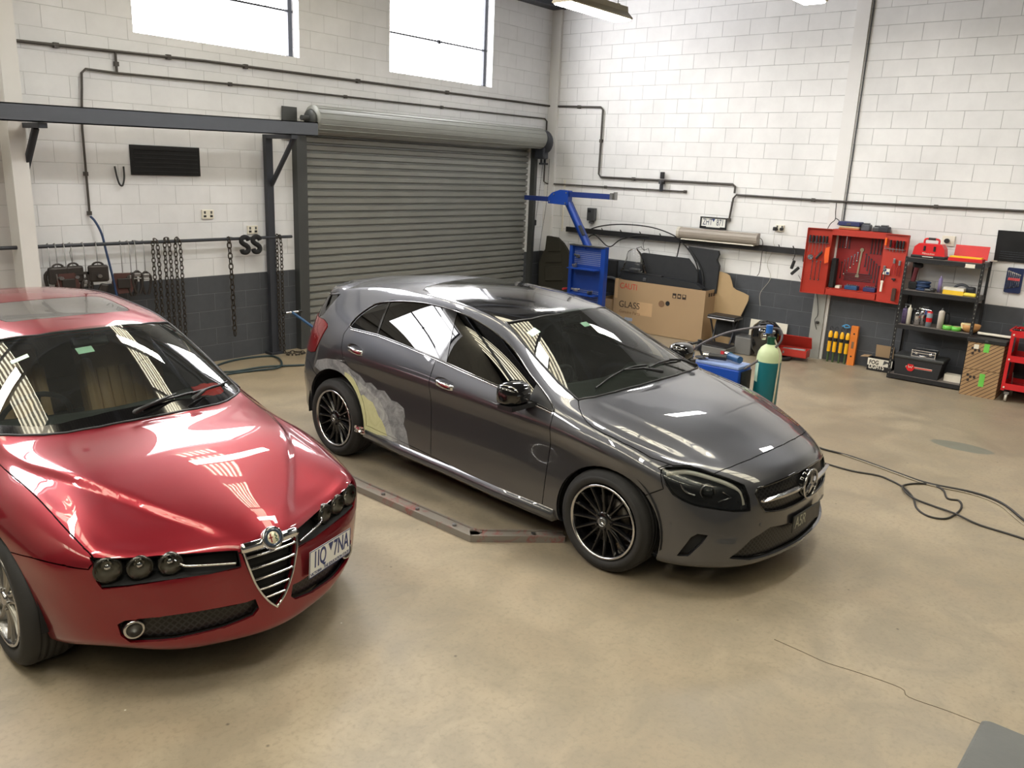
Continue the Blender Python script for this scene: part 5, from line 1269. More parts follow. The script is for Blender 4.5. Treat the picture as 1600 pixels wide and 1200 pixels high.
pipe('conduit_pipe', [(-7.43, -.03, 1.70), (-7.43, -.03, 2.17), (-7.43, -.03, 2.53), (-7.41, -.03, 2.80), (-7.40, -.03, 2.90), (-7.39, -.03, 3.04), (-7.35, -.03, 3.08), (-7.05, -.03, 3.075), (-5.46, -.03, 3.10), (-.16, -.03, 3.125), (-.10, -.03, 3.09), (-.10, -.03, 2.14), (-.06, -.06, 2.11), (-.03, -.10, 2.11), (-.03, -2.60, 2.105)], .012, P_,
     'thin dark pipe that drops behind the grey beam and ends above the blue hose', 'pipe', [(-7.43, -.02, 2.10), (-5.8, -.02, 3.095), (-4.2, -.02, 3.105), (-2.5, -.02, 3.115), (-7.43, -.025, 1.72), (-.02, -1.2, 2.107), (-.02, -2.6, 2.105)])
pipe('conduit_pipe', [(-7.05, -.03, 3.28), (-7.05, -.03, 3.08)], .013, P_, 'short upright pipe joining the two long wall pipes left of the windows', 'pipe', [(-7.05, -.03, 3.16)])
M['hose_blue'] = mat('blue air hose', (40, 62, 98), .45)
b = MB(); b.tube([(-7.43, -.04, 1.69), (-7.40, -.07, 1.64), (-7.36, -.10, 1.52), (-7.34, -.12, 1.35), (-7.31, -.13, 1.15), (-7.28, -.14, .9), (-7.26, -.14, .6), (-7.3, -.16, .3), (-7.2, -.22, .05), (-6.9, -.30, .012)], .012, 8, round_=6); o = b.build('air_hose', M['hose_blue']); tag(o, 'blue air hose hanging from the pipe end among the hanging clamps', 'hose')
# steel beam on brackets
t = empty('support_beam', (0, 0, 0), 0, 'long grey steel channel beam held on a post and brackets above the clamp rail', 'beam')
b = MB()
za, zb = 2.655, 2.745
for dz0, dz1, y0, y1 in ((-.085, .065, -.62, -.605), (.055, .065, -.62, -.52), (-.085, -.075, -.62, -.52)):
    vs = [(-12.5, y0, 2.56 + dz0), (-12.5, y1, 2.56 + dz0), (-12.5, y1, 2.56 + dz1), (-12.5, y0, 2.56 + dz1), (-5.08, y0, 2.745 - .07 + dz0), (-5.08, y1, 2.745 - .07 + dz0), (-5.08, y1, 2.745 - .07 + dz1), (-5.08, y0, 2.745 - .07 + dz1)]
    b.add(vs, [(0, 1, 2, 3), (4, 5, 6, 7), (0, 1, 5, 4), (1, 2, 6, 5), (2, 3, 7, 6), (3, 0, 4, 7)])
b.build('channel', M['steel_grey'], t)
b = MB(); b.box((-5.40, -.10, 1.29), (.09, .06, 2.58)); b.box((-5.38, -.08, .015), (.18, .14, .03)); b.build('post', M['steel_dark'], t)
b = MB(); b.box((-5.40, -.34, 2.565), (.08, .56, .045)); b.build('arm', M['steel_dark'], t)
b = MB(); b.cyl((-5.38, -.12, 2.02), (-5.38, -.58, 2.55), .028, n=4); b.build('brace', M['steel_dark'], t)
b = MB(); b.box((-8.0, -.30, 2.52), (.07, .58, .045)); b.build('arm', M['steel_dark'], t)
b = MB(); b.cyl((-8.02, -.06, 2.02), (-8.0, -.42, 2.50), .032, n=4); b.build('brace', M['steel_dark'], t)
# vent, hook, outlets
b = MB(); b.box((-6.59, -.012, 2.25), (.76, .022, .30)); o = b.build('vent_panel', M['blacksoft']); tag(o, 'flat black rectangular panel on the wall below the grey beam', 'wall panel')
for k in range(6): q = MB(); q.box((-6.59, -.026, 2.14 + k * .044), (.70, .008, .008)); q.build('slat', M['black'], o)
b = MB(); b.tube([(-7.14, -.02, 2.18), (-7.135, -.04, 2.08), (-7.12, -.05, 2.01), (-7.10, -.055, 1.99), (-7.08, -.05, 2.01), (-7.06, -.04, 2.08), (-7.05, -.02, 2.18)], .009, 8, round_=4); tag(b.build('wall_hook', M['black']), 'small black U shaped hook on the wall left of the black panel', 'hook')
def outlet(loc, axis, w_, h_, label, plug=False):
    t = empty('power_outlet', loc, 0 if axis == 'y' else -PI / 2, label, 'outlet')
    b = MB(); b.box((0, -.012, 0), (w_, .022, h_), bev=.004); b.build('face_plate', M['white_pl'], t)
    for q in (-1, 1):
        b = MB(); b.box((q * w_ * .28, -.026, h_ * .22), (.018, .008, .028)); b.build('switch', M['cap'], t)
        b = MB(); b.box((q * w_ * .28, -.0255, -h_ * .2), (.03, .005, .022)); b.build('socket', M['black'], t)
    if plug: b = MB(); b.box((-.05, -.05, -.01), (.05, .06, .05), bev=.01); b.box((.04, -.05, -.01), (.04, .06, .04), bev=.01); b.build('plug', M['black'], t)
outlet((-6.145, 0, 1.69), 'y', .14, .10, 'cream double power outlet on the back wall under the black panel')
outlet((-5.585, 0, 1.505), 'y', .135, .095, 'cream power outlet just above the two S shaped hooks')
# the rail with chains and clamps
t = empty('wall_rail', (0, 0, 0), 0, 'long dark round bar across the back wall carrying chains and clamps', 'rail')
b = MB(); b.cyl((-8.9, -.12, 1.42), (-5.12, -.12, 1.42), .018, n=12); b.build('bar', M['steel_dark'], t)
for x in (-8.55, -7.0, -5.9): b = MB(); b.box((x, -.06, 1.42), (.03, .12, .03)); b.build('rail_bracket', M['steel_dark'], t)
M['chain'] = mat('dark chain steel', (62, 56, 50), .45, .6, var=.3)
def chain_mesh(b, path, pitch=.044, w_=.0165, r=.0056):
    P = smooth_path([Vector(p) for p in path], 24); acc = 0; pos = [P[0]]
    for i in range(1, len(P)):
        d = (P[i] - P[i - 1]).length; 
        while acc + d >= pitch:
            f = (pitch - acc) / d; q = P[i - 1].lerp(P[i], f); pos.append(q); P[i - 1] = q; d = (P[i] - q).length; acc = 0
        acc += d
    for k in range(len(pos) - 1):
        a, c = pos[k], pos[k + 1]; d = (c - a).normalized(); u = Vector((1, 0, 0)) if abs(d.x) < .8 else Vector((0, 0, 1)); u = (u - d * u.dot(d)).normalized(); v = d.cross(u)
        s_ = u if k % 2 else v; m = (a + c) / 2; L = pitch * .64
        ring = []
        for j in range(10):
            an = 2 * PI * j / 10; ring.append(m + d * (L * math.cos(an)) + s_ * (w_ * max(-1, min(1, math.sin(an) * 1.2))))
        b.tube(ring, r, 5, closed=True)
def hang_chain(x, dx, z0, z1, label, tail=None, big=1):
    b = MB(); path = [(x, -.15, z0), (x, -.145, .9), (x + .003, -.14, 1.38), (x + dx / 2, -.12, 1.447), (x + dx, -.14, 1.38), (x + dx + .003, -.145, .8), (x + dx, -.15, z1)] if dx else [(x, -.14, 1.44), (x + .01, -.15, 1.0), (x + .02, -.15, z0)]
    if tail: path = path + tail
    chain_mesh(b, path, .044 * big, .0165 * big, .0056 * big); tag(b.build('hanging_chain', M['chain']), label, 'chain', 'chains over the wall rail')
hang_chain(-6.865, .055, .55, .62, 'doubled dark chain over the rail, nearest of the chains to the hanging clamps')
hang_chain(-6.735, .055, .35, .42, 'doubled dark chain over the rail, middle one of the three close together')
hang_chain(-6.615, .055, .16, .25, 'doubled dark chain over the rail, right one of the three close together')
hang_chain(-5.975, 0, .30, 0, 'single heavy chain hanging alone left of the S shaped hooks', big=1.35)
hang_chain(-5.345, .055, .05, .02, 'doubled chain beside the steel post, coiled on the floor at its end', [(-5.25, -.17, .012), (-5.15, -.2, .010), (-5.1, -.3, .010), (-5.22, -.34, .010), (-5.33, -.28, .010), (-5.28, -.2, .012)])
for k, x in enumerate((-5.775, -5.625)):
    b = MB(); S_ = [(.045, .050), (.03, .075), (-.005, .085), (-.04, .07), (-.048, .035), (-.02, .008), (.015, -.012), (.040, -.04), (.032, -.075), (0, -.09), (-.035, -.080), (-.045, -.055)]
    P = smooth_path([Vector((x + u, -.15, 1.352 + v)) for u, v in S_], 5); vs = []; 
    b.tube([tuple(p) for p in P], .028, 10); tag(b.build('s_hook', M['blacksoft']), ('left' if k == 0 else 'right') + ' one of two thick black S shaped hooks on the rail', 'hook', 'S shaped hooks')
M['clampA'] = mat('grimy steel', (58, 54, 52), .5, .5, var=.35); M['clampB'] = mat('rusty red steel', (78, 50, 46), .6, .2, var=.3)
random.seed(3)
ords = ['first', 'second', 'third', 'fourth', 'fifth', 'sixth', 'seventh', 'eighth', 'ninth', 'tenth']
cx = [-7.93, -7.83, -7.76, -7.68, -7.57, -7.46, -7.20, -7.12, -7.07, -6.96]
cz = [1.18, 1.20, 1.16, 1.20, 1.08, 1.20, 1.12, 1.10, 1.12, 1.10]
kind_ = [1, 0, 2, 0, 1, 0, 2, 1, 1, 1]
for k, (x, z) in enumerate(zip(cx, cz)):
    if k == 0: x = -7.89
    big = 1.4 if kind_[k] != 1 else 1; y = -.14 - .02 * (k % 3)
    look = ['bulky jaw clamp', 'slim open clamp', 'wide rusty plate clamp'][kind_[k]]
    t = empty('pull_clamp', (x, y, z), .5 * (random.random() - .5), look + ' hanging on a wire hook, ' + ords[k] + ' from the concrete column', 'clamp', 'pull clamps hanging on the wall rail'); t.scale = (1.35, 1.2, 1)
    b = MB(); b.tube([(0, 0, .0), (.0, 0, 1.40 - z), (.004, .03 , 1.447 - z), (.0, .06, 1.43 - z)], .0035, 6); b.build('wire_hook', M['steel'], t)
    mt = M['clampA'] if kind_[k] != 2 else M['clampB']
    if kind_[k] == 0:
        b = MB(); b.box((0, 0, -.06), (.10 * big, .05, .12 * big), bev=.02); b.box((.02, 0, -.16 * big), (.06, .04, .12), bev=.015, rot=Matrix.Rotation(.3, 3, 'Y')); b.build('clamp_body', mt, t)
        b = MB(); b.tube([(.035 * math.cos(a), 0, .02 + .03 * math.sin(a)) for a in (2 * PI * i / 14 for i in range(14))], .009, 6, closed=True); b.build('eye_ring', mt, t)
        b = MB(); b.cyl((0, -.02, -.08), (0, -.06, -.08), .018, n=6); b.build('jaw_bolt', M['steel'], t)
    elif kind_[k] == 1:
        b = MB(); b.tube([(.0, 0, .02), (-.035, 0, -.03), (-.03, 0, -.14), (-.012, 0, -.22)], [.010, .013, .012, .008], 6, round_=3); b.build('clamp_arm', mt, t)
        b = MB(); b.tube([(.0, 0, .02), (.035, 0, -.03), (.03, 0, -.14), (.012, 0, -.22)], .011, 6, round_=3); b.build('clamp_arm', mt, t)
        b = MB(); b.cyl((-.04, 0, -.06), (.04, 0, -.06), .007, n=8); b.box((0, 0, -.02), (.05, .03, .04), bev=.008); b.build('pivot', M['steel'], t)
    else:
        b = MB(); b.prism([(-.06, 0), (.05, 0), (.08, -.12), (.05, -.20), (-.04, -.21), (-.08, -.10)], -.018, .018, 'XZ'); b.build('clamp_body', mt, t)
        b = MB(); b.box((0, -.028, -.10), (.09, .02, .10), bev=.006); b.build('jaw_plate', M['clampA'], t)
t = empty('pulling_tool', (-7.66, -.17, 0), 0, 'dark rectangular pulling frame hanging low behind the clamps', 'tool')
b = MB(); b.box((-.10, 0, 1.02), (.022, .02, .28)); b.box((.10, 0, 1.02), (.022, .02, .28)); b.box((0, 0, 1.15), (.22, .02, .025)); b.box((0, 0, .90), (.22, .02, .025)); b.build('frame', M['clampA'], t)
b = MB(); b.cyl((-.20, -.02, 1.16), (-.17, -.02, .88), .008, n=8); b.build('pull_rod', M['steel'], t)
b = MB(); b.tube([(-.02, .01, 1.15), (-.03, .05, 1.35), (0, .05, 1.445), (.02, .04, 1.42)], .004, 6); b.build('wire_hook', M['steel'], t)
t = empty('hanging_spanner', (-8.52, -.14, 1.36), 0, 'small hook tool hanging left of the concrete column', 'tool')
b = MB(); b.cyl((0, 0, .06), (.03, 0, -.16), .006, n=8); b.build('shank', M['steel'], t); b = MB(); b.cyl((-.03, 0, .06), (.03, 0, .06), .016, n=10); b.build('head', M['steel_dark'], t)
# hose and jack handle on the floor
b = MB(); b.tube([(-6.95, -.75, .012), (-6.4, -.66, .012), (-6.1, -.70, .014), (-5.82, -.78, .022), (-5.62, -.56, .024), (-5.52, -.22, .012), (-5.85, -.12, .012), (-6.17, -.19, .012), (-6.42, -.40, .012), (-6.3, -.62, .022), (-5.9, -.66, .022), (-5.5, -.83, .012), (-5.2, -1.0, .012), (-4.9, -1.3, .012)], .012, 8, round_=8)
tag(b.build('air_hose', mat('dark green hose', (34, 52, 56), .5)), 'dark looped air hose on the floor in front of the chains', 'hose')
t = empty('floor_jack', (-5.05, -1.15, 0), 0, 'blue floor jack behind the grey car, its handle leaning up towards the wall', 'jack')
M['jackblue'] = mat('blue paint tool', (38, 78, 120), .4)
b = MB(); b.box((.1, 0, .09), (.5, .22, .10), bev=.02); b.build('jack_body', M['jackblue'], t)
for q in (-1, 1):
    for u in (-.1, .3): b = MB(); b.cyl((u, q * .12, .035), (u, q * .15, .035), .035, n=16); b.build('jack_wheel', M['steel'], t)
b = MB(); b.cyl((-.02, 0, .14), (-.43, .55, .60), .016, n=10); b.build('handle_bar', M['jackblue'], t)
b = MB(); b.cyl((-.53, .55, .60), (-.33, .55, .60), .012, n=10); b.build('grip', M['chrome'], t)
b = MB(); b.cyl((-.56, .55, .60), (-.52, .55, .60), .018, n=10); b.build('grip_end', M['black'], t)
b = MB(); b.cyl((-.34, .55, .60), (-.30, .55, .60), .018, n=10); b.build('grip_end', M['black'], t)
# drive-over frame rail under and beside the grey car
M['railm'] = (lambda: (lambda t: (t.l(t.mix(t.ramp(t.noise(7, 5, .7, t.co(), 1.), (.50, 0.), (.66, 1.)), lin((124, 118, 110)), lin((134, 72, 68))), t.b.inputs['Base Color']), setattr(t.b.inputs['Roughness'], 'default_value', .45), t.m)[-1])(NT('worn red and grey steel')))()
t = empty('floor_rail_frame', (0, 0, 0), 0, 'low steel pulling rail bolted to the floor between the two cars, worn red paint', 'rail')
def rail_seg(a, c, w_=.12, wd=.5):
    A, B = Vector((*a, 0)), Vector((*c, 0)); d = (B - A).normalized(); n_ = Vector((d.y, -d.x, 0)); b = MB()
    for o0, o1, z0, z1 in ((0, .018, 0, .045), (.018, .10, .0, .030), (.10, .112, 0, .040)):
        vs = [A + n_ * o0, A + n_ * o1, B + n_ * o1, B + n_ * o0]; vs = [(v.x, v.y, z0) for v in vs] + [(v.x, v.y, z1) for v in vs]
        b.add(vs, [(0, 1, 2, 3), (4, 5, 6, 7), (0, 1, 5, 4), (1, 2, 6, 5), (2, 3, 7, 6), (3, 0, 4, 7)])
    b.build('rail', M['railm'], t); L = (B - A).length; k = .2
    while k < L - .1:
        p = A + d * k + n_ * .055; q = MB(); q.cyl((p.x, p.y, .028), (p.x, p.y, .044), .016, n=6); q.build('bolt', M['steel'], t); k += .36
cr_ = [(-7.33, -2.4), (-7.53, -4.25), (-7.52, -5.34), (-7.06, -5.80)]
cr_ = [(-7.36, -1.2), (-7.37, -2.6), (-7.50, -4.2), (-7.525, -5.36), (-7.10, -5.80)]
for a, c in zip(cr_[::-1][:-1], cr_[::-1][1:]): rail_seg(a, c)
b = MB(); b.box((-7.2, -1.15, .02), (.5, .11, .035)); b.build('rail', M['railm'], t)
# cables on the floor to the right
M['cable'] = mat('black cable', (40, 38, 36), .5)
def floor_cable(pts, r, m, label):
    b = MB(); b.tube([(x, y, r + .0005 if len(p_) == 2 else p_[2]) for p_ in pts for x, y in [p_[:2]]], r, 8, round_=8); return tag(b.build('power_cable', m), label, 'cable')
c1 = [(-4.05, -5.6), (-3.85, -6.1), (-3.91, -6.32), (-3.93, -6.58), (-4.06, -6.99), (-4.13, -7.25), (-4.08, -7.57), (-4.16, -7.78), (-4.42, -7.97), (-4.9, -8.3)]
floor_cable(c1, .009, M['cable'], 'upper of two long cables crossing the floor from the grey car to the right edge')
c1b = [(-3.96, -5.6), (-3.88, -6.2), (-3.95, -6.60), (-4.08, -7.0), (-4.155, -7.26), (-4.12, -7.55), (-4.20, -7.76), (-4.46, -7.95), (-4.94, -8.28)]
floor_cable(c1b, .006, mat('grey lead', (150, 140, 122), .5), 'thin pale lead running against the upper long floor cable')
c2 = [(-4.30, -5.8), (-4.25, -6.2), (-4.28, -6.45), (-4.30, -6.7), (-4.25, -6.89), (-4.29, -7.01), (-4.39, -7.14), (-4.56, -7.25), (-4.76, -7.33, .006), (-4.86, -7.43), (-4.83, -7.53), (-4.69, -7.57), (-4.50, -7.575), (-4.36, -7.53), (-4.37, -7.45), (-4.20, -7.38), (-4.14, -7.28), (-4.20, -7.19), (-4.30, -7.13), (-4.40, -7.13, .018), (-4.52, -7.19, .018), (-4.60, -7.28, .016), (-4.62, -7.40), (-4.69, -7.57, .018), (-4.76, -7.75), (-4.80, -8.03), (-4.95, -8.5)]
floor_cable(c2, .0075, M['cable'], 'lower long floor cable with a loop lying in the middle of it')
# grey mat at the lower right corner
b = MB(); A = Vector((-7.262, -8.245, 0)); e1 = (Vector((-7.64, -8.235, 0)) - A).normalized(); e2 = Vector((e1.y, -e1.x, 0)); e2 = e2 if (Vector((-7.24, -8.41, 0)) - A).dot(e2) > 0 else -e2
L, W_ = .80, .48; out = []
for cx_, cy_, a0 in ((.03, .03, PI), (L - .03, .03, 1.5 * PI), (L - .03, W_ - .03, 0), (.03, W_ - .03, .5 * PI)):
    for k in range(6): a = a0 + k * PI / 10; out.append((cx_ + .03 * math.cos(a), cy_ + .03 * math.sin(a)))
vs = []
for inset, z in ((0, 0), (0, .035), (.012, .045)):
    for u, v in out:
        u2 = u + (inset if u < L / 2 else -inset); v2 = v + (inset if v < W_ / 2 else -inset); p = A + e1 * u2 + e2 * v2; vs.append((p.x, p.y, z))
n = len(out); b.add(vs, [(k * n + i, k * n + (i + 1) % n, (k + 1) * n + (i + 1) % n, (k + 1) * n + i) for k in range(2) for i in range(n)] + [tuple(range(2 * n, 3 * n))])
tag(b.build('floor_board', mat('scuffed grey plastic', (98, 100, 98), .5, var=.25, scale=6, bump=.15)), 'scuffed grey rounded board lying on the floor at the lower right corner', 'board')
# ================================================================ things on and by the right wall
RZ = -PI / 2     # local x runs towards the viewer along the wall, local y into the room is negative: object frame for wall things
def wall_thing(name, y, z, label, cat, x=0, group=None):
    """thing on the right wall: local +x = towards the viewer (-Y world), local -y = out into the room (-X world)"""
    return empty(name, (x, y, z), RZ, label, cat, group)
pipe('conduit_pipe', [(-.03, -3.34, 1.74), (-.03, -3.37, 2.05), (-.03, -3.41, 2.10), (-.03, -4.70, 2.09), (-.055, -4.82, 2.09), (-.03, -4.95, 2.09), (-.03, -6.95, 2.10), (-.03, -9.5, 2.10)], .014, P_, 'dark conduit crossing the concrete column on the right wall above the red tool cabinet', 'pipe', [(-.02, -4.5, 2.09), (-.02, -6.0, 2.095), (-.03, -3.34, 1.75)])
t = wall_thing('air_regulator', -2.22, 2.22, 'black air regulator set into the wall conduit left of the number plate', 'regulator')
b = MB(); b.box((0, -.06, .10), (.05, .06, .10), bev=.008); b.box((0, -.06, .0), (.09, .05, .05), bev=.01); b.build('regulator_body', M['black'], t)
b = MB(); b.cyl((0, -.06, -.02), (0, -.06, -.13), .028, n=14); b.build('filter_bowl', M['steel_dark'], t)
b = MB(); b.cyl((.0, -.09, .0), (.0, -.115, .0), .024, n=16); b.build('gauge', M['cap'], t)
t = wall_thing('isolator_switch', -.985, 1.67, 'small grey isolator box on the wall beside the blue pulling arm', 'switch')
b = MB(); b.box((0, -.04, 0), (.14, .075, .20), bev=.008); b.build('box', M['cap'], t); b = MB(); b.cyl((-.02, -.08, .05), (-.02, -.095, .05), .022, n=14); b.build('knob', M['black'], t)
b = MB(); b.box((0, -.04, -.125), (.07, .05, .04), bev=.01); b.build('cable_gland', M['cap'], t)
b = MB(); b.cyl((-.02, -.40, 1.36), (-.02, -.40, 2.18), .014, n=10); tag(b.build('conduit_pipe', M['white_pl']), 'thin white upright conduit near the corner of the right wall', 'pipe')
# long black rail with pegs
t = empty('wall_rail', (0, 0, 0), 0, 'long black wall rail with pegs behind the boxes on the right wall', 'rail')
b = MB(); b.box((-.07, -2.6, 1.405), (.05, 4.14, .08)); b.build('bar', M['black'], t)
for y in (-.9, -1.25, -1.6, -1.95, -2.3, -2.65, -4.15, -4.35): b = MB(); b.cyl((-.09, y, 1.44), (-.13, y, 1.475), .007, n=8); b.build('peg', M['black'], t)
t = empty('hanging_tool_bundle', (-.12, -4.58, 1.37), 0, 'lumpy dark tools bunched at the right end of the black wall rail', 'tool')
b = MB(); random.seed(2)
for k in range(7): b.box((-.02 * random.random(), -.06 + .03 * k * .6, .02 * random.random() - .01 * k), (.05, .05, .07 + .05 * random.random()), bev=.012, rz=random.random())
b.build('grips', M['black'], t); b = MB(); b.tube([(0, .03, 0), (-.01, .02, -.18), (-.01, -.03, -.36)], .007, 6); b.build('lead', M['cable'], t)
b = MB(); b.tube([(0, 0, 0), (-.01, -.03, -.12), (-.01, -.02, -.3)], .02, 8); b.build('black_handle', M['black'], t)
t = empty('air_gun', (-.13, -4.38, 1.20), 0, 'black pistol shaped blow gun hanging by its hose from the wall rail', 'air gun')
b = MB(); b.box((0, 0.0, .03), (.035, .04, .12), bev=.01, rot=Matrix.Rotation(.25, 3, 'X')); b.box((0, -.04, -.05), (.035, .04, .14), bev=.01, rot=Matrix.Rotation(.75, 3, 'X')); b.build('gun_body', M['black'], t)
b = MB(); b.cyl((0, -.09, -.10), (0, -.16, -.19), .004, n=6); b.build('nozzle', M['steel'], t); b = MB(); b.tube([(0, .01, .09), (0, -.01, .15), (.02, .01, .24)], .005, 6, round_=3); b.build('hose', M['cable'], t)
# number plate on the wall: dark frame, pale blue letters
b = MB(); npw = bpy.data.objects.new('wall_number_plate', None); COL.objects.link(npw); npw.location = (-.03, -3.105, 1.688); npw.empty_display_size = .05
tag(npw, 'black framed number plate reading ZHT 871 on the right wall above the long grey lamp', 'number plate')
Fm = Matrix(((0, 0, -1, -.03), (-1, 0, 0, -3.105), (0, 1, 0, 1.688), (0, 0, 0, 1))); npw.matrix_world = Fm
b.box((0, 0, 0), (.372, .134, .004)); b.build('plate_sheet', M['plate_white'], npw)
b = MB()
for x, y, a, c in ((0, .072, .42, .018), (0, -.073, .42, .022), (.198, 0, .022, .16), (-.198, 0, .022, .16), (-.15, -.062, .08, .02), (.15, -.062, .08, .02)): b.box((x, y, .004), (a, c, .008))
b.build('plate_frame', M['black'], npw)
M['ink'] = mat('navy ink', (48, 56, 84), .5)
for s_, x in (('ZHT', -.092), ('871', .105)):
    o = text('plate_characters', s_, .125, Matrix.Identity(4), M['ink'], None, .0006, .7); o.parent = npw; o.matrix_local = Matrix.Translation((x, .006, .0032)) @ Matrix.Diagonal((.62, 1, 1, 1))
b = MB(); b.prism([(-.024, .058), (.024, .058), (0, .012)], .0022, .0034); b.build('plate_triangle', M['plate_blue'], npw)
# long grey batten light lying on the rail
t = empty('batten_light', (-.12, -3.24, 1.525), RZ, 'long unlit grey ribbed batten light resting on the black wall rail', 'lamp')
Mb = mat('aged grey plastic', (150, 142, 132), .45)
b = MB(); n = 12; prof = []
for k in range(n + 1): a = PI * k / n; prof.append((-.075 + .075 * 1.0 * (1 - math.sin(a)) * .4 - .03 * math.sin(a), .075 * math.cos(a)))
prof = [(0, .075), (-.06, .078), (-.10, .05), (-.112, .02), (-.112, -.02), (-.10, -.05), (-.06, -.078), (0, -.075)]
b.prism([(y, z) for y, z in prof], -.60, .60, 'YZ'); b.build('diffuser', Mb, t)
for k in range(9): b = MB() if k == 0 else b; b.box((0, -.113 + .004 * abs(k - 4) ** 1.5 * .6, -.06 + k * .015), (1.18, .003, .003))
b.build('ribs', Mb, t)
for s_ in (-1, 1): b = MB(); b.prism([(y * 1.06, z * 1.06) for y, z in prof], s_ * .60 - .012 * 1, s_ * .60 + .03, 'YZ'); b.build('end_cap', mat('light grey plastic', (186, 180, 168), .5) if s_ == -1 else Mb, t)
b = MB(); b.box((0.02, -.06, -.088), (1.12, .05, .016)); b.build('white_tube', M['white_pl'], t)
b = MB(); b.tube([(.64, -.03, .02), (.69, -.03, -.04), (.70, -.04, -.30), (.69, -.03, -.45), (.66, -.02, -.50)], .005, 6, round_=4); b.build('lead', M['cable'], t)
outlet((0, -4.09, 1.69), 'x', .12, .09, 'white outlet with black plugs on the right wall left of the red cabinet', True)
b = MB(); b.tube([(-.04, -4.04, 1.66), (-.03, -4.03, 1.5), (-.05, -4.06, 1.42), (-.03, -3.98, 1.2), (-.03, -4.05, 1.0), (-.03, -3.93, .78), (-.03, -3.95, .6)], .003, 5, round_=6); tag(b.build('power_cable', mat('light grey flex', (176, 172, 160), .5)), 'thin pale flex dangling down the wall from the outlet', 'cable')
b = MB(); b.tube([(-.06, -.93, 1.41), (-.10, -1.2, 1.50), (-.12, -1.6, 1.56), (-.12, -2.1, 1.56), (-.10, -2.45, 1.49), (-.10, -2.62, 1.40), (-.10, -2.62, 1.25), (-.10, -2.60, 1.12)], .010, 6, round_=6); tag(b.build('rubber_strip', M['rubber']), 'black rubber door seal arching over the wall rail above the cartons', 'seal')
b = MB(); b.tube([(-.14, -2.58, 1.46), (-.14, -2.72, 1.36), (-.16, -2.88, 1.22), (-.18, -3.00, 1.05), (-.20, -3.04, .85)], .010, 6, round_=6); tag(b.build('rubber_strip', M['rubber']), 'black rubber strip sloping down the wall behind the black panel', 'seal')
b = MB(); b.tube([(-.10, -.78, 1.0), (-.10, -.9, 1.2), (-.11, -1.1, 1.36), (-.12, -1.4, 1.20), (-.12, -1.6, 1.32), (-.11, -1.85, 1.40), (-.10, -2.1, 1.42)], .009, 6, round_=6); tag(b.build('rubber_strip', M['rubber']), 'thin black strip curving up from the floor carpet to the wall rail', 'seal')
t = empty('coat_hanger', (-.12, -2.05, 1.18), 0, 'bent black wire hanger between the rail and the clear plastic bag', 'hanger')
b = MB(); b.tube([(0, .14, .04), (0, .06, .07), (0, .0, .02), (0, -.07, .06), (0, -.12, -.06)], .005, 6); b.build('wire', M['black'], t); b = MB(); b.tube([(0, 0, .02), (-.01, .02, .12), (0, 0, .2)], .004, 6); b.build('hook', M['black'], t)
# ---------------------------------------------------------------- blue pulling tower
Mblue = mat('blue enamel steel', (22, 62, 148), .35, .1, var=.1); Mbl2 = mat('navy enamel steel', (28, 48, 110), .4, .1)
t = empty('pulling_tower', (-.95, -1.6, 0), RZ, 'blue steel pulling tower with a perforated tool board and a tilted T shaped arm', 'pulling tower')
b = MB(); b.box((0, 0, .09), (.74, .60, .10), bev=.01); b.build('base', Mblue, t)
for u in (-.3, .3):
    for v in (-.24, .24): b = MB(); b.cyl((u - .02, v, .035), (u + .02, v, .035), .035, n=14); b.build('castor', M['rubber'], t)
b = MB(); b.box((-.29, 0, .67), (.055, .09, 1.20)); b.box((.29, 0, .67), (.075, .09, 1.20)); b.build('upright', Mblue, t)
def holes_mat():
    q = NT('perforated blue board'); s_ = q.n('SeparateXYZ'); q.l(q.co(), s_.inputs[0])
    fu = q.math('ABSOLUTE', q.math('SUBTRACT', q.math('FRACT', q.math('MULTIPLY', s_.outputs[0], 36)), .5)); fv = q.math('ABSOLUTE', q.math('SUBTRACT', q.math('FRACT', q.math('MULTIPLY', s_.outputs[2], 36)), .5))
    f = q.math('LESS_THAN', q.math('MAXIMUM', fu, fv), .24); band = q.math('ABSOLUTE', q.math('SUBTRACT', q.math('ABSOLUTE', q.math('SUBTRACT', s_.outputs[2], .80)), .28))
    f = q.math('MULTIPLY', f, q.math('LESS_THAN', band, .10)); q.l(q.mix(f, lin((24, 60, 140)), lin((150, 158, 170))), q.b.inputs['Base Color']); q.b.inputs['Roughness'].default_value = .4; return q.m
b = MB(); b.box((0, .01, .80), (.52, .012, .90)); b.build('tool_board', holes_mat(), t)
b = MB(); b.box((0, 0, 1.262), (.64, .11, .016)); b.build('top_plate', M['cap'], t)
for z in (.93, .55): b = MB(); b.box((0, -.10, z), (.50, .18, .012)); b.build('shelf', Mblue, t)
b = MB(); b.cyl((-.02, .02, 1.24), (-.43, .02, 1.86), .06, n=4); b.build('arm', Mblue, t)
b = MB(); b.box((-.13, -.03, 1.48), (.03, .05, .16), rot=Matrix.Rotation(-.55, 3, 'Y')); b.build('arm_pin', M['steel_dark'], t)
b = MB(); b.prism([(-.77, 1.84), (-.40, 1.83), (-.40, 2.04), (-.55, 2.05), (-.70, 2.00), (-.77, 1.94)], -.055, .055, 'XZ'); b.build('head_plate', Mblue, t)
for u, v in ((-.74, 1.87), (-.44, 1.86), (-.43, 2.01), (-.66, 1.98)): q = MB(); q.cyl((u, -.06, v), (u, -.066, v), .012, n=8); q.build('bolt', M['steel'], t)
b = MB(); b.box((-.02, 0, 1.99), (.74, .07, .075)); b.build('tower_beam', Mbl2, t)
b = MB(); b.box((-1.0, 0, 1.90), (.50, .07, .07)); b.build('tower_beam', Mbl2, t)
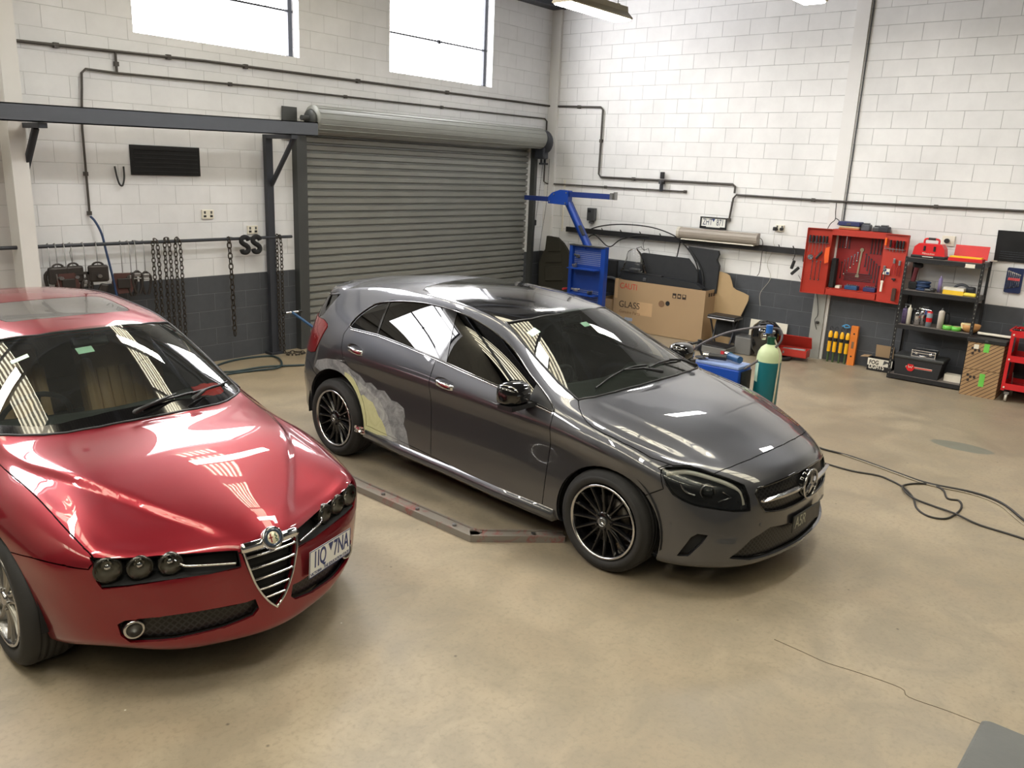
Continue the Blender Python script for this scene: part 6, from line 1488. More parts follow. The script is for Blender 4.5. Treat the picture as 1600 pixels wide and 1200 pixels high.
b = MB(); b.box((.36, 0, 2.0), (.05, .10, .09)); b.box((.40, 0, 2.005), (.03, .06, .11)); b.build('end_bolt', M['steel'], t)
tag(MB().box((-.86, -1.72, .955), (.09, .13, .035), bev=.004).build('wood_block', mat('orange wood', (206, 150, 60), .6)), 'small orange block on the upper shelf of the blue tower', 'block')
random.seed(8)
for k, (y, z, c_, lb) in enumerate(((-1.42, .96, 'steel', 'steel clamp with a jaw on the upper left of the blue tower board'), (-1.45, 1.10, 'steel_dark', 'dark hooked clamp hung near the top of the blue tower board'), (-1.47, .60, 'steel', 'larger steel clamp lying on the lower shelf of the blue tower'), (-1.72, .585, 'steel_dark', 'dark round fitting on the lower shelf of the blue tower'))):
    t = empty('clamp', (-1.03 if k != 1 else -1.0, y, z), k, lb, 'clamp')
    b = MB(); b.box((0, 0, .0), (.06, .05, .05), bev=.01); b.cyl((0, 0, 0), (.07, .03, .02), .018, n=10); b.build('clamp_body', M[c_], t); b = MB(); b.cyl((-.05, 0, .015), (.0, 0, .015), .009, n=8); b.cyl((-.05, 0, -.0), (-.05, 0, .03), .014, n=8); b.build('jaw', M['chrome'], t)
t = empty('clamp', (-1.02, -1.25, .59), 0, 'red handled clamp on the lower shelf of the blue tower', 'clamp')
b = MB(); b.box((0, 0, 0), (.10, .035, .035), bev=.012); b.build('handle', mat('red grip', (170, 46, 46), .5), t); b = MB(); b.cyl((.05, 0, 0), (.11, 0, .02), .01, n=8); b.build('screw', M['steel'], t)
# ---------------------------------------------------------------- floor carpet, black panels, cartons
def shell(name, outline, x0, x1, m, parent=None, dishes=()):
    b = MB(); b.prism(outline, x0, x1, 'YZ'); return b.build(name, m, parent)
Mcar = mat('car carpet', (54, 52, 44), .9, var=.2, bump=.2, scale=14); Mcar2 = mat('car carpet black', (34, 35, 37), .85, var=.15, bump=.2, scale=10)
t = empty('car_floor_carpet', (0, 0, 0), 0, 'moulded dark olive car floor carpet standing in the corner behind the low carton', 'carpet')
ol = [(-.16, .30), (-.14, .82), (-.20, .98), (-.25, 1.06), (-.27, 1.28), (-.48, 1.27), (-.60, 1.19), (-.70, 1.08), (-.76, .95), (-.80, .60), (-.80, .30)]
b = MB(); b.prism(ol, -.26, -.20, 'YZ'); b.build('shell', Mcar, t)
for cy, cz, w_, h_ in ((-.44, 1.12, .26, .16), (-.44, .93, .34, .14), (-.46, .68, .36, .24)): q = MB(); q.box((-.268, cy, cz), (.03, w_, h_), bev=.012, rot=Matrix.Rotation(-.12, 3, 'X')); q.build('moulded_panel', Mcar, t)
tag(MB().box((-.12, -.10, .70), (.06, .14, .62), bev=.01).build('door_card', Mcar2), 'narrow black trim standing in the corner below the chain hoist', 'car trim')
Mcard = mat('brown cardboard', (164, 138, 106), .8, var=.07, scale=4); Mcard_d = mat('worn cardboard', (150, 122, 90), .85, var=.1, scale=4)
def carton(name, x0, x1, y0, y1, z0, z1, label, m, flaps=0, th=.006, group=None):
    t = empty(name, ((x0 + x1) / 2, (y0 + y1) / 2, z0), 0, label, 'box', group); lx, ly, h = (x1 - x0) / 2, (y1 - y0) / 2, z1 - z0; ly = abs(ly)
    b = MB(); b.box((0, 0, th / 2), (2 * lx, 2 * ly, th))
    for s_ in (-1, 1): b.box((s_ * (lx - th / 2), 0, h / 2), (th, 2 * ly, h)); b.box((0, s_ * (ly - th / 2), h / 2), (2 * lx - 2 * th, th, h))
    b.build('walls', m, t)
    if flaps >= 2:
        b = MB(); b.box((0, 0, h - th / 2), (2 * lx, 2 * ly, th)); b.build('lid', m, t)
    return t
t = carton('cardboard_box', -.50, -.04, -1.45, -.22, 0, .36, 'low wide cardboard box standing against the wall left of the blue tower', Mcard_d)
t = carton('cardboard_box', -.44, -.06, -1.74, -1.50, 0, .44, 'plain cardboard box squeezed between the blue tower and the glass carton', Mcard)
t = carton('glass_carton', -.42, -.08, -3.29, -1.76, 0, .76, 'big cardboard box lettered CAUTION and GLASS, full of black car trim', Mcard)
M['print_red'] = mat('red print', (190, 64, 48), .7); M['print_black'] = mat('black print', (46, 36, 30), .7); M['print_brown'] = mat('brown print', (120, 92, 66), .7)
def wall_text(s_, y, z, size, m, par, x=-.4235, sx=1, nm='lettering', slant=0):
    o = text(nm, s_, size, Matrix.Identity(4), m, None, .0004, sx, align='LEFT'); F_ = Matrix(((0, 0, -1, x), (-1, slant, 0, y), (0, 1, 0, z), (0, 0, 0, 1)))
    o.matrix_world = F_ @ Matrix.Diagonal((sx, 1, 1, 1)); o.parent = par; o.matrix_parent_inverse = Matrix.Translation(par.location).inverted(); return o
wall_text('CAUTI', -1.855, .665, .125, M['print_red'], t, sx=.85); wall_text('GLASS', -1.86, .385, .14, M['print_black'], t, sx=.95, nm='lettering'); wall_text('Genuine Parts', -1.875, .275, .065, M['print_brown'], t)
for k, y in enumerate((-2.80, -2.88, -2.96)):
    q = MB(); q.box((-.4235, y, .628), (.0012, .06, .07)); q.build('handling_mark', M['print_black'], t); q = MB(); q.box((-.4245, y, .628 + .012 * (k - 1)), (.0012, .036, .03)); q.build('handling_mark_inner', Mcard, t)
b = MB(); b.cyl((-.4215, -2.70, .50), (-.4235, -2.70, .50), .035, n=20); b.build('hand_hole', M['blacksoft'], t)
b = MB(); b.cyl((-.4212, -2.60, .48), (-.4228, -2.60, .48), .05, n=20); b.build('damp_stain', M['print_brown'], t)
b = MB(); b.box((-.4222, -2.32, .36), (.0012, .26, .20)); b.build('tape_patch', mat('pale tape', (190, 158, 120), .6), t)
b = MB(); b.box((-.4222, -1.80, .62), (.0012, .05, .30)); b.build('tape_patch', bpy.data.materials['pale tape'], t)
b = MB(); b.box((-.4222, -2.05, .17), (.0012, .14, .05)); b.build('blue_label', mat('faded blue label', (150, 160, 180), .6), t)
for k in range(3):
    q = MB(); q.box((-.30 + k * .07, -3.2915, .69), (.045, .0012, .05)); q.build('handling_mark', M['print_black'], t)
for o in t.children:
    if o.name.split('.')[0] in ('handling_mark', 'handling_mark_inner', 'hand_hole', 'damp_stain', 'tape_patch', 'blue_label'): o.matrix_parent_inverse = Matrix.Translation(t.location).inverted()
# black trim standing in the glass carton
Mp = mat('black felt panel', (40, 42, 45), .8, var=.12, bump=.1, scale=10)
t = empty('parcel_shelf', (0, 0, 0), 0, 'wide charcoal parcel shelf standing in the glass carton', 'car trim')
b = MB(); b.prism([(-2.06, .70), (-2.06, 1.16), (-2.10, 1.175), (-2.86, 1.165), (-2.95, 1.08), (-3.03, .98), (-3.05, .70)], -.22, -.19, 'YZ'); b.build('panel', Mp, t)
b = MB(); b.box((-.228, -2.5, .74), (.03, .9, .03), rot=Matrix.Rotation(.05, 3, 'X')); b.build('fold_line', Mp, t)
t = empty('boot_lining', (0, 0, 0), 0, 'tall black curved boot lining at the right end of the glass carton', 'car trim')
b = MB(); b.prism([(-2.80, 1.33), (-3.28, 1.31), (-3.30, 1.26), (-3.27, 1.18), (-3.32, 1.10), (-3.31, .70), (-3.10, .70), (-3.08, .90), (-3.02, 1.05), (-2.93, 1.18)], -.15, -.10, 'YZ'); b.build('panel', Mp, t)
b = MB(); b.tube([(-.17, -2.82, 1.31), (-.17, -2.95, 1.17), (-.17, -3.04, 1.05), (-.17, -3.10, .90), (-.17, -3.11, .72)], .012, 8, round_=4); b.build('rolled_edge', Mp, t)
t = empty('bumper_insert', (0, 0, 0), 0, 'low black plastic bumper insert lying across the top of the glass carton', 'car trim')
b = MB(); b.prism([(-1.80, .78), (-1.85, .90), (-2.25, .88), (-2.70, .86), (-3.1, .84), (-3.22, .78), (-3.1, .74), (-2.0, .74)], -.40, -.28, 'YZ'); b.build('shell', mat('black bumper plastic', (34, 37, 41), .5, bump=.05), t)
b = MB(); b.box((-.405, -2.27, .80), (.02, .06, .05), bev=.006); b.build('socket', M['cap'], t); b = MB(); b.box((-.37, -2.3, .875), (.06, .5, .02), bev=.005); b.build('ledge', M['black'], t)
t = empty('plastic_bag', (-.31, -2.02, .86), 0, 'crumpled clear plastic bag standing at the left end of the carton', 'bag')
b = MB(); random.seed(5); n, m_ = 14, 8; vs = []
for j in range(m_):
    f = j / (m_ - 1)
    for i in range(n):
        a = 2 * PI * i / n; r_ = (.17 * (1 - f) ** .6 + .05) * (1 + .22 * (random.random() - .5)); vs.append((r_ * .5 * math.cos(a), r_ * math.sin(a) * 1.0 + .02 * f, f * .36 + .02 * random.random()))
b.add(vs, [(j * n + i, j * n + (i + 1) % n, (j + 1) * n + (i + 1) % n, (j + 1) * n + i) for j in range(m_ - 1) for i in range(n)], 0, True); b.build('film', glassmat('clear film', (.90, .90, .90), .15, .9, 1.35), t)
b = MB(); b.box((0, -.02, .04), (.08, .2, .08), bev=.02); b.build('contents', M['cap'], t)
t = empty('trim_piece', (0, 0, 0), 0, 'black open trunk between the blue tower and the glass carton', 'car trim')
b = MB(); b.prism([(-1.36, .5), (-1.36, 1.0), (-1.62, 1.0), (-1.62, .5)], -.20, -.14, 'YZ'); b.build('panel', M['blacksoft'], t); b = MB(); b.tube([(-.24, -1.45, .72), (-.24, -1.58, .74), (-.24, -1.70, .70), (-.24, -1.80, .62)], .022, 8, round_=4); b.build('edge_tube', mat('grey rubber', (74, 76, 80), .6), t)
t = empty('cardboard_sheet', (0, 0, 0), 0, 'torn cardboard sheet leaning on the wall right of the glass carton', 'cardboard')
b = MB(); b.prism([(-3.22, .0), (-3.22, 1.03), (-3.33, 1.02), (-3.44, 1.0), (-3.48, .98), (-3.52, .90), (-3.55, .82), (-3.60, .79), (-3.72, .76), (-3.80, .73), (-3.80, .66), (-3.74, .50), (-3.66, .28), (-3.60, .0)], -.11, -.10, 'YZ'); b.build('sheet', mat('light cardboard', (178, 152, 114), .8, var=.06), t)
# office things on the floor
Mg1 = mat('grey plastic', (110, 110, 108), .45); 
t = empty('folding_stool', (-.50, -3.66, 0), 0, 'black folding stool with a dark seat beside the glass carton', 'stool')
b = MB(); b.box((0, 0, .45), (.26, .42, .05), bev=.015); b.build('seat', M['black'], t); b = MB(); b.cyl((-.12, .2, .43), (-.12, -.2, .43), .014, n=8); b.build('seat_tube', M['steel'], t)
b = MB(); b.box((.04, 0, .30), (.03, .28, .26), rot=Matrix.Rotation(.18, 3, 'Y')); b.build('back_plate', M['blacksoft'], t)
for q in (-1, 1):
    b = MB(); b.cyl((-.10, q * .17, .43), (.11, q * .15, .0), .012, n=8); b.build('leg', M['steel_dark'], t)
    b = MB(); b.cyl((.10, q * .15, .43), (-.10, q * .13, .0), .012, n=8); b.build('leg', M['steel_dark'], t)
t = empty('flat_scanner', (-.80, -3.70, 0), 0, 'flat grey and black box lying on the floor in front of the folding stool', 'box')
b = MB(); b.box((0, 0, .05), (.30, .46, .09), bev=.01); b.build('case', Mg1, t); b = MB(); b.box((0, 0, .105), (.29, .44, .02), bev=.006, rot=Matrix.Rotation(.03, 3, 'X')); b.build('lid', M['black'], t); b = MB(); b.box((-.155, -.19, .04), (.008, .05, .05)); b.build('red_label', mat('red label', (180, 40, 52), .5), t)
t = empty('storage_box', (-.56, -4.03, 0), 0, 'plain grey plastic box on the floor beneath the welding helmet', 'box'); b = MB(); b.box((0, 0, .12), (.20, .24, .24), bev=.012); b.build('case', Mg1, t); b = MB(); b.box((0, 0, .245), (.19, .23, .012), bev=.004); b.build('lid', M['cap'], t)
t = empty('welding_helmet', (-.56, -4.30, .28), .3, 'glossy black welding helmet resting beside the green gas bottle', 'helmet'); t.scale = (1.25, 1.25, 1.15)
b = MB(); n = 20; vs = []; prof = [(0, .19), (.08, .18), (.13, .13), (.155, .05), (.155, -.05), (.14, -.14), (.10, -.22), (.05, -.26)]
for j, (r_, z) in enumerate(prof):
    for i in range(n + 1): a = -PI * .62 + PI * 1.24 * i / n; vs.append((-r_ * math.cos(a) * .95, r_ * math.sin(a), z))
b.add(vs, [(j * (n + 1) + i, j * (n + 1) + i + 1, (j + 1) * (n + 1) + i + 1, (j + 1) * (n + 1) + i) for j in range(len(prof) - 1) for i in range(n)], 0, True); o = b.build('shell', M['gloss_black'], t); sm = o.modifiers.new('thick', 'SOLIDIFY'); sm.thickness = .006
b = MB(); b.box((-.15, 0, .04), (.02, .12, .09), bev=.004); b.build('visor', M['glass_dark'], t); b = MB(); b.tube([(.02, .14 * math.sin(a), .10 + .05 * math.cos(a)) for a in (PI * (i / 8 - .5) for i in range(9))], .008, 6); b.build('head_band', M['cap'], t)
b = MB(); b.box((.0, 0, -.27), (.16, .2, .02)); b.build('chin_rim', M['black'], t)
t = empty('white_board', (-.04, -4.11, .16), 0, 'white sheet leaning on the dark wall behind the welding helmet', 'board'); MB().box((0, 0, .12), (.008, .54, .24), rot=Matrix.Rotation(.10, 3, 'Y')).build('sheet', M['white_pl'], t); MB().box((-.02, 0, -.01), (.04, .56, .02)).build('ledge', M['black'], t)
b = MB(); b.box((-.06, -4.11, .075), (.10, .5, .15)); tag(b.build('dark_crate', M['blacksoft']), 'low dark crate against the wall below the white sheet', 'crate')
t = empty('tool_box', (-.36, -4.62, 0.05), .12, 'open red metal tool box on the floor left of the concrete column', 'tool box')
Mred = mat('red tool box paint', (178, 50, 40), .4, var=.1)
b = MB(); b.box((0, 0, .004), (.20, .40, .008)); 
for s_ in (-1, 1): b.box((s_ * .098, 0, .05), (.004, .40, .10)); b.box((0, s_ * .198, .05), (.196, .004, .10))
b.build('tray', Mred, t); b = MB(); b.box((.14, 0, .17), (.01, .40, .18), rot=Matrix.Rotation(-.45, 3, 'Y')); b.box((.10, .2, .16), (.07, .006, .14), rot=Matrix.Rotation(-.45, 3, 'Y')); b.build('lid', Mred, t)
b = MB(); random.seed(9)
for k in range(6): b.cyl((-.05 + .02 * k, -.15, .07 + .004 * k), (-.02 + .01 * k, .13, .085), .007, n=6)
b.build('tools', M['steel'], t); b = MB(); b.box((-.105, .1, .05), (.008, .02, .03)); b.build('latch', M['steel'], t)
t = empty('rubber_ring', (-.50, -4.46, 0), 0, 'dark rubber tube lying under the red tool box', 'tyre'); b = MB(); b.tube([(.13 * math.cos(a), .17 * math.sin(a), .026) for a in (2 * PI * i / 28 for i in range(28))], .025, 10, closed=True); b.build('ring', M['rubber'], t)
# ---------------------------------------------------------------- welder and gas bottle
t = empty('welder', (-4.22, -5.42, 0), 0, 'blue welding machine on castors behind the grey car', 'welder')
Mwb = mat('welder blue', (26, 70, 160), .35)
b = MB(); b.box((0, 0, .42), (.26, .44, .50), bev=.01); b.build('case', Mwb, t); b = MB(); b.box((0, 0, .685), (.25, .43, .03), bev=.008); b.build('top_cover', mat('light blue top', (130, 150, 196), .4), t)
b = MB(); b.box((0.02, -.225, .45), (.20, .012, .40)); b.build('rear_panel', M['black'], t); b = MB(); b.box((0, -.1, .12), (.30, .80, .06)); b.build('trolley_base', M['steel_dark'], t)
for u in (-.15, .15):
    for v in (-.40, .14): b = MB(); b.cyl((u - .02, v, .06), (u + .02, v, .06), .06, n=18); b.build('wheel', M['rubber'], t)
b = MB(); b.tube([(-.10, .24, .66), (-.10, .30, .76), (-.10, .30, .82), (.10, .30, .82), (.10, .30, .76), (.10, .24, .66)], .012, 8); b.build('handle', M['black'], t)
b = MB(); b.cyl((-.10, .30, .74), (-.10, .30, .84), .022, n=10); b.cyl((.10, .30, .74), (.10, .30, .84), .022, n=10); b.build('handle_joint', M['black'], t)
t = empty('grinder', (-4.26, -5.36, .705), .3, 'small angle grinder lying on the welding machine', 'grinder')
b = MB(); b.cyl((0, -.10, .035), (0, .06, .035), .028, n=14); b.build('motor_body', M['black'], t); b = MB(); b.cyl((0, .06, .035), (0, .11, .035), .034, n=14); b.build('gear_head', M['chrome'], t); b = MB(); b.cyl((0, .13, .012), (0, .13, .018), .055, n=24); b.build('disc', M['steel_dark'], t)
t = empty('air_tool', (-4.20, -5.52, .705), -.5, 'blue and silver polisher lying on the welding machine beside the gas bottle', 'polisher')
b = MB(); b.cyl((0, -.08, .04), (0, .08, .04), .032, n=14); b.build('body', M['jackblue'], t); b = MB(); b.cyl((0, .08, .04), (0, .13, .045), .040, .030, n=16); b.build('nose', M['chrome'], t)
t = empty('gas_bottle', (-4.10, -5.80, .155), 0, 'teal gas bottle with a pale green shoulder standing behind the grey car bonnet', 'gas bottle')
b = MB(); b.lathe([(0, 0), (.10, 0), (.108, .015), (.108, .60)], n=36); b.build('bottle', mat('teal paint', (20, 100, 108), .4, var=.1), t)
b = MB(); b.lathe([(.108, .60), (.107, .64), (.10, .68), (.08, .72), (.05, .745), (.03, .755)], n=36); b.build('shoulder', mat('pale green paint', (190, 204, 160), .45), t)
b = MB(); b.cyl((0, 0, .75), (0, 0, .82), .035, n=20); b.build('neck_ring', mat('dark green plastic', (30, 84, 60), .5), t)
b = MB(); b.cyl((0, 0, .82), (0, 0, .88), .018, n=12); b.cyl((0, -.02, .865), (-.07, .02, .865), .016, n=10); b.build('valve', M['steel'], t); b = MB(); b.cyl((-.05, .01, .86), (-.05, .01, .93), .030, n=14); b.build('regulator', mat('blue regulator', (40, 96, 170), .4), t)
b = MB(); b.cyl((-.08, .03, .83), (-.10, .05, .83), .03, n=16); b.build('gauge', M['chrome'], t)
b = MB(); b.box((-.085, .068, .50), (.004, .05, .17), rz=-.7); b.build('label', M['sticker'], t)
b = MB(); b.tube([(-.05, .01, .92), (-.08, .18, .88), (-.12, .40, .80), (-.14, .62, .66), (-.14, .70, .56)], .010, 8, round_=6); o = tag(b.build('gas_hose', mat('grey hose', (88, 84, 88), .5)), 'grey gas hose looping from the regulator over the welding machine', 'hose'); o.location = (-4.10, -5.80, .155)
b = MB(); b.tube([(.0, .0, .90), (.04, -.06, .88), (.0, -.08, .78), (-.07, .05, .62), (-.17, .25, .45), (-.16, .40, .40)], .010, 8, round_=6); o = tag(b.build('gas_hose', bpy.data.materials['grey hose']), 'grey hose that hangs from the bottle valve across its front', 'hose'); o.location = (-4.10, -5.80, .155)
b = MB(); b.tube([(.0, -.03, .80), (-.02, -.10, .66), (-.05, -.112, .40), (-.06, -.11, .10), (-.04, -.14, -.02), (-.12, -.12, -.12), (-.2, .0, -.14)], .008, 8, round_=6); o = tag(b.build('gas_hose', mat('cream hose', (180, 172, 146), .5)), 'cream lead hanging down the right side of the gas bottle', 'hose'); o.location = (-4.10, -5.80, .155)
b = MB(); chain_mesh(b, [(-.16, .22, .30), (-.14, .06, .20), (-.10, -.05, .17), (0, -.113, .18), (.10, -.05, .2)], .03, .010, .0035); o = tag(b.build('safety_chain', M['steel']), 'light chain tying the gas bottle to the welding machine', 'chain'); o.location = (-4.10, -5.80, .155)
# ---------------------------------------------------------------- red tool cabinet
Mcab = mat('orange red cabinet paint', (172, 48, 32), .45, var=.12); Mcabd = mat('dark red board', (140, 30, 30), .6, var=.15)
TC = wall_thing('tool_cabinet', -5.20, .90, 'open red wall cabinet with spanners and tools hung inside and on its doors', 'tool cabinet')
W2, H, D = .33, .84, .20
b = MB(); b.box((0, -.01, H / 2), (2 * W2, .01, H)); b.box((-W2, -D / 2, H / 2), (.012, D, H)); b.box((W2, -D / 2, H / 2), (.012, D, H)); b.box((0, -D / 2, H), (2 * W2, D, .012)); b.box((0, -D / 2, .0), (2 * W2, D, .012)); b.box((0, -D, H - .035), (2 * W2, .012, .07)); b.build('carcass', Mcab, TC)
b = MB(); b.box((0, -.018, H / 2 + .03), (2 * W2 - .02, .006, H - .10)); b.build('tool_board', Mcabd, TC)
b = MB(); b.box((0, -D - .005, .04), (2 * W2 - .03, .014, .075), bev=.003); b.build('drawer_front', Mcab, TC)
b = MB(); b.box((0, -D / 2, .085), (2 * W2 - .02, D - .01, .008)); b.build('shelf', Mcab, TC)
def door(sg):
    d = bpy.data.objects.new('door', None); COL.objects.link(d); d.parent = TC; d.location = (sg * W2, -D, 0); d.rotation_euler = (0, 0, sg * -.18); d.empty_display_size = .05
    w_ = .30; b = MB(); b.box((sg * w_ / 2, 0, H / 2), (w_, .008, H)); b.box((sg * w_, -.015, H / 2), (.008, .035, H)); b.box((sg * w_ / 2, -.015, H), (w_, .035, .008)); b.box((sg * w_ / 2, -.015, 0), (w_, .035, .008)); b.build('leaf', Mcab, d)
    b = MB(); b.box((sg * w_ / 2, -.022, H - .18), (w_ * .86, .03, .006)); b.build('tool_rack', M['steel'], d)
    return d
dl, dr = door(-1), door(1)
random.seed(11)
def hung(par, u, v, L, m, nm='spanner', tilt=0, head=1, gl=None, lab=None, off=-.03, parent_loc=None, rr=.005):
    """flat tool hanging on a board: shank with a head at each end, at board position u (across), v (top)"""
    t = empty(nm, (0, 0, 0), 0, lab, {'spanner': 'spanner', 'screwdriver': 'screwdriver', 'pliers': 'pliers', 'ruler': 'ruler', 'brush': 'brush'}.get(nm, nm.replace('_', ' ')), gl)
    t.matrix_world = (TCM if par is TC else TCM @ par_m(par)) @ Matrix.Translation((u, off, v)) @ Matrix.Rotation(tilt, 4, 'Y')
    if nm == 'screwdriver':
        MB().cyl((0, 0, 0), (0, 0, .09), .014, n=8).build('handle', m, t); MB().cyl((0, 0, 0), (0, 0, -L), .004, n=6).build('blade', M['steel'], t)
    elif nm == 'pliers':
        b = MB(); b.box((0, 0, .02), (.03, .012, .06), bev=.004); b.build('jaws', M['steel'], t)
        for s_ in (-1, 1): q = MB(); q.tube([(s_ * .004, 0, -.01), (s_ * .022, 0, -.06), (s_ * .014, 0, -.14)], .006, 6); q.build('grip', m, t)
    else:
        b = MB(); b.box((0, 0, -L / 2), (rr * 1.8, .005, L)); b.cyl((0, -.004, 0), (0, .004, 0), rr * 2.1, n=12); b.box((0, 0, -L), (rr * 3.6, .006, rr * 3), bev=.001); b.build('shank', m, t)
    return t
bpy.context.view_layer.update(); TCM = Matrix.Translation((0, -5.20, .90)) @ Matrix.Rotation(RZ, 4, 'Z')
def par_m(d): return Matrix.Translation(d.location) @ Matrix.Rotation(d.rotation_euler.z, 4, 'Z')
Mch = M['chrome']; Mdk = M['steel_dark']
for k in range(6): hung(TC, -.21 + .037 * k, .36 + .028 * k + .06, .20 - .018 * k, Mch, lab='chrome spanner left of the steel ruler in the red cabinet, ' + ords[k] + ' from the left', gl='chrome spanners in the cabinet')
for k in range(6): hung(TC, .08 + .035 * k, .55 - .028 * k, .15 + .02 * k, Mdk, lab='dark spanner right of the steel ruler in the red cabinet, ' + ords[k] + ' from the ruler', gl='dark spanners in the cabinet')
t = hung(TC, .02, .60, .34, mat('ruler steel', (150, 140, 118), .5, .4), 'ruler', .05, rr=.012, lab='wide steel ruler hanging in the middle of the red cabinet')
for k in range(4): hung(TC, -.27 + .04 * k, .77, .16, Mdk if k != 2 else Mch, lab='long tool at the top left inside the red cabinet, ' + ords[k] + ' from the left', gl='tools at the cabinet top', nm='spanner')
for k in range(4): hung(TC, .13 + .04 * k, .77, .20, Mdk, lab='dark long tool at the top right inside the red cabinet, ' + ords[k] + ' from the left', gl='tools at the cabinet top', nm='spanner')
for k in range(5):
    t = wall_thing('hex_key', -5.20 + .0, .90 + .20 + k * .022, 'thin dark rod lying level low in the red cabinet, ' + ords[k] + ' from the bottom', 'rod', group='level rods in the cabinet'); b = MB(); b.cyl((-.16, -.03, 0), (.18, -.03, .004), .004, n=6); b.build('rod', Mdk, t)
for (u, w_, h_, m, lb) in ((-.19, .06, .035, M['white_pl'], 'small white box on the floor of the red cabinet'), (-.02, .16, .05, M['jackblue'], 'blue socket tray on the floor of the red cabinet'), (.21, .15, .055, mat('navy socket tray', (40, 44, 92), .5), 'navy socket set at the right on the cabinet floor')):
    t = wall_thing('socket_tray', -5.20 - u, .99, lb, 'tray'); b = MB(); b.box((0, -.10, h_ / 2), (w_, .10, h_), bev=.006); b.build('tray', m, t)
    if w_ > .1:
        for k in range(5): q = MB(); q.cyl((-w_ * .36 + k * w_ * .18, -.10, h_ - .002), (-w_ * .36 + k * w_ * .18, -.10, h_ + .014), .010, n=8); q.build('socket', M['steel'], t)
t = wall_thing('black_case', -5.20 + .27, .99, 'tall black slim case inside the left of the red cabinet', 'case'); b = MB(); b.box((0, -.12, .19), (.06, .10, .38), bev=.008); b.build('case', M['blacksoft'], t)
for k in range(6): hung(dl, -.26 + .042 * k, .66, .12 + .02 * (k % 3), M['black'] if k % 2 else M['steel_dark'], 'screwdriver', lab='screwdriver in the rack on the left cabinet door, ' + ords[k] + ' from the left', gl='screwdrivers on the cabinet doors')
for k in range(3): hung(dl, -.19 + .05 * k, .42, .24, Mch, lab='long chrome wrench on the left cabinet door, ' + ords[k] + ' from the left', gl='wrenches on the left door')
t = hung(dl, -.22, .47, .02, Mch, 'tape_measure', lab='round chrome tape measure on the left cabinet door'); b = MB(); b.cyl((0, -.01, 0), (0, -.035, 0), .035, n=20); b.build('case', M['chrome'], t)
t = hung(dl, -.12, .52, .02, M['black'], 'ratchet', lab='black ratchet beside the tape measure on the left cabinet door'); b = MB(); b.box((0, -.01, -.02), (.03, .02, .12), bev=.008, rot=Matrix.Rotation(.6, 3, 'Y')); b.build('handle', M['black'], t)
t = hung(dl, -.02, .60, .02, Mcab, 'orange_glove', lab='flat orange guard at the hinge of the left cabinet door'); b = MB(); b.prism([(-.03, 0), (.02, .02), (.025, -.18), (-.02, -.20), (-.035, -.1)], -.012, 0, 'XZ'); b.build('sheet', mat('bright orange', (236, 96, 40), .5), t)
hung(dr, .03, .70, .04, mat('orange handle', (240, 104, 30), .5), 'screwdriver', lab='screwdriver with an orange handle at the top of the right cabinet door')
for k in range(5): hung(dr, .09 + .04 * k, .68, .05, M['black'] if k != 1 else M['red_lens'], 'screwdriver', lab='short screwdriver in the rack on the right cabinet door, ' + ords[k] + ' from the left', gl='screwdrivers on the cabinet doors')
for k, (u, v, m) in enumerate(((.17, .50, bpy.data.materials['red grip']), (.24, .48, Mcabd), (.06, .40, M['black']))): hung(dr, u, v, .1, m, 'pliers', lab=['red handled pliers in the middle of the right cabinet door', 'dull red pliers near the outer edge of the right cabinet door', 'small black pliers near the hinge of the right cabinet door'][k])
t = hung(dr, .09, .38, .01, M['white_pl'], 'sticker', lab='blue and white sticker on the right cabinet door'); b = MB(); b.box((0, -.001, 0), (.085, .003, .075)); b.build('paper', M['white_pl'], t); b = MB(); b.box((-.02, -.0035, .018), (.04, .002, .03)); b.box((.02, -.0035, -.018), (.038, .002, .03)); b.build('blue_print', M['plate_blue'], t)
t = hung(dr, .06, .22, .01, M['white_pl'], 'bottle_opener', lab='white plastic tool low on the right cabinet door'); b = MB(); b.box((0, -.01, -.03), (.028, .012, .13), bev=.005); b.box((0, -.01, .03), (.038, .012, .03), bev=.006); b.build('body', M['white_pl'], t)
t = hung(dr, .20, .30, .02, M['black'], 'rivet_tool', lab='small dark hook tool on the right cabinet door above the brush'); b = MB(); b.box((0, -.012, 0), (.05, .02, .02), bev=.005); b.build('head', M['black'], t)
t = hung(dr, .23, .18, .02, Mdk, 'brush', lab='dark wire brush at the lower corner of the right cabinet door'); b = MB(); b.box((0, -.012, -.07), (.055, .02, .16), bev=.01); b.build('bristles', mat('brown bristles', (72, 50, 42), .9), t)
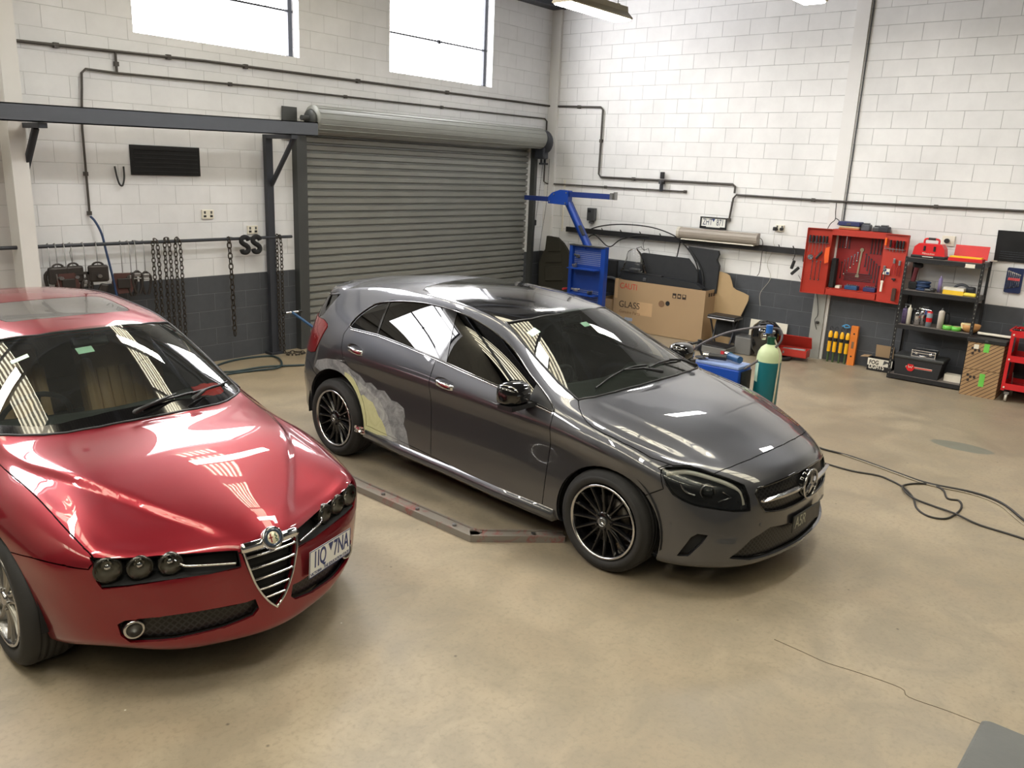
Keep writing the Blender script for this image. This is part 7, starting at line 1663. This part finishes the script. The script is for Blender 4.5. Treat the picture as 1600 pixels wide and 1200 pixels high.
# things on top of the cabinet
ct = .90 + .84 + .007
t = wall_thing('folded_cloth', -5.06, ct, 'folded cream and rust cloth pile on top of the red cabinet', 'cloth'); b = MB(); b.box((0, -.10, .012), (.26, .16, .022), bev=.008); b.build('lower_fold', mat('rust cloth', (176, 96, 60), .8), t); b = MB(); b.box((0, -.10, .033), (.25, .15, .020), bev=.008); b.build('upper_fold', mat('cream cloth', (206, 192, 150), .8), t)
t = wall_thing('blue_case', -5.055, ct + .045, 'navy blue flat case lying on the folded cloths', 'case'); b = MB(); b.box((0, -.10, .03), (.27, .17, .055), bev=.01); b.build('case', mat('navy plastic', (40, 46, 92), .5), t); b = MB(); b.box((0, -.188, .03), (.05, .006, .02)); b.build('clasp', M['cap'], t)
for k, (y, w_, h_, lb) in enumerate(((-5.25, .11, .08, 'grey power tool battery on the cabinet top next to the blue case'), (-5.38, .08, .06, 'small pale grey part in the middle of the cabinet top'), (-5.47, .13, .07, 'dark grey drill battery at the right end of the cabinet top'))):
    t = wall_thing('battery_pack', y, ct, lb, 'battery'); b = MB(); b.box((0, -.09, h_ / 2), (w_, .11, h_), bev=.012); b.build('pack', [M['steel_grey'], M['cap'], M['steel_dark']][k], t); b = MB(); b.box((0, -.09, h_ + .008), (w_ * .6, .08, .018), bev=.005); b.build('clip', M['cap'], t)
b = MB(); b.tube([(-.06, -4.82, 2.07), (-.07, -4.83, 1.95), (-.08, -4.84, 1.86), (-.12, -4.80, 1.80), (-.14, -4.78, 1.70), (-.13, -4.86, 1.66)], .005, 6, round_=5); b.tube([(-.08, -4.84, 1.88), (-.10, -4.90, 1.85), (-.09, -4.88, 1.80)], .006, 6, round_=3); tag(b.build('hanging_lead', M['cable']), 'dark lead with a hook hanging from the conduit beside the red cabinet', 'cable')
b = MB(); b.tube([(-.09, -4.74, .88), (-.09, -4.77, .75), (-.09, -4.79, .6), (-.09, -4.76, .52), (-.09, -4.80, .40)], .004, 6, round_=4); b.box((-.095, -4.80, .50), (.03, .04, .03), bev=.005); tag(b.build('power_cable', M['cable']), 'thin black lead running down the concrete column under the cabinet', 'cable')
# ---------------------------------------------------------------- yellow rams on a rack
t = empty('wooden_strut', (-.08, -5.30, 0), 0, 'orange painted strut with holes standing right of the yellow rams', 'strut'); b = MB(); b.box((0, 0, .26), (.05, .09, .52)); b.build('board', mat('orange paint', (216, 120, 40), .55), t)
for z in (.12, .26, .42): q = MB(); q.cyl((-.024, 0, z), (-.0265, 0, z), .012, n=10); q.build('hole', M['blacksoft'], t)
q = MB(); q.box((-.02, 0, .27), (.014, .03, .09)); q.build('bracket', M['print_brown'], t)
Myl = mat('yellow enamel', (236, 178, 30), .4)
for k, y in enumerate((-5.00, -5.07, -5.15, -5.225)):
    t = empty('hydraulic_ram', (-.10, y, 0), 0, 'yellow and black hydraulic ram standing on the dark wall, ' + ords[k] + ' from the concrete column', 'ram', 'yellow rams by the column')
    b = MB(); b.cyl((0, 0, .0), (0, 0, .14), .014, n=10); b.build('foot', mat('green foot', (64, 82, 48), .6) if k == 0 else bpy.data.materials['green foot'], t); b = MB(); b.cyl((0, 0, .14), (0, 0, .28), .024, n=14); b.build('cylinder', Myl, t)
    b = MB(); b.cyl((0, 0, .28), (0, 0, .33), .022, n=14); b.build('sleeve', M['black'], t); b = MB(); b.lathe([(.026, .33), (.027, .38), (.018, .41), (.010, .42)], n=14); b.build('cap', Myl, t); b = MB(); b.tube([(0, 0, .41), (.0, .02, .45), (0, .0, .48), (0, -.02, .45)], .006, 6, round_=3); b.build('ring', M['steel_dark'], t)
b = MB(); b.tube([(-.12, -5.14, .50), (-.13, -5.2, .53), (-.12, -5.24, .50), (-.13, -5.18, .49), (-.12, -5.16, .52)], .008, 6, round_=4); tag(b.build('blue_strap', mat('light blue strap', (70, 150, 200), .6)), 'light blue strap draped over the tops of the yellow rams', 'strap')
# ---------------------------------------------------------------- lamp carton
t = empty('fog_light_box', (-.10, -5.69, 0), 0, 'open black and white carton lettered FOG LIGHTS beside the shelf', 'box')
b = MB(); b.box((0, 0, .003), (.16, .30, .006)); [b.box((s_ * .077, 0, .08), (.006, .30, .16)) for s_ in (-1, 1)]; [b.box((0, s_ * .147, .08), (.15, .006, .16)) for s_ in (-1, 1)]; b.build('walls', M['black'], t)
b = MB(); b.box((-.0815, 0, .115), (.002, .30, .09)); b.build('white_print', M['white_pl'], t); b = MB(); b.box((.07, .0, .24), (.005, .22, .16), rot=Matrix.Rotation(-.15, 3, 'Y')); b.build('back_flap', Mcard, t); b = MB(); b.box((-.0, .20, .165), (.15, .10, .005), rot=Matrix.Rotation(-.1, 3, 'X')); b.build('side_flap', Mcard, t)
for s_, z, m in (('FOG', .108, M['print_black']), ('LIGHTS', .052, M['white_pl'])):
    o = text('lettering', s_, .075, Matrix.Identity(4), m, None, .0006, 1, .002, 'LEFT'); o.parent = t; o.matrix_local = Matrix(((0, 0, -1, -.0835), (-1, 0, 0, .13), (0, 1, 0, z), (0, 0, 0, 1))) @ Matrix.Diagonal((.78, 1, 1, 1))
b = MB(); b.prism([(-.04, .09), (-.09, .12), (-.14, .09), (-.14, .13), (-.05, .15)], -.0835, -.0825, 'YZ'); b.build('printed_scene', M['cap'], t)
# ---------------------------------------------------------------- black shelving
SH = empty('shelf_rack', (-.245, -6.29, 0), RZ, 'tall black boltless shelf rack with four boards on the right wall', 'shelf')
hw, dd = .41, .205
def slot_mat():
    q = NT('slotted black post'); s_ = q.n('SeparateXYZ'); q.l(q.co(), s_.inputs[0]); f = q.math('LESS_THAN', q.math('ABSOLUTE', q.math('SUBTRACT', q.math('FRACT', q.math('MULTIPLY', s_.outputs[2], 20)), .5)), .17)
    q.l(q.mix(f, lin((30, 30, 32)), lin((126, 124, 118))), q.b.inputs['Base Color']); q.b.inputs['Roughness'].default_value = .4; return q.m
Msl = slot_mat()
for sx_ in (-1, 1):
    for sy_ in (-1, 1):
        b = MB(); b.box((sx_ * hw, sy_ * dd, .755), (.032, .006, 1.50)); b.box((sx_ * (hw + .013), sy_ * (dd - .014), .755), (.006, .03, 1.50)); b.build('post', M['black'], SH)
        b = MB(); b.box((sx_ * hw, sy_ * dd - (.0042 if sy_ < 0 else 0), .755), (.008, .001, 1.46)); b.build('slots', Msl, SH)
Mbd = mat('grey shelf board', (120, 112, 106), .7)
for z in (.06, .68, 1.10, 1.49):
    b = MB(); b.box((0, -dd - .004, z - .02), (2 * hw, .012, .05)); b.box((0, dd, z - .02), (2 * hw, .012, .05)); b.box((-hw, 0, z - .02), (.012, 2 * dd, .05)); b.box((hw, 0, z - .02), (.012, 2 * dd, .05)); b.build('beam', M['black'], SH)
    b = MB(); b.box((0, 0, z), (2 * hw - .02, 2 * dd - .01, .012)); b.build('board', Mbd, SH)
b = MB(); b.box((.28, -dd - .013, 1.462), (.10, .003, .045)); b.build('price_label', M['white_pl'], SH)
def on_shelf(name, u, v, z, label, cat, rz=0, group=None):
    """u along the rack towards the viewer, v out into the room"""
    return empty(name, (-.245 - v, -6.29 - u, z), RZ + rz, label, cat, group)
def can(name, u, v, z, r_, h_, body, capm, label, cat='spray can', neck=.5, nozzle=False):
    t = on_shelf(name, u, v, z, label, cat); b = MB(); b.lathe([(0, 0), (r_, 0), (r_, h_ * .78), (r_ * .9, h_ * .82), (r_ * neck, h_ * .88), (0, h_ * .88)], n=20); b.build('body', body, t)
    b = MB(); b.lathe([(r_ * neck, h_ * .86), (r_ * neck * .9, h_ * .97), (0, h_)], n=14); b.build('cap', capm, t)
    if nozzle: b = MB(); b.box((.02, 0, h_ + .01), (.07, .02, .02), bev=.004); b.build('trigger', capm, t)
    return t
zs = .688; 
mcl = glassmat('clear bottle', (.75, .78, .82), .05, 1, 1.4)
t = can('spray_bottle', -.355, .10, zs, .032, .22, mat('bottle blue red', (96, 84, 120), .3), M['cap'], 'blue and red labelled spray bottle at the left end of the middle shelf', 'bottle', .4, True)
can('squeeze_bottle', -.30, .13, zs, .024, .24, M['white_pl'], M['white_pl'], 'tall white squeeze bottle next to the blue and red labelled bottle', 'bottle', .35)
for k, (u, v, h_, lb) in enumerate(((-.255, .06, .20, 'clear plastic bottle behind the white squeeze bottle'), (-.21, .11, .19, 'shiny silver bottle in the middle of the left bottle cluster'), (-.165, .06, .21, 'silver spray gun cup standing at the back of the bottle cluster'))):
    can('metal_bottle', u, v, zs, .034, h_, M['chrome'] if k else mcl, M['cap'], lb, 'bottle', .5, k == 2)
t = on_shelf('spray_gun', -.13, .07, zs + .15, 'shiny spray gun lying on top of the silver bottles', 'spray gun'); b = MB(); b.cyl((-.07, 0, .05), (.06, 0, .04), .012, n=10); b.box((0, 0, .02), (.03, .02, .08), bev=.005); b.build('gun_body', M['chrome'], t); b = MB(); b.cyl((-.08, 0, .05), (-.06, 0, .05), .018, n=10); b.build('nozzle', M['steel'], t)
can('spray_can', -.075, .11, zs, .033, .19, mat('can blue grey', (140, 150, 160), .3), mat('red cap', (200, 30, 34), .35), 'spray can with a bright red cap on the middle shelf', 'spray can', .95)
b = MB(); b.lathe([(.0335, .06), (.0335, .11)], n=20); b.build('label_band', bpy.data.materials['red cap'], bpy.data.objects[[o.name for o in bpy.data.objects if o.name.startswith('spray_can')][-1]])
can('sealant_bottle', .055, .12, zs, .034, .25, mat('off white can', (200, 192, 180), .4), M['cap'], 'tall cream canister right of the red capped can', 'canister', .35)
can('spray_can', .10, .04, zs, .030, .19, M['steel_dark'], M['black'], 'dark can half hidden behind the tall cream canister', 'spray can', .9)
Mtape = mat('lime tape', (110, 196, 80), .5)
for u, lb in ((.14, 'lime green tape roll next to the cream canister'), (.235, 'lime green tape roll nearer the shelf basket')):
    t = on_shelf('tape_roll', u, .12, zs, lb, 'tape', group='green tape rolls'); b = MB(); b.lathe([(.038, 0), (.052, 0), (.052, .05), (.038, .05), (.038, 0)], n=28); b.build('roll', Mtape, t); b = MB(); b.lathe([(.036, .002), (.038, .002), (.038, .049), (.036, .049), (.036, .002)], n=24); b.build('core', Mcard, t)
t = on_shelf('paper_bowl', .37, .06, zs, 'tan and cream bowl at the right end of the middle shelf', 'bowl'); b = MB(); b.lathe([(0, 0), (.06, 0), (.10, .045), (.108, .09), (.10, .09), (.09, .05), (.055, .01), (0, .01)], n=28); b.build('bowl', mat('tan bowl', (196, 146, 92), .6), t); b = MB(); b.box((-.04, -.06, .07), (.10, .03, .07), bev=.008); b.build('paper', mat('cream paper', (222, 208, 160), .7), t)
# upper shelf
zu = 1.108
t = on_shelf('tool_case_dark', -.33, .05, zu, 'dark red and black drill standing at the left of the upper shelf', 'drill'); b = MB(); b.box((0, 0, .05), (.10, .09, .09), bev=.015); b.build('base', M['blacksoft'], t); b = MB(); b.box((.0, 0, .18), (.05, .05, .20), bev=.015, rot=Matrix.Rotation(.12, 3, 'Y')); b.build('grip', mat('dark red plastic', (96, 30, 38), .5), t); b = MB(); b.box((.02, 0, .29), (.11, .06, .06), bev=.02); b.build('motor', M['blacksoft'], t)
t = on_shelf('hose_coil', -.215, .05, zu, 'coil of dark blue hose on the upper shelf', 'hose'); b = MB(); [b.tube([((.07 - .01 * (k % 2)) * math.cos(a), (.07 - .01 * (k % 2)) * math.sin(a), .012 + .021 * k) for a in (2 * PI * i / 24 for i in range(24))], .012, 8, closed=True) for k in range(5)]; b.build('coil', M['hose_blue'], t)
t = on_shelf('shop_rag', -.12, .13, zu, 'small crumpled grey rag near the front of the upper shelf', 'rag'); b = MB(); b.box((0, 0, .02), (.12, .08, .035), bev=.015, rz=.3); b.box((.04, -.02, .035), (.06, .05, .03), bev=.012, rz=.8); b.build('cloth', M['cap'], t)
can('cleaner_bottle', -.03, .07, zu, .022, .20, mat('lilac bottle', (140, 128, 176), .4), mat('lilac cap', (170, 160, 200), .4), 'slim lilac bottle in the middle of the upper shelf', 'bottle', .5)
t = on_shelf('glove_box', .14, .11, zu, 'yellow and white glove box on the upper shelf', 'box'); b = MB(); b.box((0, 0, .025), (.22, .11, .05)); b.build('lower', mat('yellow card', (238, 196, 50), .6), t); b = MB(); b.box((0, 0, .065), (.22, .11, .03)); b.build('upper', M['white_pl'], t)
t = on_shelf('respirator', .19, -.02, zu, 'grey curved face shield behind the yellow glove box', 'face shield'); b = MB(); b.tube([(.10 * math.cos(a), 0, .11 * math.sin(a)) for a in (PI * i / 16 for i in range(17))], .016, 8); b.build('band', M['steel_grey'], t); b = MB(); b.box((.10, 0, .05), (.10, .08, .09), bev=.02); b.build('strap', M['steel_dark'], t)
t = on_shelf('sponge', .32, .14, zu, 'bright yellow rounded sponge at the right front of the upper shelf', 'sponge'); b = MB(); b.box((0, 0, .02), (.14, .07, .04), bev=.018); b.build('sponge', mat('bright yellow', (246, 216, 84), .7), t)
# top board
zt = 1.498
t = on_shelf('battery_charger', -.20, .06, zt, 'red multi bay battery charger with a carrying handle on top of the rack', 'charger')
Mmk = mat('charger red', (206, 34, 36), .4)
b = MB(); b.prism([(-.18, .03), (-.165, .13), (-.12, .17), (.13, .17), (.165, .12), (.18, .03)], -.08, .08, 'XZ'); b.build('case', Mmk, t); b = MB(); b.box((0, 0, .017), (.38, .18, .034), bev=.008); b.build('base', M['black'], t)
b = MB(); b.tube([(-.08, 0, .165), (-.08, 0, .21), (-.05, 0, .225), (.05, 0, .225), (.08, 0, .21), (.08, 0, .165)], .012, 8, round_=3); b.build('handle', Mmk, t); b = MB(); b.cyl((-.04, 0, .225), (.04, 0, .225), .015, n=10); b.build('grip', M['black'], t)
for u in (-.05, .06): b = MB(); b.box((u, -.083, .115), (.026, .006, .06), bev=.004); b.build('battery_slot', M['black'], t)
o = text('lettering', 'Milwaukee', .032, Matrix.Identity(4), M['white_pl'], None, .0005); o.parent = t; o.matrix_local = Matrix(((1, 0, 0, .0), (0, 0, -1, -.0815), (0, 1, 0, .055), (0, 0, 0, 1)))
b = MB(); b.box((0, -.0915, .018), (.12, .002, .008)); b.build('white_stripe', M['white_pl'], t)
t = on_shelf('tool_tray', .20, .03, zt, 'open red case with a yellow edge on top of the rack', 'case')
b = MB(); b.box((0, -.03, .02), (.36, .16, .04), bev=.004); b.build('tray', Mmk, t); b = MB(); b.box((.02, .075, .10), (.36, .012, .16), rot=Matrix.Rotation(-.25, 3, 'X')); b.build('lid', Mmk, t); b = MB(); b.box((0, -.05, .048), (.34, .10, .018), bev=.004); b.build('yellow_insert', mat('yellow insert', (240, 190, 30), .5), t)
# lower shelf
zl = .068
t = on_shelf('crate_black', -.10, .03, zl, 'large black lidded case with a red and white maker badge on the lowest shelf', 'case')
b = MB(); b.prism([(-.25, 0), (-.27, .21), (.27, .21), (.24, 0)], -.15, .15, 'XZ'); b.build('case', mat('black case plastic', (34, 35, 38), .5, var=.1), t); b = MB(); b.box((0, 0, .225), (.57, .33, .035), bev=.01); b.build('lid', mat('dark grey lid', (58, 60, 60), .5), t)
b = MB(); b.box((.02, -.1535, .11), (.30, .003, .022)); b.build('badge_band', M['white_pl'], t); b = MB(); b.box((.02, -.1555, .11), (.295, .003, .013)); b.build('badge_stripe', bpy.data.materials['red cap'], t)
b = MB(); b.prism([(-.105, .145), (-.125, .10), (-.10, .065), (-.075, .06), (-.05, .065), (-.025, .10), (-.045, .145)], -.160, -.155, 'XZ'); b.build('badge_shield', bpy.data.materials['red cap'], t)
b = MB(); b.tube([(-.10, -.162, .13), (-.09, -.162, .10), (-.075, -.162, .118), (-.06, -.162, .10), (-.05, -.162, .13)], .004, 6); b.build('badge_mark', M['white_pl'], t)
t = on_shelf('aluminium_case', -.06, .07, zl + .245, 'small aluminium edged case on the black case lid', 'case'); b = MB(); b.box((0, 0, .04), (.26, .17, .075)); b.build('case', M['steel_dark'], t)
b = MB()
for z in (.004, .05, .078):
    for s_ in (-1, 1): b.box((0, s_ * .086, z), (.268, .008, .010)); b.box((s_ * .131, 0, z), (.008, .176, .010))
for s_ in (-1, 1):
    for q in (-1, 1): b.box((s_ * .131, q * .086, .04), (.010, .010, .082), bev=.002)
b.build('edge_trim', M['chrome'], t); b = MB(); b.tube([(-.04, -.09, .025), (-.035, -.105, .02), (.035, -.105, .02), (.04, -.09, .025)], .006, 6); b.build('handle', M['chrome'], t)
for u in (-.08, .08): b = MB(); b.box((u, -.092, .045), (.03, .008, .03), bev=.003); b.build('latch', M['chrome'], t)
t = on_shelf('white_carton', .295, .05, zl, 'small white carton at the right of the lowest shelf', 'box'); b = MB(); b.box((0, 0, .04), (.20, .12, .08)); b.build('box', M['white_pl'], t); b = MB(); b.box((0, 0, .082), (.20, .12, .003)); b.build('lid', M['white_pl'], t)
# ---------------------------------------------------------------- striped cartons and the clutter on them
def stripes():
    q = NT('striped cardboard'); s_ = q.n('SeparateXYZ'); q.l(q.co(), s_.inputs[0]); u = q.math('ADD', q.math('MULTIPLY', s_.outputs[1], .8), s_.outputs[2]); f = q.math('LESS_THAN', q.math('FRACT', q.math('MULTIPLY', u, 21)), .2)
    q.l(q.mix(q.noise(5, 3, .5, q.co()), lin((150, 120, 84)), lin((172, 140, 102))), q.b.inputs['Base Color']); c_ = q.mix(f, q.mix(q.noise(5, 3, .5, q.co()), lin((150, 120, 84)), lin((172, 140, 102))), lin((84, 62, 48))); q.l(c_, q.b.inputs['Base Color']); q.b.inputs['Roughness'].default_value = .8; return q.m
Mst = stripes()
for k, (z0, lb) in enumerate(((0, 'lower of two brown cartons with diagonal stripes right of the shelf rack'), (.315, 'upper of two brown cartons with diagonal stripes and a small white label'))):
    t = empty('striped_carton', (-.40, -6.905, z0), 0, lb, 'box', 'diagonally striped cartons'); b = MB(); b.box((0, 0, .155), (.40, .37, .31)); b.build('carton', Mst, t)
    b = MB(); b.box((-.2015, -.02 if k == 0 else -.01, .20 if k == 0 else .26), (.002, .055, .15 if k == 0 else .10)); b.build('green_tape', Mtape, t)
    for q, (y, z) in enumerate(((.10, .22), (.13, .24), (.12, .18), (.06, .22))): c_ = MB(); c_.box((-.2012, y, z), (.0015, .025, .03)); c_.build('print_mark', M['print_black'], t)
    if k: b = MB(); b.box((-.2018, .095, .262), (.002, .05, .05)); b.build('white_label', M['white_pl'], t)
t = empty('black_tray', (-.40, -6.905, .625), 0, 'flat black tray lying on the striped cartons', 'tray'); b = MB(); b.box((0, 0, .025), (.42, .40, .05), bev=.008); b.build('tray', M['black'], t); b = MB(); b.box((-.213, 0, .028), (.004, .03, .018)); b.build('badge', M['cap'], t)
t = empty('white_keyboard', (-.36, -6.94, .676), 0, 'long white plastic keyboard like panel on the black tray', 'panel'); b = MB(); b.box((0, 0, .015), (.10, .36, .03), bev=.008, rot=Matrix.Rotation(.35, 3, 'Y')); b.build('panel', M['white_pl'], t); b = MB(); b.box((-.02, .02, .036), (.02, .03, .004)); b.build('button', M['black'], t)
# ---------------------------------------------------------------- red trolley
Mtr = mat('trolley red', (196, 30, 36), .35, var=.08)
t = empty('tool_trolley', (-.40, -7.44, 0), RZ, 'bright red three shelf tool trolley cut by the right edge of the photo', 'trolley')
for z, nm in ((.16, 'shelf'), (.48, 'shelf'), (.76, 'shelf')):
    b = MB(); b.box((0, 0, z), (.60, .40, .010)); [b.box((s_ * .30, 0, z + .02), (.008, .40, .07)) for s_ in (-1, 1)]; [b.box((0, s_ * .20, z + .02), (.60, .008, .07)) for s_ in (-1, 1)]; b.build(nm, Mtr, t)
for s_ in (-1, 1):
    for q in (-1, 1):
        b = MB(); b.box((s_ * .295, q * .197, .46), (.035, .012, .66)); b.build('post', Mtr, t); b = MB(); b.cyl((s_ * .25 - .012, q * .17, .045), (s_ * .25 + .012, q * .17, .045), .042, n=18); b.build('castor', mat('pale castor', (176, 170, 158), .5) if (s_, q) == (-1, -1) else bpy.data.materials['pale castor'], t)
        b = MB(); b.box((s_ * .25, q * .17, .10), (.05, .03, .03)); b.build('castor_fork', M['steel'], t)
        for z in (.17, .49, .77): b = MB(); b.cyl((s_ * .285, q * .205, z), (s_ * .285, q * .212, z), .010, n=10); b.build('bolt', M['white_pl'], t)
b = MB(); b.cyl((-.33, -.16, .81), (-.33, .16, .81), .012, n=8); [b.cyl((-.30, q * .16, .79), (-.33, q * .16, .81), .012, n=8) for q in (-1, 1)]; b.build('handle', Mtr, t)
b = MB(); P = []; random.seed(6)
for k in range(16): P.append((-.42 + .14 * (random.random() - .5), -7.30 + .22 * (random.random() - .5), .83 + .05 * k / 16 + .01 * random.random()))
b.tube(P, .009, 6, round_=5); tag(b.build('green_cord', mat('green cord', (24, 110, 84), .6)), 'tangled dark green cord heaped on the red trolley', 'cord')
t = empty('silver_tool', (-.50, -7.24, .80), .2, 'silver tool lying on the trolley top in front of the green cord', 'tool'); b = MB(); b.box((0, 0, .015), (.05, .10, .025), bev=.008); b.build('body', M['chrome'], t); b = MB(); b.cyl((0, .05, .015), (0, .12, .015), .009, n=8); b.build('stem', M['black'], t)
t = empty('steel_rod', (-.46, -7.21, .165), 0, 'thin pale rod standing inside the lower trolley shelf', 'rod'); b = MB(); b.cyl((0, 0, 0), (0, .01, .16), .005, n=8); b.build('rod', M['steel'], t); b = MB(); b.cyl((0, 0, 0), (0, 0, .008), .02, n=12); b.build('foot', M['steel_dark'], t)
# ---------------------------------------------------------------- black board and spanner set on the wall
t = wall_thing('wall_board', -7.12, 1.69, 'black wall board with a red splash, at the right edge above the spanner set', 'board')
b = MB(); b.prism([(-.40, -.17), (-.41, .18), (.45, .18), (.45, -.17)], -.03, -.005, 'XZ'); b.build('board', mat('black board', (22, 23, 25), .35), t)
b = MB(); b.prism([(-.12, .06), (-.08, .10), (-.03, .115), (.02, .10), (.06, .06), (.0, .04), (-.06, .045)], -.033, -.029, 'XZ'); b.build('red_print', mat('red board print', (190, 40, 60), .5), t)
for k in range(4): q = MB(); q.box((-.22, -.033, -.06 - .025 * k), (.26, .006, .006)); q.build('groove', M['steel_dark'], t)
q = MB(); q.box((-.39, -.03, -.175), (.06, .05, .012)); q.build('bracket', M['white_pl'], t)
t = wall_thing('spanner_rack', -6.965, 1.315, 'navy blue rack with a row of small chrome spanners on the wall', 'spanner set')
b = MB(); b.prism([(-.085, -.14), (-.085, .13), (-.075, .14), (.075, .14), (.085, .13), (.085, -.14), (.07, -.15), (-.07, -.15)], -.03, -.003, 'XZ'); b.build('tray', mat('navy tray', (28, 42, 84), .4), t)
for k in range(7):
    u = -.065 + k * .02; q = MB(); q.box((u, -.034, .0 - .0), (.006, .004, .20 - .012 * k)); q.cyl((u, -.032, .10 - .006 * k), (u, -.040, .10 - .006 * k), .009, n=10); q.cyl((u, -.032, -.10 + .006 * k), (u, -.040, -.10 + .006 * k), .008, n=10); q.build('spanner', M['chrome'], t)
q = MB(); q.box((0, -.042, .01), (.12, .008, .028)); q.build('red_band', mat('pink red band', (214, 84, 92), .5), t)
t = wall_thing('power_outlet', -6.20, 1.70, 'white outlet with a black plug behind the red battery charger', 'outlet'); b = MB(); b.box((0, -.012, 0), (.14, .022, .12), bev=.004); b.build('face_plate', M['white_pl'], t); b = MB(); b.cyl((-.01, -.02, 0), (-.01, -.06, 0), .028, n=14); b.build('plug', M['black'], t)
